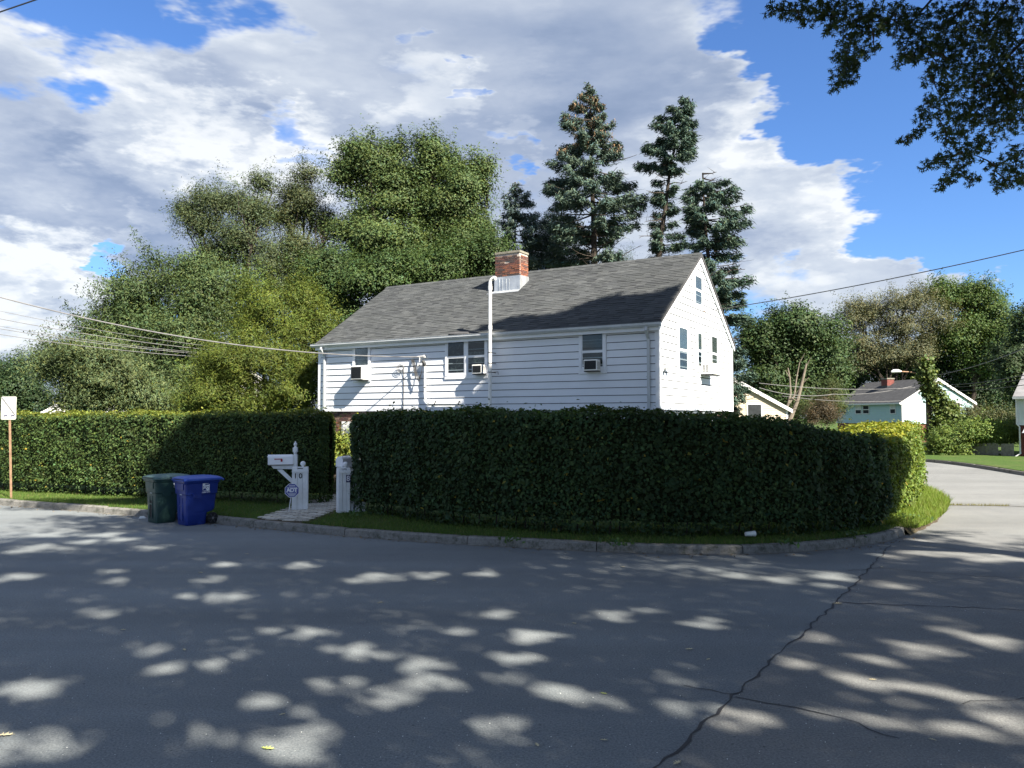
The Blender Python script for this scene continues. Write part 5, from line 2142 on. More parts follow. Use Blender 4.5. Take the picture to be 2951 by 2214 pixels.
def broadleaf(name, label, cat, Y, lobes, n, leaf, col, bark, base_x, base_y=None, trunk_r=.22, seed=1, clump=.45, lpc=26, shape='leaf', mat='leaf', droop=.2, limbs=True, depth=.9, group=None, spread=(.45, 1.0), dark=.0, trunk=True):
    rs = np.random.default_rng(seed)
    random.seed(seed)
    bx = P(base_x, 900, Y)
    t = thing(name, label, cat, (bx.x, bx.y, ZL - .02), 0, group)
    org = np.array([bx.x, bx.y, ZL - .02])
    cs, rad = [], []
    for (x, y, rx, ry) in lobes:
        yy = Y + rs.uniform(-.5, .5) * depth * (rx + ry) / 2 * Y / F
        c = P(x, y, yy)
        cs.append(c)
        rad.append((rx * Y / F, depth * (rx + ry) / 2 * Y / F, ry * Y / F))
    ar = np.array([r[0] * r[2] for r in rad])
    n = int(n * (LEAF_N if Y > 28 else 1.6))
    leaf = (leaf[0] * LEAF_S, leaf[1] * LEAF_S) if Y > 28 else (leaf[0] * .7, leaf[1] * .7)
    lpc = int(lpc * 1.5)
    col = tuple(np.array(col) * LEAF_C)
    clump = clump * .85
    nc = max(1, int(n / lpc))
    parts = []
    ends = []
    # every lobe breaks up into smaller puffs so that the outline is uneven and gaps open between them
    for i, (c, r, a) in enumerate(zip(cs, rad, ar)):
        m = max(4, int(nc * a / ar.sum()))
        npf = max(8, int(9 + 7.0 * math.sqrt(a)))
        pdir = unit(rs.normal(size=(npf, 3)))
        fr_ = rs.uniform(size=npf) < .4
        pdir[fr_, 1] = -np.abs(pdir[fr_, 1])
        prad = rs.uniform(.15, .36, npf)
        pc_ = np.array(c) + pdir * np.array(r) * (rs.uniform(spread[0], 1.02, npf) - prad * .35)[:, None]
        w_ = prad ** 2
        pi_ = rs.choice(npf, m, p=w_ / w_.sum())
        d2 = unit(rs.normal(size=(m, 3)))
        d2[:, 2] = np.where(rs.uniform(size=m) < .45, np.abs(d2[:, 2]), d2[:, 2])
        cc = pc_[pi_] + d2 * np.array(r) * np.array([1.15, 1.15, .72]) * (prad[pi_] * rs.uniform(.45, 1.05, m))[:, None]
        loose = rs.uniform(size=m) < .26
        cc[loose] = np.array(c) + unit(rs.normal(size=(m, 3)))[loose] * np.array(r) * (rs.uniform(.3, 1.12, (m, 1)) ** .7)[loose]
        d = unit(d2 * .7 + pdir[pi_] * .5)
        ends += [(Vector(pc_[j]), i) for j in range(npf)]
        # young shoots that stand out from the mass
        csz = np.ones(m)
        nsp = int(11 + 10.0 * math.sqrt(a))
        sj = rs.choice(npf, nsp)
        sdir = unit(pdir[sj] * .75 + np.array([0, 0, .8]) + rs.normal(0, .32, (nsp, 3)))
        ssc = rs.uniform(.35, 1.25, nsp) * min(1.9, .65 + .30 * math.sqrt(a))
        for q_ in range(5):
            cc = np.concatenate([cc, pc_[sj] + pdir[sj] * np.array(r) * prad[sj][:, None] * .9 + sdir * (ssc * (q_ + .3) * .30)[:, None]])
            d = np.concatenate([d, unit(sdir + rs.normal(0, .3, (nsp, 3)))])
            csz = np.concatenate([csz, np.full(nsp, .74 - .11 * q_)])
            pi_ = np.concatenate([pi_, sj])
        m = len(cc)
        # leaves of each clump
        q = np.maximum(2, (rs.poisson(lpc, m) + 3) * csz ** 1.3).astype(int)
        idx = np.repeat(np.arange(m), q)
        cl = rs.normal(size=(len(idx), 3)) * np.array([1, 1, .62]) * clump * (csz * rs.uniform(.6, 1.25, m))[idx][:, None]
        pos = cc[idx] + cl
        out_n = d[idx] * .80 + unit(cl + 1e-6) * .45 + np.array([0, 0, .50]) + rs.normal(0, .26, (len(idx), 3))
        tone = (1 + .16 * rs.normal(size=m) + (.10 * rs.normal(size=npf))[pi_])[idx] * (1 + .10 * np.sin(pos[:, 0] * .9 + seed) * np.sin(pos[:, 2] * 1.1))
        warm = rs.normal(0, .045, m)[idx]
        cl_col = np.asarray(col)[None] * tone[:, None] * np.stack([1 + warm * 1.4, 1 + warm * .3, 1 - warm], 1)
        pos[:, 2] = np.maximum(pos[:, 2], ZL + .05)
        parts.append(leaf_arrays(pos - org, out_n, leaf[0], leaf[1], np.clip(cl_col, .004, .5), .14, droop, tri=Y > 28))
    leaf_obj('crown', parts, mat, t, kind='stuff')
    if trunk:
        o_ = Vector(org)
        zmean = sum(c.z for c in cs) / len(cs)
        lowz = min(c.z for c in cs)
        mb = MB()
        cm = Vector((sum(c.x for c in cs) / len(cs), sum(c.y for c in cs) / len(cs), 0))
        fork = Vector((bx.x * .6 + cm.x * .4, Y, max(1.2, min(lowz, zmean * .38))))
        tp = branch_pts((bx.x, bx.y, ZL - .1), fork, 0, .02, 6)
        mb.tube([p - o_ for p in tp], [trunk_r * (1.25 - .45 * i / 5) for i in range(6)], bark, 10)
        mb.build('trunk', t, smooth=True)
        if limbs:
            mb = MB()
            hub = []
            for c, r in zip(cs, rad):
                e = c + Vector((0, 0, -r[2] * .2))
                pp = branch_pts(fork, e, .08, .05, 6)
                rr_ = trunk_r * .55 * min(1.0, .5 + r[0] / 4)
                mb.tube([p - o_ for p in pp], [rr_ * (1 - .14 * i) for i in range(6)], bark, 6)
                hub.append(pp)
            for (e, i) in ends:
                st_ = hub[i][random.choice((3, 4, 5))]
                pp = branch_pts(st_, e, .06, .06, 4)
                mb.tube([p - o_ for p in pp], [trunk_r * .17, trunk_r * .13, trunk_r * .09, trunk_r * .04], bark, 4)
            mb.build('limb', t, smooth=True, kind='stuff')
    return t


GB = 'trees behind the house'
broadleaf('tree', 'dark distant tree at the left edge beyond the hedge', 'tree', 62, [(-30, 840, 70, 60), (40, 840, 45, 60), (20, 800, 40, 28), (80, 870, 40, 30)], 9000, (.34, .22), (.030, .055, .022), 'bark_dark', 20, seed=3, clump=.7)
broadleaf('tree', 'low feathery olive tree standing left above the sunlit hedge', 'tree', 33, [(130, 785, 75, 42), (220, 815, 90, 50), (310, 860, 80, 45), (190, 765, 80, 30), (200, 868, 60, 34), (240, 780, 50, 30)], 21000, (.26, .085), (.076, .104, .042), 'bark_grey', 170, seed=4, clump=.42, droop=.7, trunk_r=.14)
broadleaf('tree', 'broad olive green tree rising left of the bright yew', 'tree', 40, [(290, 640, 80, 60), (380, 590, 75, 45), (330, 720, 120, 70), (250, 730, 70, 55), (430, 720, 110, 80), (470, 640, 95, 70), (225, 790, 60, 40), (390, 820, 120, 60), (300, 800, 90, 50), (380, 870, 130, 45)], 34000, (.30, .13), (.058, .088, .032), 'bark_dark', 400, seed=5, clump=.55, droop=.45, trunk_r=.3)
broadleaf('locust_tree', 'tall thin crowned locust with grey green leaves at the left of the tree line', 'tree', 43, [(470, 435, 70, 40), (420, 480, 48, 36), (545, 450, 55, 45), (520, 515, 78, 50), (560, 398, 34, 20), (480, 560, 62, 44), (400, 455, 30, 18), (590, 570, 60, 60), (440, 600, 50, 40)], 15500, (.24, .11), (.062, .084, .038), 'bark_dark', 560, seed=6, clump=.45, lpc=16, trunk_r=.26, spread=(.25, 1.0))
broadleaf('locust_tree', 'narrow locust with open top between the thin crowned one and the big maple', 'tree', 44, [(655, 430, 52, 50), (620, 470, 50, 40), (695, 480, 40, 34), (655, 378, 28, 18), (660, 545, 75, 55), (630, 600, 90, 45)], 13500, (.24, .11), (.066, .084, .038), 'bark_dark', 655, seed=7, clump=.45, lpc=16, trunk_r=.24, spread=(.25, 1.0))
broadleaf('maple_tree', 'big bright green maple with two rounded tops behind the house roof', 'tree', 43, [(800, 358, 66, 46), (940, 350, 55, 42), (1005, 395, 52, 48), (850, 425, 110, 62), (960, 465, 100, 75), (790, 520, 72, 66), (890, 555, 115, 75), (1020, 520, 52, 66), (738, 385, 24, 18), (930, 318, 22, 20), (772, 328, 22, 20), (850, 330, 24, 20), (1045, 360, 22, 20)], 43000, (.27, .17), (.068, .102, .034), 'bark_dark', 890, seed=8, clump=.50, lpc=22, trunk_r=.36, spread=(.35, 1.0))
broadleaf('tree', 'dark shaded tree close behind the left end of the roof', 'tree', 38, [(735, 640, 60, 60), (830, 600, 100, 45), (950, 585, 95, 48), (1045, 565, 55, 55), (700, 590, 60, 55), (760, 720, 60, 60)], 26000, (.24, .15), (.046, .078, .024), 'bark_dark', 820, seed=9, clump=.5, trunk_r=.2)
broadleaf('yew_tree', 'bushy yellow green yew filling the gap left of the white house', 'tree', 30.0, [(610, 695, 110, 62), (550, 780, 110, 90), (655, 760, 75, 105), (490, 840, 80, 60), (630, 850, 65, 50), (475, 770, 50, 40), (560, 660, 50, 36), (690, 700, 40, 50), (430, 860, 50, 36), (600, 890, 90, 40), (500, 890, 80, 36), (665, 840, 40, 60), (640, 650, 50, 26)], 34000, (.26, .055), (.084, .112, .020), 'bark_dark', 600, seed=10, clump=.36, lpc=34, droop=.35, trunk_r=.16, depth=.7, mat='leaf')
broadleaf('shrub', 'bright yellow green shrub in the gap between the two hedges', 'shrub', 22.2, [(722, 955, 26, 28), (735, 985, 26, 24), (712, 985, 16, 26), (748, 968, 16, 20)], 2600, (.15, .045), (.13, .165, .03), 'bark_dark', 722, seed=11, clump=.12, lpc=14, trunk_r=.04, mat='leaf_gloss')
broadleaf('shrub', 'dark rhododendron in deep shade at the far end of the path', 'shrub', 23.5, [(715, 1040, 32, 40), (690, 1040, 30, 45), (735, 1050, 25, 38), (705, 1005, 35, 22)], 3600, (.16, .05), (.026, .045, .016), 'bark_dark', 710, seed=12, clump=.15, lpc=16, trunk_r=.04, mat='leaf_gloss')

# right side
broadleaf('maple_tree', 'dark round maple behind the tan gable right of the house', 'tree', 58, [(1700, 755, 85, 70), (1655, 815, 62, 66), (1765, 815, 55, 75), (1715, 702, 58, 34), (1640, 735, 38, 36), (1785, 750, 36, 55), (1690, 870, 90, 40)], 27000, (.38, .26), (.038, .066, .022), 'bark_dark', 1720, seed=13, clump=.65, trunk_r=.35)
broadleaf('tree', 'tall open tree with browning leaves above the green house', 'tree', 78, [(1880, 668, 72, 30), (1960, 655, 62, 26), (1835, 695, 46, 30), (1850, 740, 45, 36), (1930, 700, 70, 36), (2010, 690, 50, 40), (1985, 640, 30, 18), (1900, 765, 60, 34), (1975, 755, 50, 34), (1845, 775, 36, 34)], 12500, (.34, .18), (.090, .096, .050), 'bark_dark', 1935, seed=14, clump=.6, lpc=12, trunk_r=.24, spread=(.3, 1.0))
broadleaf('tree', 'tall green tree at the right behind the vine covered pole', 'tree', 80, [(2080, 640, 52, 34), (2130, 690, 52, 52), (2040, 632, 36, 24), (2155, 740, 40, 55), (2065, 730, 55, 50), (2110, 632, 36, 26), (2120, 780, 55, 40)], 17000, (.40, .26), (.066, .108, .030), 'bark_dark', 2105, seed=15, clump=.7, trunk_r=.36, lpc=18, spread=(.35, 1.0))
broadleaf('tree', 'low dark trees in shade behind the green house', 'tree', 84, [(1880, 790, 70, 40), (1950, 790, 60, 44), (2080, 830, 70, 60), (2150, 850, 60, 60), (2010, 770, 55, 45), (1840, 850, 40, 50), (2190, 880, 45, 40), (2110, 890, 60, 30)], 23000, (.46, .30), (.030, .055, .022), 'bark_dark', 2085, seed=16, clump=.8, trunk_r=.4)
broadleaf('tree', 'dark tree cut by the right edge above the brick house', 'tree', 56, [(2215, 760, 30, 50), (2240, 830, 50, 60), (2180, 790, 26, 40), (2230, 690, 28, 40)], 9000, (.36, .24), (.036, .062, .024), 'bark_dark', 2240, seed=17, clump=.6, trunk_r=.3)
broadleaf('shrub', 'small rusty brown shrub left of the green house', 'shrub', 52, [(1775, 885, 26, 26), (1795, 900, 18, 16), (1755, 900, 18, 18)], 2200, (.20, .09), (.072, .058, .036), 'bark_pale', 1775, seed=18, clump=.3, lpc=12, trunk_r=.06)
broadleaf('shrub', 'thin olive green conifer shrub left of the green house', 'shrub', 54, [(1790, 850, 24, 34), (1800, 885, 26, 30), (1740, 890, 26, 28)], 2600, (.24, .07), (.065, .085, .03), 'bark_pale', 1786, seed=19, clump=.34, lpc=12, trunk_r=.07)
broadleaf('shrub', 'mass of bright knotweed over the grey board fence', 'shrub', 45, [(2050, 950, 34, 22), (2096, 942, 42, 20), (2150, 944, 44, 15), (2060, 972, 30, 14), (2172, 934, 26, 20), (2120, 925, 44, 20), (2030, 965, 22, 22)], 9500, (.22, .12), (.100, .150, .030), 'bark_dark', 2090, seed=20, clump=.32, lpc=16, trunk_r=.05)
broadleaf('shrub', 'dull green shrub between the vine and the right brick house', 'shrub', 50, [(2110, 905, 40, 24), (2155, 910, 36, 22), (2180, 925, 24, 26)], 4200, (.24, .13), (.075, .085, .035), 'bark_dark', 2140, seed=21, clump=.34, lpc=14, trunk_r=.05)


# bare forked trunks right of the tan gable
def bare_tree():
    b = P(1702, 912, 46)
    t = thing('bare_tree', 'pale bare forked trunks leaning beside the tan gable', 'tree', (b.x, b.y, ZL - .02))
    o_ = Vector((b.x, b.y, ZL - .02))
    mb = MB()
    for pts, r in (([(1700, 940), (1707, 905), (1722, 868), (1732, 830), (1742, 786)], .17), ([(1696, 940), (1694, 895), (1702, 875), (1716, 855), (1721, 815), (1728, 780)], .12), ([(1702, 875), (1708, 850), (1706, 815), (1702, 795)], .07)):
        pp = [P(x, y, 46) - o_ for x, y in pts]
        mb.tube(pp, [r * (1 - .16 * i) for i in range(len(pp))], 'bark_pale', 8)
    mb.build('trunk', t, smooth=True)
    mb = MB()
    for a, b2 in (((1732, 830), (1748, 815)), ((1722, 868), (1706, 856)), ((1742, 790), (1752, 772)), ((1728, 782), (1738, 764)), ((1716, 855), (1726, 842)), ((1705, 815), (1696, 800))):
        mb.tube([P(*a, 46) - o_, P(*b2, 45.8) - o_], [.04, .015], 'bark_pale', 5)
    mb.build('twig', t, kind='stuff')


bare_tree()


# ---- spruces
def spruce(label, Y, trunk, rows, col, seed, r0=.24, gaps=(), dead=(), nbr=8.5, cones=0.0, tuft=10):
    """trunk: [(x,y)] top to foot; rows: (y, left, right, density)"""
    rs = np.random.default_rng(seed)
    random.seed(seed)
    foot = P(trunk[-1][0], trunk[-1][1], Y)
    t = thing('spruce_tree', label, 'tree', (foot.x, foot.y, ZL - .02), 0, None)
    org = np.array([foot.x, foot.y, ZL - .02])
    o_ = Vector(org)
    tp = [P(x, y, Y) for x, y in trunk]
    tp.append(Vector((foot.x, foot.y, ZL - .05)))
    mb = MB()
    n_ = len(tp)
    top_z, bot_z = tp[0].z, ZL
    rad = [max(.02, r0 * (top_z - p.z) / (top_z - bot_z)) + .015 for p in tp]
    mb.tube([p - o_ for p in tp], rad, 'bark_dark', 9)
    mb.build('trunk', t, smooth=True)
    zs = np.array([P(0, r[0], Y).z for r in rows])
    tz = np.array([p.z for p in tp])[::-1]
    txs = np.array([p.x for p in tp])[::-1]
    tys = np.array([p.y for p in tp])[::-1]
    lf = np.array([r[1] for r in rows], float)
    rt = np.array([r[2] for r in rows], float)
    dn = np.array([r[3] for r in rows], float)
    o1 = np.argsort(zs)
    zs, lf, rt, dn = zs[o1], lf[o1], rt[o1], dn[o1]
    mb = MB()
    parts = []
    z = zs[0]
    hgt = zs[-1] - zs[0]
    nb = int(hgt * nbr)
    ph = rs.uniform(0, 6.28)
    for i in range(nb):
        z = zs[0] + hgt * ((i + rs.uniform(-.4, .4)) / nb)
        z = zs[0] + round((z - zs[0]) / .52) * .52 + rs.normal(0, .06) if zs[-1] - z > 1.0 else z
        z = min(max(z, zs[0]), zs[-1] - .02)
        den = np.interp(z, zs, dn)
        ph += 2.399 + rs.normal(0, .35)
        x0, y0 = np.interp(z, tz, txs), np.interp(z, tz, tys)
        xl = P(np.interp(z, zs, lf), 900, Y).x
        xr = P(np.interp(z, zs, rt), 900, Y).x
        er, el = max(xr - x0, .1), max(x0 - xl, .1)
        c_, s_ = math.cos(ph), math.sin(ph)
        ex = er if c_ > 0 else el
        ey = .8 * (er + el) / 2
        L = math.sqrt((ex * c_) ** 2 + (ey * s_) ** 2) * rs.uniform(.78, 1.08)
        full = rs.uniform() < den
        dirv = np.array([c_, s_, 0])
        m = 7
        tt = np.linspace(0, 1, m)
        k_ = .10 - .42 * min(1, L / 4)
        zc = (k_ * tt + .20 * tt ** 3) * L * rs.uniform(.6, 1.2)
        bp = np.array([x0, y0, z]) + dirv[None] * (tt * L)[:, None] + np.stack([np.zeros(m), np.zeros(m), zc], 1)
        br = .012 + .014 * L
        mb.tube([Vector(p) - o_ for p in bp], [br * (1 - .8 * q) for q in tt], 'bark_dark', 4, cap=False)
        if not full:
            # dead twigs
            for q in range(3):
                a = bp[rs.integers(2, m)]
                e = a + dirv * rs.uniform(.1, .4) + np.array([rs.normal(0, .25), rs.normal(0, .25), rs.normal(0, .15)])
                mb.tube([Vector(a) - o_, Vector(e) - o_], [.008, .003], 'bark_dark', 3, cap=False)
            continue
        # foliage: side shoots with hanging needles
        nt_ = max(4, int(L * tuft * 1.9))
        u = rs.uniform(.22, 1.02, nt_) ** .8
        base = np.stack([np.interp(u, tt, bp[:, a]) for a in range(3)], 1)
        sd_ = np.array([-s_, c_, 0])
        side = rs.uniform(-1, 1, nt_)
        spread_ = (.12 + .34 * (1 - u) + .10) * np.minimum(L, 2.2) * .55
        shoot = base + sd_[None] * (side * spread_)[:, None] + dirv[None] * (np.abs(side) * spread_ * .5)[:, None]
        shoot[:, 2] -= np.abs(side) * .12 * min(L, 2) + rs.uniform(0, .10, nt_)
        q = 20
        idx = np.repeat(np.arange(nt_), q)
        pos = shoot[idx] + rs.normal(0, 1, (len(idx), 3)) * np.array([.085, .085, .06])
        pos[:, 2] -= rs.uniform(0, .16, len(idx)) ** 1.0
        ax_ = dirv[None] * .9 + sd_[None] * (side[idx])[:, None] * .9 + np.array([0, 0, -.40]) + rs.normal(0, .30, (len(idx), 3))
        nr = np.array([0, 0, .8]) + rs.normal(0, .6, (len(idx), 3)) + dirv * .4
        tone = (1 + .2 * rs.normal(size=nt_))[idx]
        cc = np.asarray(col)[None] * tone[:, None]
        if cones and z > zs[-1] - hgt * cones:
            kq = rs.uniform(size=nt_)[idx] < .26 * (z - (zs[-1] - hgt * cones)) / (hgt * cones) + .04
            cc[kq] = np.array([.135, .095, .058])
            ax_[kq] = np.array([0, 0, -1.]) + rs.normal(0, .1, (kq.sum(), 3))
        parts.append(leaf_arrays(pos - org, nr, .19, .055, np.clip(cc * 1.15, .004, .5), .22, 0, ax_, .3, tri=True))
    for (x0, y0, x1, y1) in dead:
        a, b = P(x0, y0, Y), P(x1, y1, Y - .4)
        pp = branch_pts(a, b, -.05, .03, 4)
        mb.tube([p - o_ for p in pp], [.045, .03, .02, .008], 'bark_dark', 4, cap=False)
        for q in range(3):
            e = pp[2].lerp(pp[3], q / 3)
            mb.tube([e - o_, e + Vector((random.uniform(-.4, .4), random.uniform(-.3, .3), random.uniform(-.25, .3))) - o_], [.012, .004], 'bark_dark', 3, cap=False)
    mb.build('branch', t, smooth=True, kind='stuff')
    leaf_obj('crown', parts, 'needle', t, kind='stuff')
    return t


SPC = (.056, .085, .066)
spruce('tallest blue green spruce with brown cones at its tip behind the roof', 37, [(1274, 183), (1276, 260), (1277, 340), (1280, 420), (1283, 500), (1284, 600), (1286, 760)],
       [(183, 1271, 1277, 1), (200, 1254, 1292, 1), (226, 1234, 1303, 1), (257, 1214, 1318, 1), (300, 1192, 1342, 1), (325, 1205, 1342, .97), (349, 1178, 1374, .97), (380, 1166, 1380, .95), (411, 1146, 1402, .95), (445, 1152, 1402, .92), (472, 1160, 1396, .85), (503, 1176, 1362, .75), (535, 1180, 1350, .75), (564, 1186, 1352, .7), (600, 1190, 1350, .7)],
       SPC, 21, .30, cones=.42, nbr=11.5, tuft=11, dead=[(1290, 560, 1352, 512), (1290, 545, 1340, 500), (1290, 575, 1385, 530), (1284, 540, 1230, 512)])
spruce('second spruce with a bare middle trunk and dense leaning top', 36, [(1486, 213), (1478, 250), (1464, 300), (1450, 350), (1443, 400), (1436, 460), (1426, 520), (1421, 600), (1418, 760)],
       [(212, 1482, 1490, 1), (226, 1444, 1492, 1), (250, 1425, 1502, 1), (272, 1404, 1514, 1), (312, 1388, 1514, 1), (335, 1390, 1510, .95), (349, 1366, 1502, .9), (366, 1420, 1484, .7), (390, 1408, 1480, .42), (430, 1410, 1466, .45), (472, 1406, 1472, .5), (500, 1402, 1474, .7), (533, 1402, 1484, .75), (565, 1400, 1470, .6), (600, 1400, 1470, .5)],
       (.044, .072, .054), 22, .25, nbr=12.5, tuft=12, dead=[(1442, 400, 1485, 392), (1440, 420, 1396, 412), (1438, 450, 1480, 452), (1434, 470, 1392, 480), (1430, 500, 1380, 510)])
spruce('third spruce with a dead bare tip standing right behind the gable', 33, [(1518, 374), (1519, 410), (1522, 470), (1528, 540), (1538, 620), (1552, 720), (1562, 860)],
       [(385, 1516, 1521, .0), (392, 1500, 1560, .5), (400, 1492, 1585, 1), (420, 1482, 1612, 1), (455, 1484, 1618, 1), (487, 1482, 1636, 1), (512, 1494, 1600, .9), (545, 1496, 1604, .85), (579, 1500, 1620, .9), (610, 1500, 1636, .95), (640, 1500, 1640, .95), (668, 1500, 1632, .9), (692, 1510, 1622, .7), (716, 1510, 1600, .7), (745, 1510, 1612, .9), (775, 1510, 1622, .95), (830, 1510, 1622, .95), (870, 1510, 1614, .9), (890, 1520, 1600, .8)],
       (.047, .076, .057), 23, .24, nbr=13, tuft=11, dead=[(1518, 376, 1548, 372), (1518, 385, 1546, 390), (1519, 396, 1546, 384), (1528, 540, 1500, 552), (1536, 590, 1610, 582)])
spruce('small pale blue spruce just right of the chimney', 39.5, [(1113, 394), (1113, 450), (1112, 520), (1112, 600), (1112, 760)],
       [(394, 1110, 1116, 1), (412, 1094, 1134, 1), (430, 1084, 1150, 1), (455, 1078, 1166, .95), (480, 1072, 1180, .9), (510, 1074, 1186, .7), (540, 1080, 1180, .6), (590, 1080, 1180, .6)],
       (.075, .105, .092), 24, .16, nbr=10, tuft=10)
broadleaf('tree', 'dark scrub of conifers between chimney and tallest spruce', 'tree', 41, [(1170, 545, 60, 50), (1230, 575, 60, 36), (1120, 570, 50, 40), (1200, 500, 36, 30), (1330, 580, 40, 20)], 12000, (.24, .06), (.040, .062, .045), 'bark_dark', 1180, seed=25, clump=.45, trunk_r=.15, mat='needle')


# ---- the pin oaks over the street: one crown hangs into the frame, the others stand behind the camera and shade the road; leaves are cut to shape the sun spots
SPOTS = []  # sunlit patches wanted on the road, cut through the crowns
for (zx, zy, a) in ((150, 860, 115), (60, 390, 105), (470, 365, 50), (490, 405, 55), (960, 475, 105), (800, 470, 50), (420, 540, 85), (630, 695, 105), (190, 665, 70), (870, 765, 62), (900, 400, 65), (960, 335, 60), (1280, 340, 70), (1600, 392, 120),
                    (1820, 380, 85), (2060, 375, 60), (1150, 615, 50), (1320, 628, 90), (2100, 550, 75), (1960, 620, 65), (1500, 700, 110), (1640, 725, 60), (1450, 850, 95), (1640, 905, 95), (1800, 760, 75), (1830, 835, 80), (1110, 920, 72), (2160, 740, 60),
                    (2150, 820, 60), (2120, 1020, 85), (850, 1080, 135), (1250, 1090, 165), (120, 1110, 160), (470, 1050, 80), (190, 210, 70), (440, 210, 70), (360, 240, 60), (150, 270, 120), (650, 262, 70), (700, 780, 60), (1030, 720, 50), (520, 230, 60)):
    SPOTS.append((.5083 * zx, 1049.4 + .5083 * zy, .5083 * a))
for (zx, zy, a) in ((60, 740, 105), (300, 890, 85), (400, 915, 80), (200, 865, 70), (490, 935, 60), (130, 640, 105), (470, 552, 80), (600, 530, 55), (860, 588, 95), (1000, 383, 60), (1180, 400, 70), (1400, 388, 90), (1380, 425, 45), (1670, 425, 75),
                    (1770, 700, 130), (2080, 660, 110), (1000, 990, 140), (750, 945, 85), (1330, 960, 60), (1420, 975, 70), (1520, 985, 75), (1640, 1005, 70), (1760, 1010, 75), (1900, 1030, 80), (2040, 1050, 80), (1450, 815, 75), (1560, 835, 60), (1700, 850, 75), (1850, 872, 70), (1960, 900, 75), (2090, 920, 70), (1500, 900, 40), (1690, 925, 45), (1350, 650, 85), (1900, 620, 60), (2150, 1000, 120),
                    (1800, 285, 120), (2000, 300, 130), (2150, 310, 90), (1750, 240, 80), (2050, 232, 120), (1650, 300, 60), (1250, 760, 70), (1600, 740, 80)):
    SPOTS.append((1086.9 + .5087 * zx, 1049.4 + .5087 * zy, .5087 * a))
SP = []
for (x, y, a) in SPOTS:
    g = G(x, y)
    SP.append((g.x, g.y, max(.10, a * g.y / F * (1.28 if g.y < 7.5 and g.x < .5 else .92) + .03)))
rsp = np.random.default_rng(3)
for i in range(90):
    g = G(rsp.uniform(-20, 2230), rsp.uniform(1185, 1660))
    SP.append((g.x, g.y, rsp.uniform(.05, .13)))
SP = np.array(SP)
SPT = rsp.uniform(.90, 1.05, len(SP))
SPT[-90:] = rsp.uniform(.45, .95, 90)
sunv = np.array(SUN)
hx = np.array([-D1.x, -D1.y])
hy = np.array([D2.x, D2.y])


def shade_ok(p, rs):
    """False where this leaf would shade a spot meant to stay sunlit"""
    ok = np.ones(len(p), bool)
    nz_ = rs.normal(0, 1, len(p))
    # house
    q = p[:, :2] - np.array([HC.x, HC.y])
    lx, ly, lz = q @ hx, q @ hy, p[:, 2]
    sx_l, sy_l, sz_l = sunv[:2] @ hx, sunv[:2] @ hy, sunv[2]
    # roof plane z = zeav + (y+OVF) tan
    tn = math.tan(SA)
    t_ = (lz - zeav - (ly + OVF) * tn) / (sz_l - sy_l * tn)
    rx_, ry_ = lx - t_ * sx_l, ly - t_ * sy_l
    on = (rx_ < OVG) & (rx_ > -L_) & (ry_ > -OVF) & (ry_ < VR) & (t_ > 0)
    lim = VR * (.50 - .074 * (-rx_)) + .12 * nz_ + .25 * np.sin(rx_ * 2.1) - .08
    ok &= ~(on & (ry_ > lim))
    t_ = ly / sy_l
    wx, wz = lx - t_ * sx_l, lz - t_ * sz_l
    onw = (wx < 0) & (wx > -L_) & (wz > HZ - .2) & (wz < ZE) & (t_ > 0)
    edge_ = -5.2 - .8 * (ZE - wz) * .6 + .35 * np.sin(wz * 4.2)
    ok &= ~(onw & (wx < edge_ + .12 * nz_))
    t_ = lx / sx_l
    gy_, gz_ = ly - t_ * sy_l, lz - t_ * sz_l
    ong = (gy_ > 0) & (gy_ < W_) & (gz_ > HZ) & (gz_ < ZE + tn * np.minimum(gy_, W_ - gy_)) & (t_ > 0)
    ok &= ~ong
    # ground
    t_ = p[:, 2] / sunv[2]
    gx, gyy = p[:, 0] - t_ * sunv[0], p[:, 1] - t_ * sunv[1]
    away = ~(on | onw | ong)
    ok &= ~((gx > 8.0) & (gyy > 15.75 + .10 * nz_ + .15 * np.sin(gx * 3)))
    ok &= ~((gx < -7.6) & (gyy < 19.4) & (gyy > 17.45 + .27 * (gx + 13) + .15 * nz_ + .25 * np.sin(gx * 2.2)))
    # hedge and shrub tops that catch the sun
    t2 = (p[:, 2] - 2.4) / sunv[2]
    hx_, hy_ = p[:, 0] - t2 * sunv[0], p[:, 1] - t2 * sunv[1]
    ok &= ~((hx_ < -5.4) & (hy_ > 20.7 + .1 * nz_))
    ok &= ~((hx_ < -8.7 + .25 * np.sin(hy_ * 5)) & (hy_ > 18.8 + .1 * nz_))
    ok &= ~((hx_ > 7.6) & (hy_ > 16.6))
    t3 = (p[:, 2] - 1.3) / sunv[2]
    bx_, by_ = p[:, 0] - t3 * sunv[0], p[:, 1] - t3 * sunv[1]
    ok &= ~((np.abs(bx_ + 5.0) < .55) & (np.abs(by_ - 22.2) < 1.0))
    rnd = rs.uniform(size=len(p))
    for i, (x, y, r) in enumerate(SP):
        d_ = np.sqrt((gx - x) ** 2 + (gyy - y) ** 2)
        lobed = 1 + .25 * np.sin(3 * np.arctan2(gyy - y, gx - x) + x * 5)
        thin = SPT[i] * np.clip((1.22 - d_ / (r * lobed)) / .50, 0, 1)
        ok &= ~(rnd < thin)
    return ok


def frame_ok(p):
    q = proj_np(p)
    infr = (q[:, 2] > .2) & (q[:, 0] > -60) & (q[:, 0] < 2272) & (q[:, 1] > -90) & (q[:, 1] < 1700)
    return ~infr


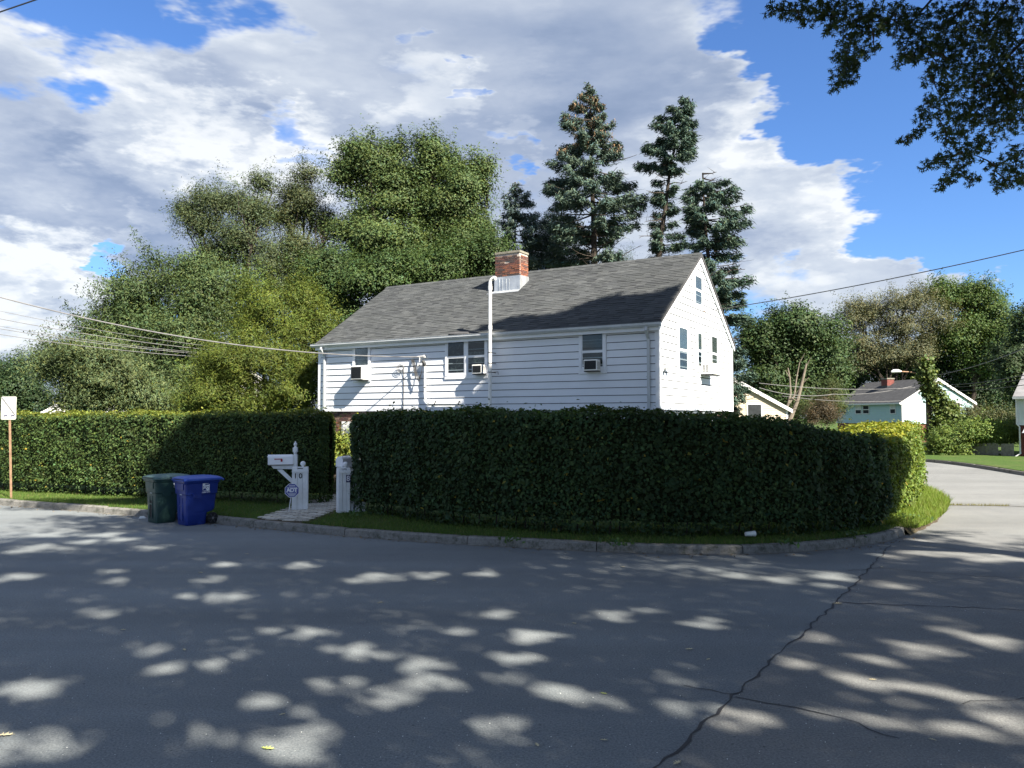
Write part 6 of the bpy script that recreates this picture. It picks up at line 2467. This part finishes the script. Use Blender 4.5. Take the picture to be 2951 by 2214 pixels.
STAR = [((0, -.5), (.10, -.05), (0, .55), (-.10, -.05)), ((0, -.22), (.20, -.16), (.42, .02), (.14, .0)), ((0, -.22), (-.20, -.16), (-.42, .02), (-.14, .0)), ((0, .02), (.16, .10), (.34, .34), (.08, .16)), ((0, .02), (-.16, .10), (-.34, .34), (-.08, .16))]


def star_leaves(C, Nrm, axis, size, col):
    n = len(C)
    Nrm = unit(Nrm)
    a = unit(axis - Nrm * (axis * Nrm).sum(1, keepdims=True))
    b = np.cross(Nrm, a)
    size = size * RNG.uniform(.75, 1.2, (n, 1))
    V = np.empty((n, 5, 4, 3))
    for i, q in enumerate(STAR):
        for j, (x, y) in enumerate(q):
            V[:, i, j] = C + b * x * size + a * y * size - Nrm * (abs(x) * .25) * size
    c = np.asarray(col) * RNG.uniform(.7, 1.3, (n, 1))
    return V.reshape(-1, 3), np.repeat(c, 20, 0)


def shade_boughs(n, rs):
    """boughs added out of view to cast shade on house, hedge and kerb"""
    out_ = []
    k_ = 0
    while len(out_) < n and k_ < n * 30:
        k_ += 1
        w = rs.uniform()
        if w < .36:
            u = rs.uniform(0, 6.0)
            y = rs.uniform(-.1, VR * (.46 - .074 * u))
            p = HC - D1 * -u + D2 * y
            z = zeav + (y + OVF) * math.tan(SA)
        elif w < .54:
            p = HC + D1 * rs.uniform(0, 5.4)
            z = rs.uniform(HZ, ZE)
        elif w < .78:
            p = Vector((rs.uniform(-1.5, 8.0), rs.uniform(12.0, 15.0), 0))
            z = rs.uniform(0, 1.6)
        elif w < .93:
            p = Vector((rs.uniform(-9.0, -4.2), rs.uniform(19.2, 20.6), 0))
            z = rs.uniform(.2, 2.0)
        else:
            p = Vector((rs.uniform(-7, -2.5), rs.uniform(15, 18.5), 0))
            z = rs.uniform(.1, 1.2)
        zz = rs.uniform(10.2, 17.0)
        t_ = (zz - z) / sunv[2]
        c = np.array([p.x + sunv[0] * t_, p.y + sunv[1] * t_, zz])
        if frame_ok(c[None])[0]:
            out_.append(c)
    return np.array(out_)


def oak(label, centre, radii, trunk_xy, nclump, seed, sprays=None, zmin=6.2):
    rs = np.random.default_rng(seed)
    random.seed(seed)
    t = thing('pin_oak', label, 'tree', (trunk_xy[0], trunk_xy[1], 0.0))
    org = np.array([trunk_xy[0], trunk_xy[1], 0.0])
    o_ = Vector(org)
    c = np.array(centre)
    d = unit(rs.normal(size=(nclump, 3)))
    k_ = rs.uniform(.15, 1, nclump) ** .45 * (1 + .10 * bumpy(d, seed))
    cc = c + d * np.array(radii) * k_[:, None]
    cc = cc[cc[:, 2] > zmin]
    if sprays:
        cc = np.concatenate([cc, shade_boughs(980, rs)])  # extra clumps, added along the sun's rays to cast shade
    m = len(cc)
    q = 42
    idx = np.repeat(np.arange(m), q)
    pos = cc[idx] + rs.normal(size=(len(idx), 3)) * np.array([.50, .50, .32])
    keep = frame_ok(pos) & shade_ok(pos, rs)
    pos, idx = pos[keep], idx[keep]
    nr = np.array([0, 0, .9]) + rs.normal(0, .55, pos.shape)
    tone = (1 + .15 * rs.normal(size=m))[idx]
    parts = [leaf_arrays(pos - org, nr, .19, .125, np.array([.040, .070, .024])[None] * tone[:, None], .25, .15)]
    leaf_obj('crown', parts, 'leaf', t, kind='stuff')
    # trunk and limbs
    mb = MB()
    ht = c[2] + radii[2] * .55
    tr_ = [Vector((trunk_xy[0] + (c[0] - trunk_xy[0]) * (i / 6) ** 1.5 * .6, trunk_xy[1] + (c[1] - trunk_xy[1]) * (i / 6) ** 1.5 * .6, -.1 + (ht + .1) * i / 6)) for i in range(7)]
    mb.tube([p - o_ for p in tr_], [.42, .34, .30, .26, .2, .13, .06], 'bark_dark', 12)
    mb.build('trunk', t, smooth=True)
    mb = MB()
    kept = [Vector(x) for x in cc[::max(1, m // 130)] if frame_ok(x[None])[0]]
    for e in kept:
        for tr_i in range(5):
            st_ = tr_[2].lerp(tr_[6], random.uniform(.1, .95))
            st_.z = min(st_.z, e.z + .5)
            pp = branch_pts(st_, e, .05, .04, 5)
            dense = np.array([list(pp[i].lerp(pp[i + 1], f)) for i in range(4) for f in (0, .25, .5, .75)])
            if frame_ok(dense).all() and shade_ok(dense, rs)[3:].mean() > .93:
                mb.tube([p - o_ for p in pp], [.07, .05, .038, .026, .012], 'bark_dark', 5, cap=False)
                break
    mb.build('limb', t, smooth=True, kind='stuff')
    if sprays:
        LC, LN, LA = [], [], []
        tw = MB()
        hub = tr_[4]
        prev = None
        for (x, y, r) in sprays:
            dep = 13.6 + 1.6 * rs.uniform(-.5, .5) + .0016 * (x - 1900)
            cpt = P(x, y, dep)
            rm = r * dep / F
            n = int(6 + 1750 * rm * rm)
            pp = rs.normal(size=(n, 3))
            pp = unit(pp) * rs.uniform(0, 1, (n, 1)) ** .42 * np.array([rm, rm * 1.1 + .15, rm])
            LC.append(np.array(cpt) + pp)
            LN.append(np.array([0, -.25, .55]) + rs.normal(0, .62, (n, 3)))
            LA.append(np.array([-.35, 0, -.75]) + rs.normal(0, .6, (n, 3)))
            # twig towards the nearest inner spray, or the limb out of sight
            nearest = min([s2 for s2 in sprays if s2[0] > x + 4 or s2[1] < y - 20] or [(x + 200, y - 220, 0)], key=lambda s2: (s2[0] - x) ** 2 + (s2[1] - y) ** 2)
            e2 = P(nearest[0], nearest[1], dep)
            tw.tube([p - o_ for p in branch_pts(cpt - Vector((rm * .5, 0, rm * .5)), e2, .05, .04, 4)], [.005, .009, .012, .016], 'bark_dark', 4, cap=False)
        for (x, y) in ((2130, 60), (2046, 54), (2127, 190), (1964, 54)):
            tw.tube([p - o_ for p in branch_pts(P(x, y, 13.8), P(x + 260, y - 260, 12.6), .04, .03, 5)], [.015, .022, .03, .04, .055], 'bark_dark', 6, cap=False)
        LC, LN, LA = map(np.concatenate, (LC, LN, LA))
        Vs, Cs = star_leaves(LC - org, LN, LA, .150, (.034, .060, .024))
        link('leaf_spray', np_mesh('leaf_spray', Vs, np.arange(len(Vs)).reshape(-1, 4), Cs, 'leaf'), t, kind='stuff')
        tw.build('twig', t, smooth=True, kind='stuff')
    return t


SPR = [(1666, 22, 15), (1690, 18, 18), (1720, 22, 23), (1750, 20, 22), (1774, 27, 26), (1800, 26, 26), (1829, 32, 30), (1860, 30, 28), (1883, 36, 26), (1736, 47, 10), (1796, 62, 17), (1842, 74, 28), (1829, 112, 30), (1866, 112, 22), (1823, 152, 28), (1840, 140, 20), (1812, 184, 17), (1838, 176, 12), (1894, 106, 8), (1885, 70, 20), (1915, 50, 20),
       (1964, 104, 32), (1950, 130, 17), (1985, 120, 20), (1964, 54, 40), (1935, 30, 26), (2046, 54, 60), (2127, 54, 62), (2181, 54, 55), (2046, 130, 42), (2010, 100, 26), (2114, 136, 52), (2185, 150, 55), (2046, 188, 33), (2010, 165, 20), (2007, 222, 19), (1990, 250, 14), (1992, 278, 14), (1975, 294, 12), (1952, 304, 12), (2073, 256, 40), (2035, 240, 22), (2141, 244, 46), (2195, 258, 42),
       (2057, 302, 24), (2040, 280, 16), (2114, 318, 32), (2080, 330, 20), (2046, 342, 19), (2022, 350, 13), (2000, 358, 12), (2073, 368, 26), (2050, 386, 16), (2035, 400, 13), (2100, 389, 13), (2168, 384, 22), (2150, 360, 16), (2166, 406, 10), (2196, 338, 30), (2127, 190, 50), (2195, 204, 44), (2190, 380, 22), (2205, 395, 14)]
oak('pin oak whose dark pointed leaves hang into the top right corner', (9.3, 10.0, 13.0), (11.3, 8.0, 5.2), (14.5, 7.0), 3300, 41, SPR)
oak('large pin oak standing behind the viewer and shading the street', (5.5, -2.0, 12.0), (8.0, 6.5, 4.6), (6.0, -5.5), 1900, 42)
oak('pin oak at the right behind the viewer shading the older side street', (18.0, -3.5, 11.5), (6.5, 6.5, 4.6), (18.5, -4.5), 1400, 43)

# ------------------------------------------------------------------ neighbouring houses, fence, pole, wires
def simple_house(name, label, loc, rz, L, W, zb, ze, zr, siding, roofm, windows=(), base='red_brick_far', course=.2, gwindows=(), chimney=None, front_z0=None):
    """front wall on y=0 facing -y, gable on x=0 facing +x, each course of boards its own part"""
    t = thing(name, label, 'house', loc, rz)
    mb = MB()
    mb.box((-L, 0, zb), (0, W, ze), siding)
    mb.prism([(0, ze - .001), (W, ze - .001), (W / 2, zr - .05)], -L, 0, siding, axis=0)
    w = mb.build('wall', t)
    sl_ = (zr - ze) / (W / 2)
    z = zb
    while z < zr - .15:
        z1 = z + course
        if z < ze - .05:
            m = MB(MF)
            m.hexa([(.06, 0, z), (L - .06, 0, z), (L - .06, .018, z), (.06, .018, z), (.06, 0, min(z1, ze)), (L - .06, 0, min(z1, ze)), (L - .06, .003, min(z1, ze)), (.06, .003, min(z1, ze))], siding)
            m.build('siding_board', w)
        e = lambda zz: (.06, W - .06) if zz <= ze else ((zz - ze) / sl_ + .05, W - (zz - ze) / sl_ - .05)
        a, b = e(z), e(z1)
        if b[1] - b[0] > .1:
            m = MB(MG)
            m.hexa([(a[0], 0, z), (a[1], 0, z), (a[1], .018, z), (a[0], .018, z), (b[0], 0, z1), (b[1], 0, z1), (b[1], .003, z1), (b[0], .003, z1)], siding)
            m.build('siding_board', w)
        z = z1
    if base:
        mb = MB()
        mb.box((-L + .06, .06, -.05), (-.06, W - .06, zb - .001), base)
        mb.build('brick_base', t)
    mb = MB()
    o = .25
    zo = ze - o * sl_
    mb.prism([(-o, zo), (W / 2, zr), (W + o, zo), (W + o, zo + .12), (W / 2, zr + .13), (-o, zo + .12)], -L - .15, .15, roofm, axis=0)
    r = mb.build('roof', t)
    mb = MB()
    mb.hexa([(.151, -o, zo - .10), (.18, -o, zo - .10), (.18, W / 2, zr - .12), (.151, W / 2, zr - .12), (.151, -o, zo + .11), (.18, -o, zo + .11), (.18, W / 2, zr + .11), (.151, W / 2, zr + .11)], 'far_white')
    mb.hexa([(.151, W + o, zo - .10), (.18, W + o, zo - .10), (.18, W / 2 + .001, zr - .12), (.151, W / 2 + .001, zr - .12), (.151, W + o, zo + .11), (.18, W + o, zo + .11), (.18, W / 2 + .001, zr + .11), (.151, W / 2 + .001, zr + .11)], 'far_white')
    mb.build('rake_board', t)
    mb = MB()
    mb.box((-L - .15, -o - .08, zo - .03), (.15, -o - .001, zo + .10), 'far_white')
    mb.build('gutter', t)
    for (x, y) in ((0, 0), (-L, 0), (0, W)):
        mb = MB()
        s1, s2 = (1 if x == 0 else -1), (-1 if y == 0 else 1)
        xs, ys = sorted((x - s1 * .1, x + s1 * .025)), sorted((y - s2 * .1, y + s2 * .025))
        mb.box((xs[0], ys[0], zb), (xs[1], ys[1], ze - .03), 'far_white')
        mb.build('corner_board', t)
    for M, wl in ((MF, windows), (MG, gwindows)):
        for (a0, a1, z0, z1, kind) in wl:
            m = MB(M)
            c = .07
            m.box((a0, 0, z0), (a0 + c, .05, z1), 'far_white')
            m.box((a1 - c, 0, z0), (a1, .05, z1), 'far_white')
            m.box((a0 + c, 0, z1 - c), (a1 - c, .05, z1), 'far_white')
            m.box((a0 + c, 0, z0), (a1 - c, .05, z0 + c), 'far_white')
            zm = (z0 + z1) / 2
            m.box((a0 + c, 0, zm - .03), (a1 - c, .046, zm + .03), 'far_white')
            wf = m.build('window', t)
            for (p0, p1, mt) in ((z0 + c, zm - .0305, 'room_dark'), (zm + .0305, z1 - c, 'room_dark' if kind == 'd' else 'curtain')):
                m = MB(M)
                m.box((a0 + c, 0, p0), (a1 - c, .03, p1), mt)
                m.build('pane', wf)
    if chimney:
        (x0, x1, y0, y1, z0, z1) = chimney
        mb = MB()
        mb.box((x0, y0, z0), (x1, y1, z1), 'red_brick_far')
        ch = mb.build('chimney', t)
        mb = MB()
        mb.box((x0 - .04, y0 - .04, z1 + .001), (x1 + .04, y1 + .04, z1 + .12), 'chimney_cap')
        mb.build('chimney_cap', ch)
        mb = MB()
        mb.box((x0 - .02, y0 - .02, z0), (x1 + .02, y1 + .02, z0 + .55), 'dark_metal')
        mb.build('flashing', ch)
    return t


# green house: fit corner, left end and gable end on the ground plan
GY = 66.0
gc = P(1949, 916, GY)
zb_ = gc.z
sc_ = GY / 88.0
ze_ = P(1949, 869, GY).z


def plan_dir(p, n):
    return n


# long wall runs left and away, gable runs right
gl = P(1808, 918, GY * 1.06)
gr = P(2101, 916, GY * 1.035)
vx = Vector((gc.x - gl.x, gc.y - gl.y, 0))
rz_g = math.atan2(vx.y, vx.x)
Lg = vx.length
ygd = Vector((-math.sin(rz_g), math.cos(rz_g), 0))
Wg = 6.6
loc_g = Vector((gc.x, gc.y, 0))
# rotate so that the gable spans to its far corner in the picture
best = None
for a_ in np.linspace(math.radians(-88), math.radians(-20), 120):
    xd, yd = Vector((math.cos(a_), math.sin(a_), 0)), Vector((-math.sin(a_), math.cos(a_), 0))
    for Wt in np.linspace(5, 8.5, 15):
        for Lt in np.linspace(7, 12.5, 12):
            e1 = loc_g - xd * Lt
            e2 = loc_g + yd * Wt
            q = proj_np(np.array([[e1.x, e1.y, zb_], [e2.x, e2.y, zb_], [e1.x, e1.y, ze_], [e2.x, e2.y, ze_]]))
            err = abs(q[0, 0] - 1808) + abs(q[1, 0] - 2101) + 3 * abs(q[2, 1] - 872) + 3 * abs(q[3, 1] - 869) + abs(Lt / Wt - 1.5) * 20
            if best is None or err < best[0]:
                best = (err, a_, Wt, Lt)
_, rz_g, Wg, Lg = best
zr_ = P(2010, 822, GY * 1.04).z
wf = lambda a, b, z0, z1, kd='d': (a * Lg, b * Lg, zb_ + (ze_ - zb_) * z0, zb_ + (ze_ - zb_) * z1, kd)
simple_house('house', 'pale green house with dark roof and small brick chimney in the distance', tuple(loc_g), rz_g, Lg, Wg, zb_, ze_, zr_, 'green_siding', 'roof_dark',
             [wf(.08, .16, .45, .93, 'c'), wf(.46, .56, .45, .90, 'd'), wf(.58, .68, .45, .90, 'c'), wf(.83, .92, .45, .90, 'd')], course=.155,
             gwindows=[(Wg * .36, Wg * .52, zb_ + (ze_ - zb_) * .45, zb_ + (ze_ - zb_) * 1.0, 'c'), (Wg * .70, Wg * .82, zb_ + (ze_ - zb_) * .45, zb_ + (ze_ - zb_) * 1.0, 'd')],
             chimney=(-Lg * .62, -Lg * .62 + .9, Wg * .34, Wg * .34 + .7, zr_ - .9, P(1925, 813, GY).z))

# tan gable right of the house
ty = 44.0
tr_c = P(1701, 900, ty)
ze_t = P(1703, 884, ty).z
slope_t = (P(1602, 829, ty).z - P(1703, 884, ty).z) / (P(1703, 884, ty).x - P(1602, 829, ty).x)
Wt_ = 8.4
zr_t = ze_t + slope_t * Wt_ / 2
wa = (tr_c.x - P(1646, 860, ty).x, tr_c.x - P(1612, 860, ty).x)
zw = (P(1630, 915, ty).z, P(1630, 868, ty).z)
# gable faces the street: local x towards the viewer, local y to the right
simple_house('garage', 'small tan boarded gable building right of the white house', (tr_c.x - Wt_, tr_c.y, 0), -math.pi / 2, 7.0, Wt_, .12, ze_t, zr_t, 'tan_siding', 'roof_pale', [], None, .128,
             gwindows=[(Wt_ - wa[1], Wt_ - wa[0], P(1630, 950, ty).z, P(1630, 872, ty).z, 'd')])

# brick and mint house at the right edge
ry = 43.0
rc = P(2187, 991, ry)
zs_ = P(2187, 919, ry).z
ze_r = P(2187, 856, ry).z
th = simple_house('house', 'pale mint house on a red brick ground floor at the right edge', (rc.x + .35 + 9.0 * math.cos(math.radians(-46)), rc.y + 9.0 * math.sin(math.radians(-46)), 0), math.radians(-46), 9.0, 7.0, zs_, ze_r, ze_r + 2.0, 'mint_siding', 'roof_pale',
                  [(9.0 - .95, 9.0 - .30, P(0, 905, ry).z, P(0, 862, ry).z, 'd')], course=.17)
m = MB(MF)
a_ = 9.0 - .75
m.box((a_ - .6, 0, .45), (a_ + .1, .05, 1.42), 'far_white')
m.box((a_ - .53, .0505, .5), (a_ + .03, .055, 1.36), 'curtain')
m.build('window', th)
m = MB(MF)
m.hexa([(a_ - .7, .06, 1.45), (a_ + .45, .06, 1.45), (a_ + .45, .55, 1.45), (a_ - .7, .55, 1.45), (a_ - .7, .06, 1.78), (a_ + .38, .06, 1.78), (a_ + .42, .50, 1.50), (a_ - .7, .50, 1.50)], 'awning')
m.build('awning', th)
m = MB(MF)
m.tube([(9.02, .10, ze_r - .1), (9.02, .10, zs_ + .06), (8.9, .07, zs_ - .1), (8.9, .07, .28), (9.15, .2, .1), (9.6, .3, .08)], .045, 'far_white', 8)
m.build('downspout', th)
m = MB(MF)
m.box((8.90, -.061, .0), (8.95, -.02, zs_), 'red_brick_far')
m.build('brick_pier', th)

# white houses half hidden behind the left trees
p = P(95, 880, 47)
simple_house('house', 'white house half hidden behind the low feathery tree on the left', (p.x + .2, p.y, 0), math.radians(-62), 4.5, 5.0, .1, 2.7, 4.3, 'far_white', 'roof_dark', [], None, .3, gwindows=[(2.1, 2.8, 1.5, 2.5, 'd')])
p = P(345, 880, 44)
simple_house('house', 'pale house glimpsed through the leaves left of the yew', (p.x + 1.2, p.y, 0), math.radians(-55), 7.0, 6.0, .1, 3.6, 5.6, 'far_white', 'roof_dark', [], None, .3, gwindows=[(2.4, 3.2, 1.6, 2.8, 'd')])

# grey board fence under the knotweed
f0, f1 = G(2092, 987), G(2190, 991)
fd = Vector((f1.x - f0.x, f1.y - f0.y, 0))
fl = fd.length
t = thing('board_fence', 'low weathered grey board fence beside the right brick house', 'fence', (f0.x, f0.y, ZL - .03), math.atan2(fd.y, fd.x))
x = 0
i = 0
while x < fl - .05:
    if not (1.60 < x < 1.66):
        mb = MB()
        h = .70 + .12 * (1 - x / fl) * 0 + random.uniform(-.02, .02)
        tl = random.uniform(-.01, .01)
        mb.hexa([(x, 0, 0), (x + .125, 0, 0), (x + .125, .02, 0), (x, .02, 0), (x + tl, 0, h), (x + .125 + tl, 0, h), (x + .125 + tl, .02, h), (x + tl, .02, h)], 'old_wood')
        mb.build('board', t)
    x += .135
for zz in (.15, .50):
    mb = MB()
    mb.box((0, .021, zz), (fl, .06, zz + .08), 'old_wood')
    mb.build('rail', t)

# vine-covered utility pole with street lamp
UY = 48.0
ub = P(2008, 960, UY)
utop = P(2002, 775, UY)
t = thing('utility_pole', 'wooden utility pole smothered in green vine with a street lamp arm', 'pole', (ub.x, ub.y, ZL - .03))
o_ = Vector((ub.x, ub.y, ZL - .03))
mb = MB()
mb.tube([(0, 0, -.1), (P(2006, 890, UY) - o_), utop - o_], [.17, .155, .13], 'pole_wood', 10)
mb.build('pole', t, smooth=True)
mb = MB()
mb.tube([P(2000, 812, UY) - o_, P(1985, 808, UY) - o_, P(1966, 804, UY) - o_, P(1945, 803, UY) - o_], .035, 'rust_post', 6)
mb.build('lamp_arm', t, smooth=True)
mb = MB(lambda a, b, c: tuple(P(1936, 803, UY) - o_ + Vector((a, b, c))))
mb.tube([(.30, 0, 0), (.1, 0, .03), (-.15, 0, .02), (-.30, 0, -.03)], [.06, .11, .12, .06], 'far_white', 10)
mb.build('lamp_head', t, smooth=True)
mb = MB()
mb.box(tuple(P(2010, 828, UY) - o_ + Vector((-.6, -.05, -.05))), tuple(P(2010, 828, UY) - o_ + Vector((.6, .05, .05))), 'pole_wood')
mb.build('crossarm', t)
vp = []
rs = np.random.default_rng(5)
for (x, y, rx, ry_, n) in ((2003, 785, 6, 18, 16), (2004, 812, 12, 20, 40), (1990, 814, 9, 6, 12), (2010, 842, 15, 20, 46), (2026, 868, 17, 20, 50), (2045, 890, 24, 24, 70), (2062, 915, 24, 22, 70), (2032, 915, 22, 28, 70), (2025, 940, 24, 20, 60), (2075, 935, 20, 18, 40), (2050, 940, 30, 20, 70)):
    c = np.array(P(x, y, UY - .3))
    cc = c + unit(rs.normal(size=(n, 3))) * np.array([rx, (rx + ry_) / 2, ry_]) * UY / F * rs.uniform(.4, 1, (n, 1))
    idx = np.repeat(np.arange(n), 22)
    pos = cc[idx] + rs.normal(size=(len(idx), 3)) * .17
    vp.append(leaf_arrays(pos - np.array(o_), np.array([0, -.4, .6]) + rs.normal(0, .6, pos.shape), .20, .14, np.array([.085, .120, .032])[None] * (1 + .25 * rs.normal(size=n))[idx][:, None].clip(-.5, 1), .25, .4))
leaf_obj('vine', vp, 'leaf', t, kind='stuff')

# ---- overhead wires
def wire(label, pts, r, mat='cable', sag=.0, group=None, loc=None, cat='wire'):
    pts = [Vector(p) for p in pts]
    if len(pts) == 2:
        a, b = pts
        pts = [a.lerp(b, i / 14) - Vector((0, 0, sag * 4 * (i / 14) * (1 - i / 14))) for i in range(15)]
    o_ = pts[0].copy()
    mb = MB()
    mb.tube([p - o_ for p in pts], r, mat, 6)
    o = mb.build('overhead_wire', None, smooth=True, label=label, category=cat)
    if group:
        o['group'] = group
    o.location = o_
    return o


GW = 'wires crossing the sky and trees'
za_ = HC + D1 * (ua - .12) - D2 * .12 + Vector((0, 0, za - .03))
lt = P(-60, 626, 22)
wire('thick twisted service wire from the left edge to the house wall', [lt.lerp(za_, i / 24) - Vector((0, 0, .5 * 4 * (i / 24) * (1 - i / 24))) for i in range(25)], .018, 'cable_pale', group=GW)
for (y0, y1, lab, r) in ((668, 771, 'thin wire just below the thick twisted one at the left', .009), (686, 774, 'second thin wire below the thick twisted one at the left', .012), (703, 777, 'third thin wire below the thick twisted one at the left', .009), (709, 778, 'fourth thin wire below the thick twisted one at the left', .012), (722, 781, 'lowest of the thin wires at the left edge', .012)):
    wire(lab, [P(-60, y0 - 9, 29.0), P(700, y1, 30.2)], r, 'cable_pale', .28, GW)
wire('black wire crossing the top left corner', [P(-40, 40, 16), P(130, -18, 15)], .016, 'cable', .0, GW)
wire('second short wire at the very top left corner above the black one', [P(-30, 14, 16), P(60, -18, 15.6)], .010, 'cable', .0, GW)
gi = HC + D2 * (on_gable(1519, 673)[0]) - D1 * .10
gi.z = on_gable(1519, 673)[1]
wire('single wire climbing right from the attic gable across the sky', [gi, P(2290, 522, 19.5)], .013, 'cable', .12, GW)
mb = MB()
mb.tube([(0, 0, 0), (.09, 0, 0)], .015, 'rust_post', 6)
mb.tube([(.09, -.04, 0), (.09, .04, 0)], .03, 'pvc', 8)
o = mb.build('insulator', house)
il = toL(gi)
o.location = (0.02, il.y, il.z)
for i, (x0, y0, x1, y1, yy0, yy1, r, mt) in enumerate(((2015, 812, 2300, 716, 48, 30, .018, 'cable_pale'), (2012, 832, 2300, 790, 48, 32, .020, 'cable'), (2012, 836, 2300, 800, 48, 32, .016, 'cable'), (2012, 842, 2300, 816, 48, 32, .018, 'cable'), (1640, 828, 2000, 836, 44, 48, .014, 'cable_pale'), (1640, 838, 1800, 852, 43.4, 46, .016, 'cable_pale'), (1800, 852, 2000, 826, 46, 48, .016, 'cable_pale'), (1690, 856, 2000, 862, 45, 48, .012, 'cable_pale'))):
    labs = ['pale wire rising steeply right from the vine covered pole', 'thick dark wire running right from the vine covered pole', 'thinner dark wire close below the thick one at the vine covered pole', 'lowest dark wire right of the vine covered pole', 'pale wire from the tan gable towards the vine covered pole', 'pale wire sagging from the tan gable to the green roof', 'pale wire rising across the green house roof to the pole', 'lowest pale wire across the green house front']
    wire(labs[i], [P(x0, y0, yy0), P(x1, y1, yy1)], r, mt, .25, GW)

# bits of leaf and twig that gather along the kerb
lv = []
nn_ = 900
i_ = RNG.integers(40, len(kx) - 1, nn_)
dk = unit(kx[i_] - kx[i_ - 1])
nk = np.stack([-dk[:, 1], dk[:, 0]], 1)
pp_ = kx[i_] - nk * (np.abs(RNG.normal(0, .16, nn_)) + .01)[:, None] + RNG.normal(0, .05, (nn_, 2))
pp_ = np.concatenate([pp_, np.full((nn_, 1), .008)], 1)
leaf_obj('leaf_litter', [leaf_arrays(pp_, np.array([0, 0, 1.]) + RNG.normal(0, .25, (nn_, 3)), (.06), .03, (.16, .12, .075), .5)], 'leaf', None, kind='stuff')
tri = sum(sum(len(p.vertices) - 2 for p in o.data.polygons) if len(o.data.polygons) < 2000 else len(o.data.polygons) * 2 for o in bpy.data.objects if o.type == 'MESH') if False else 0
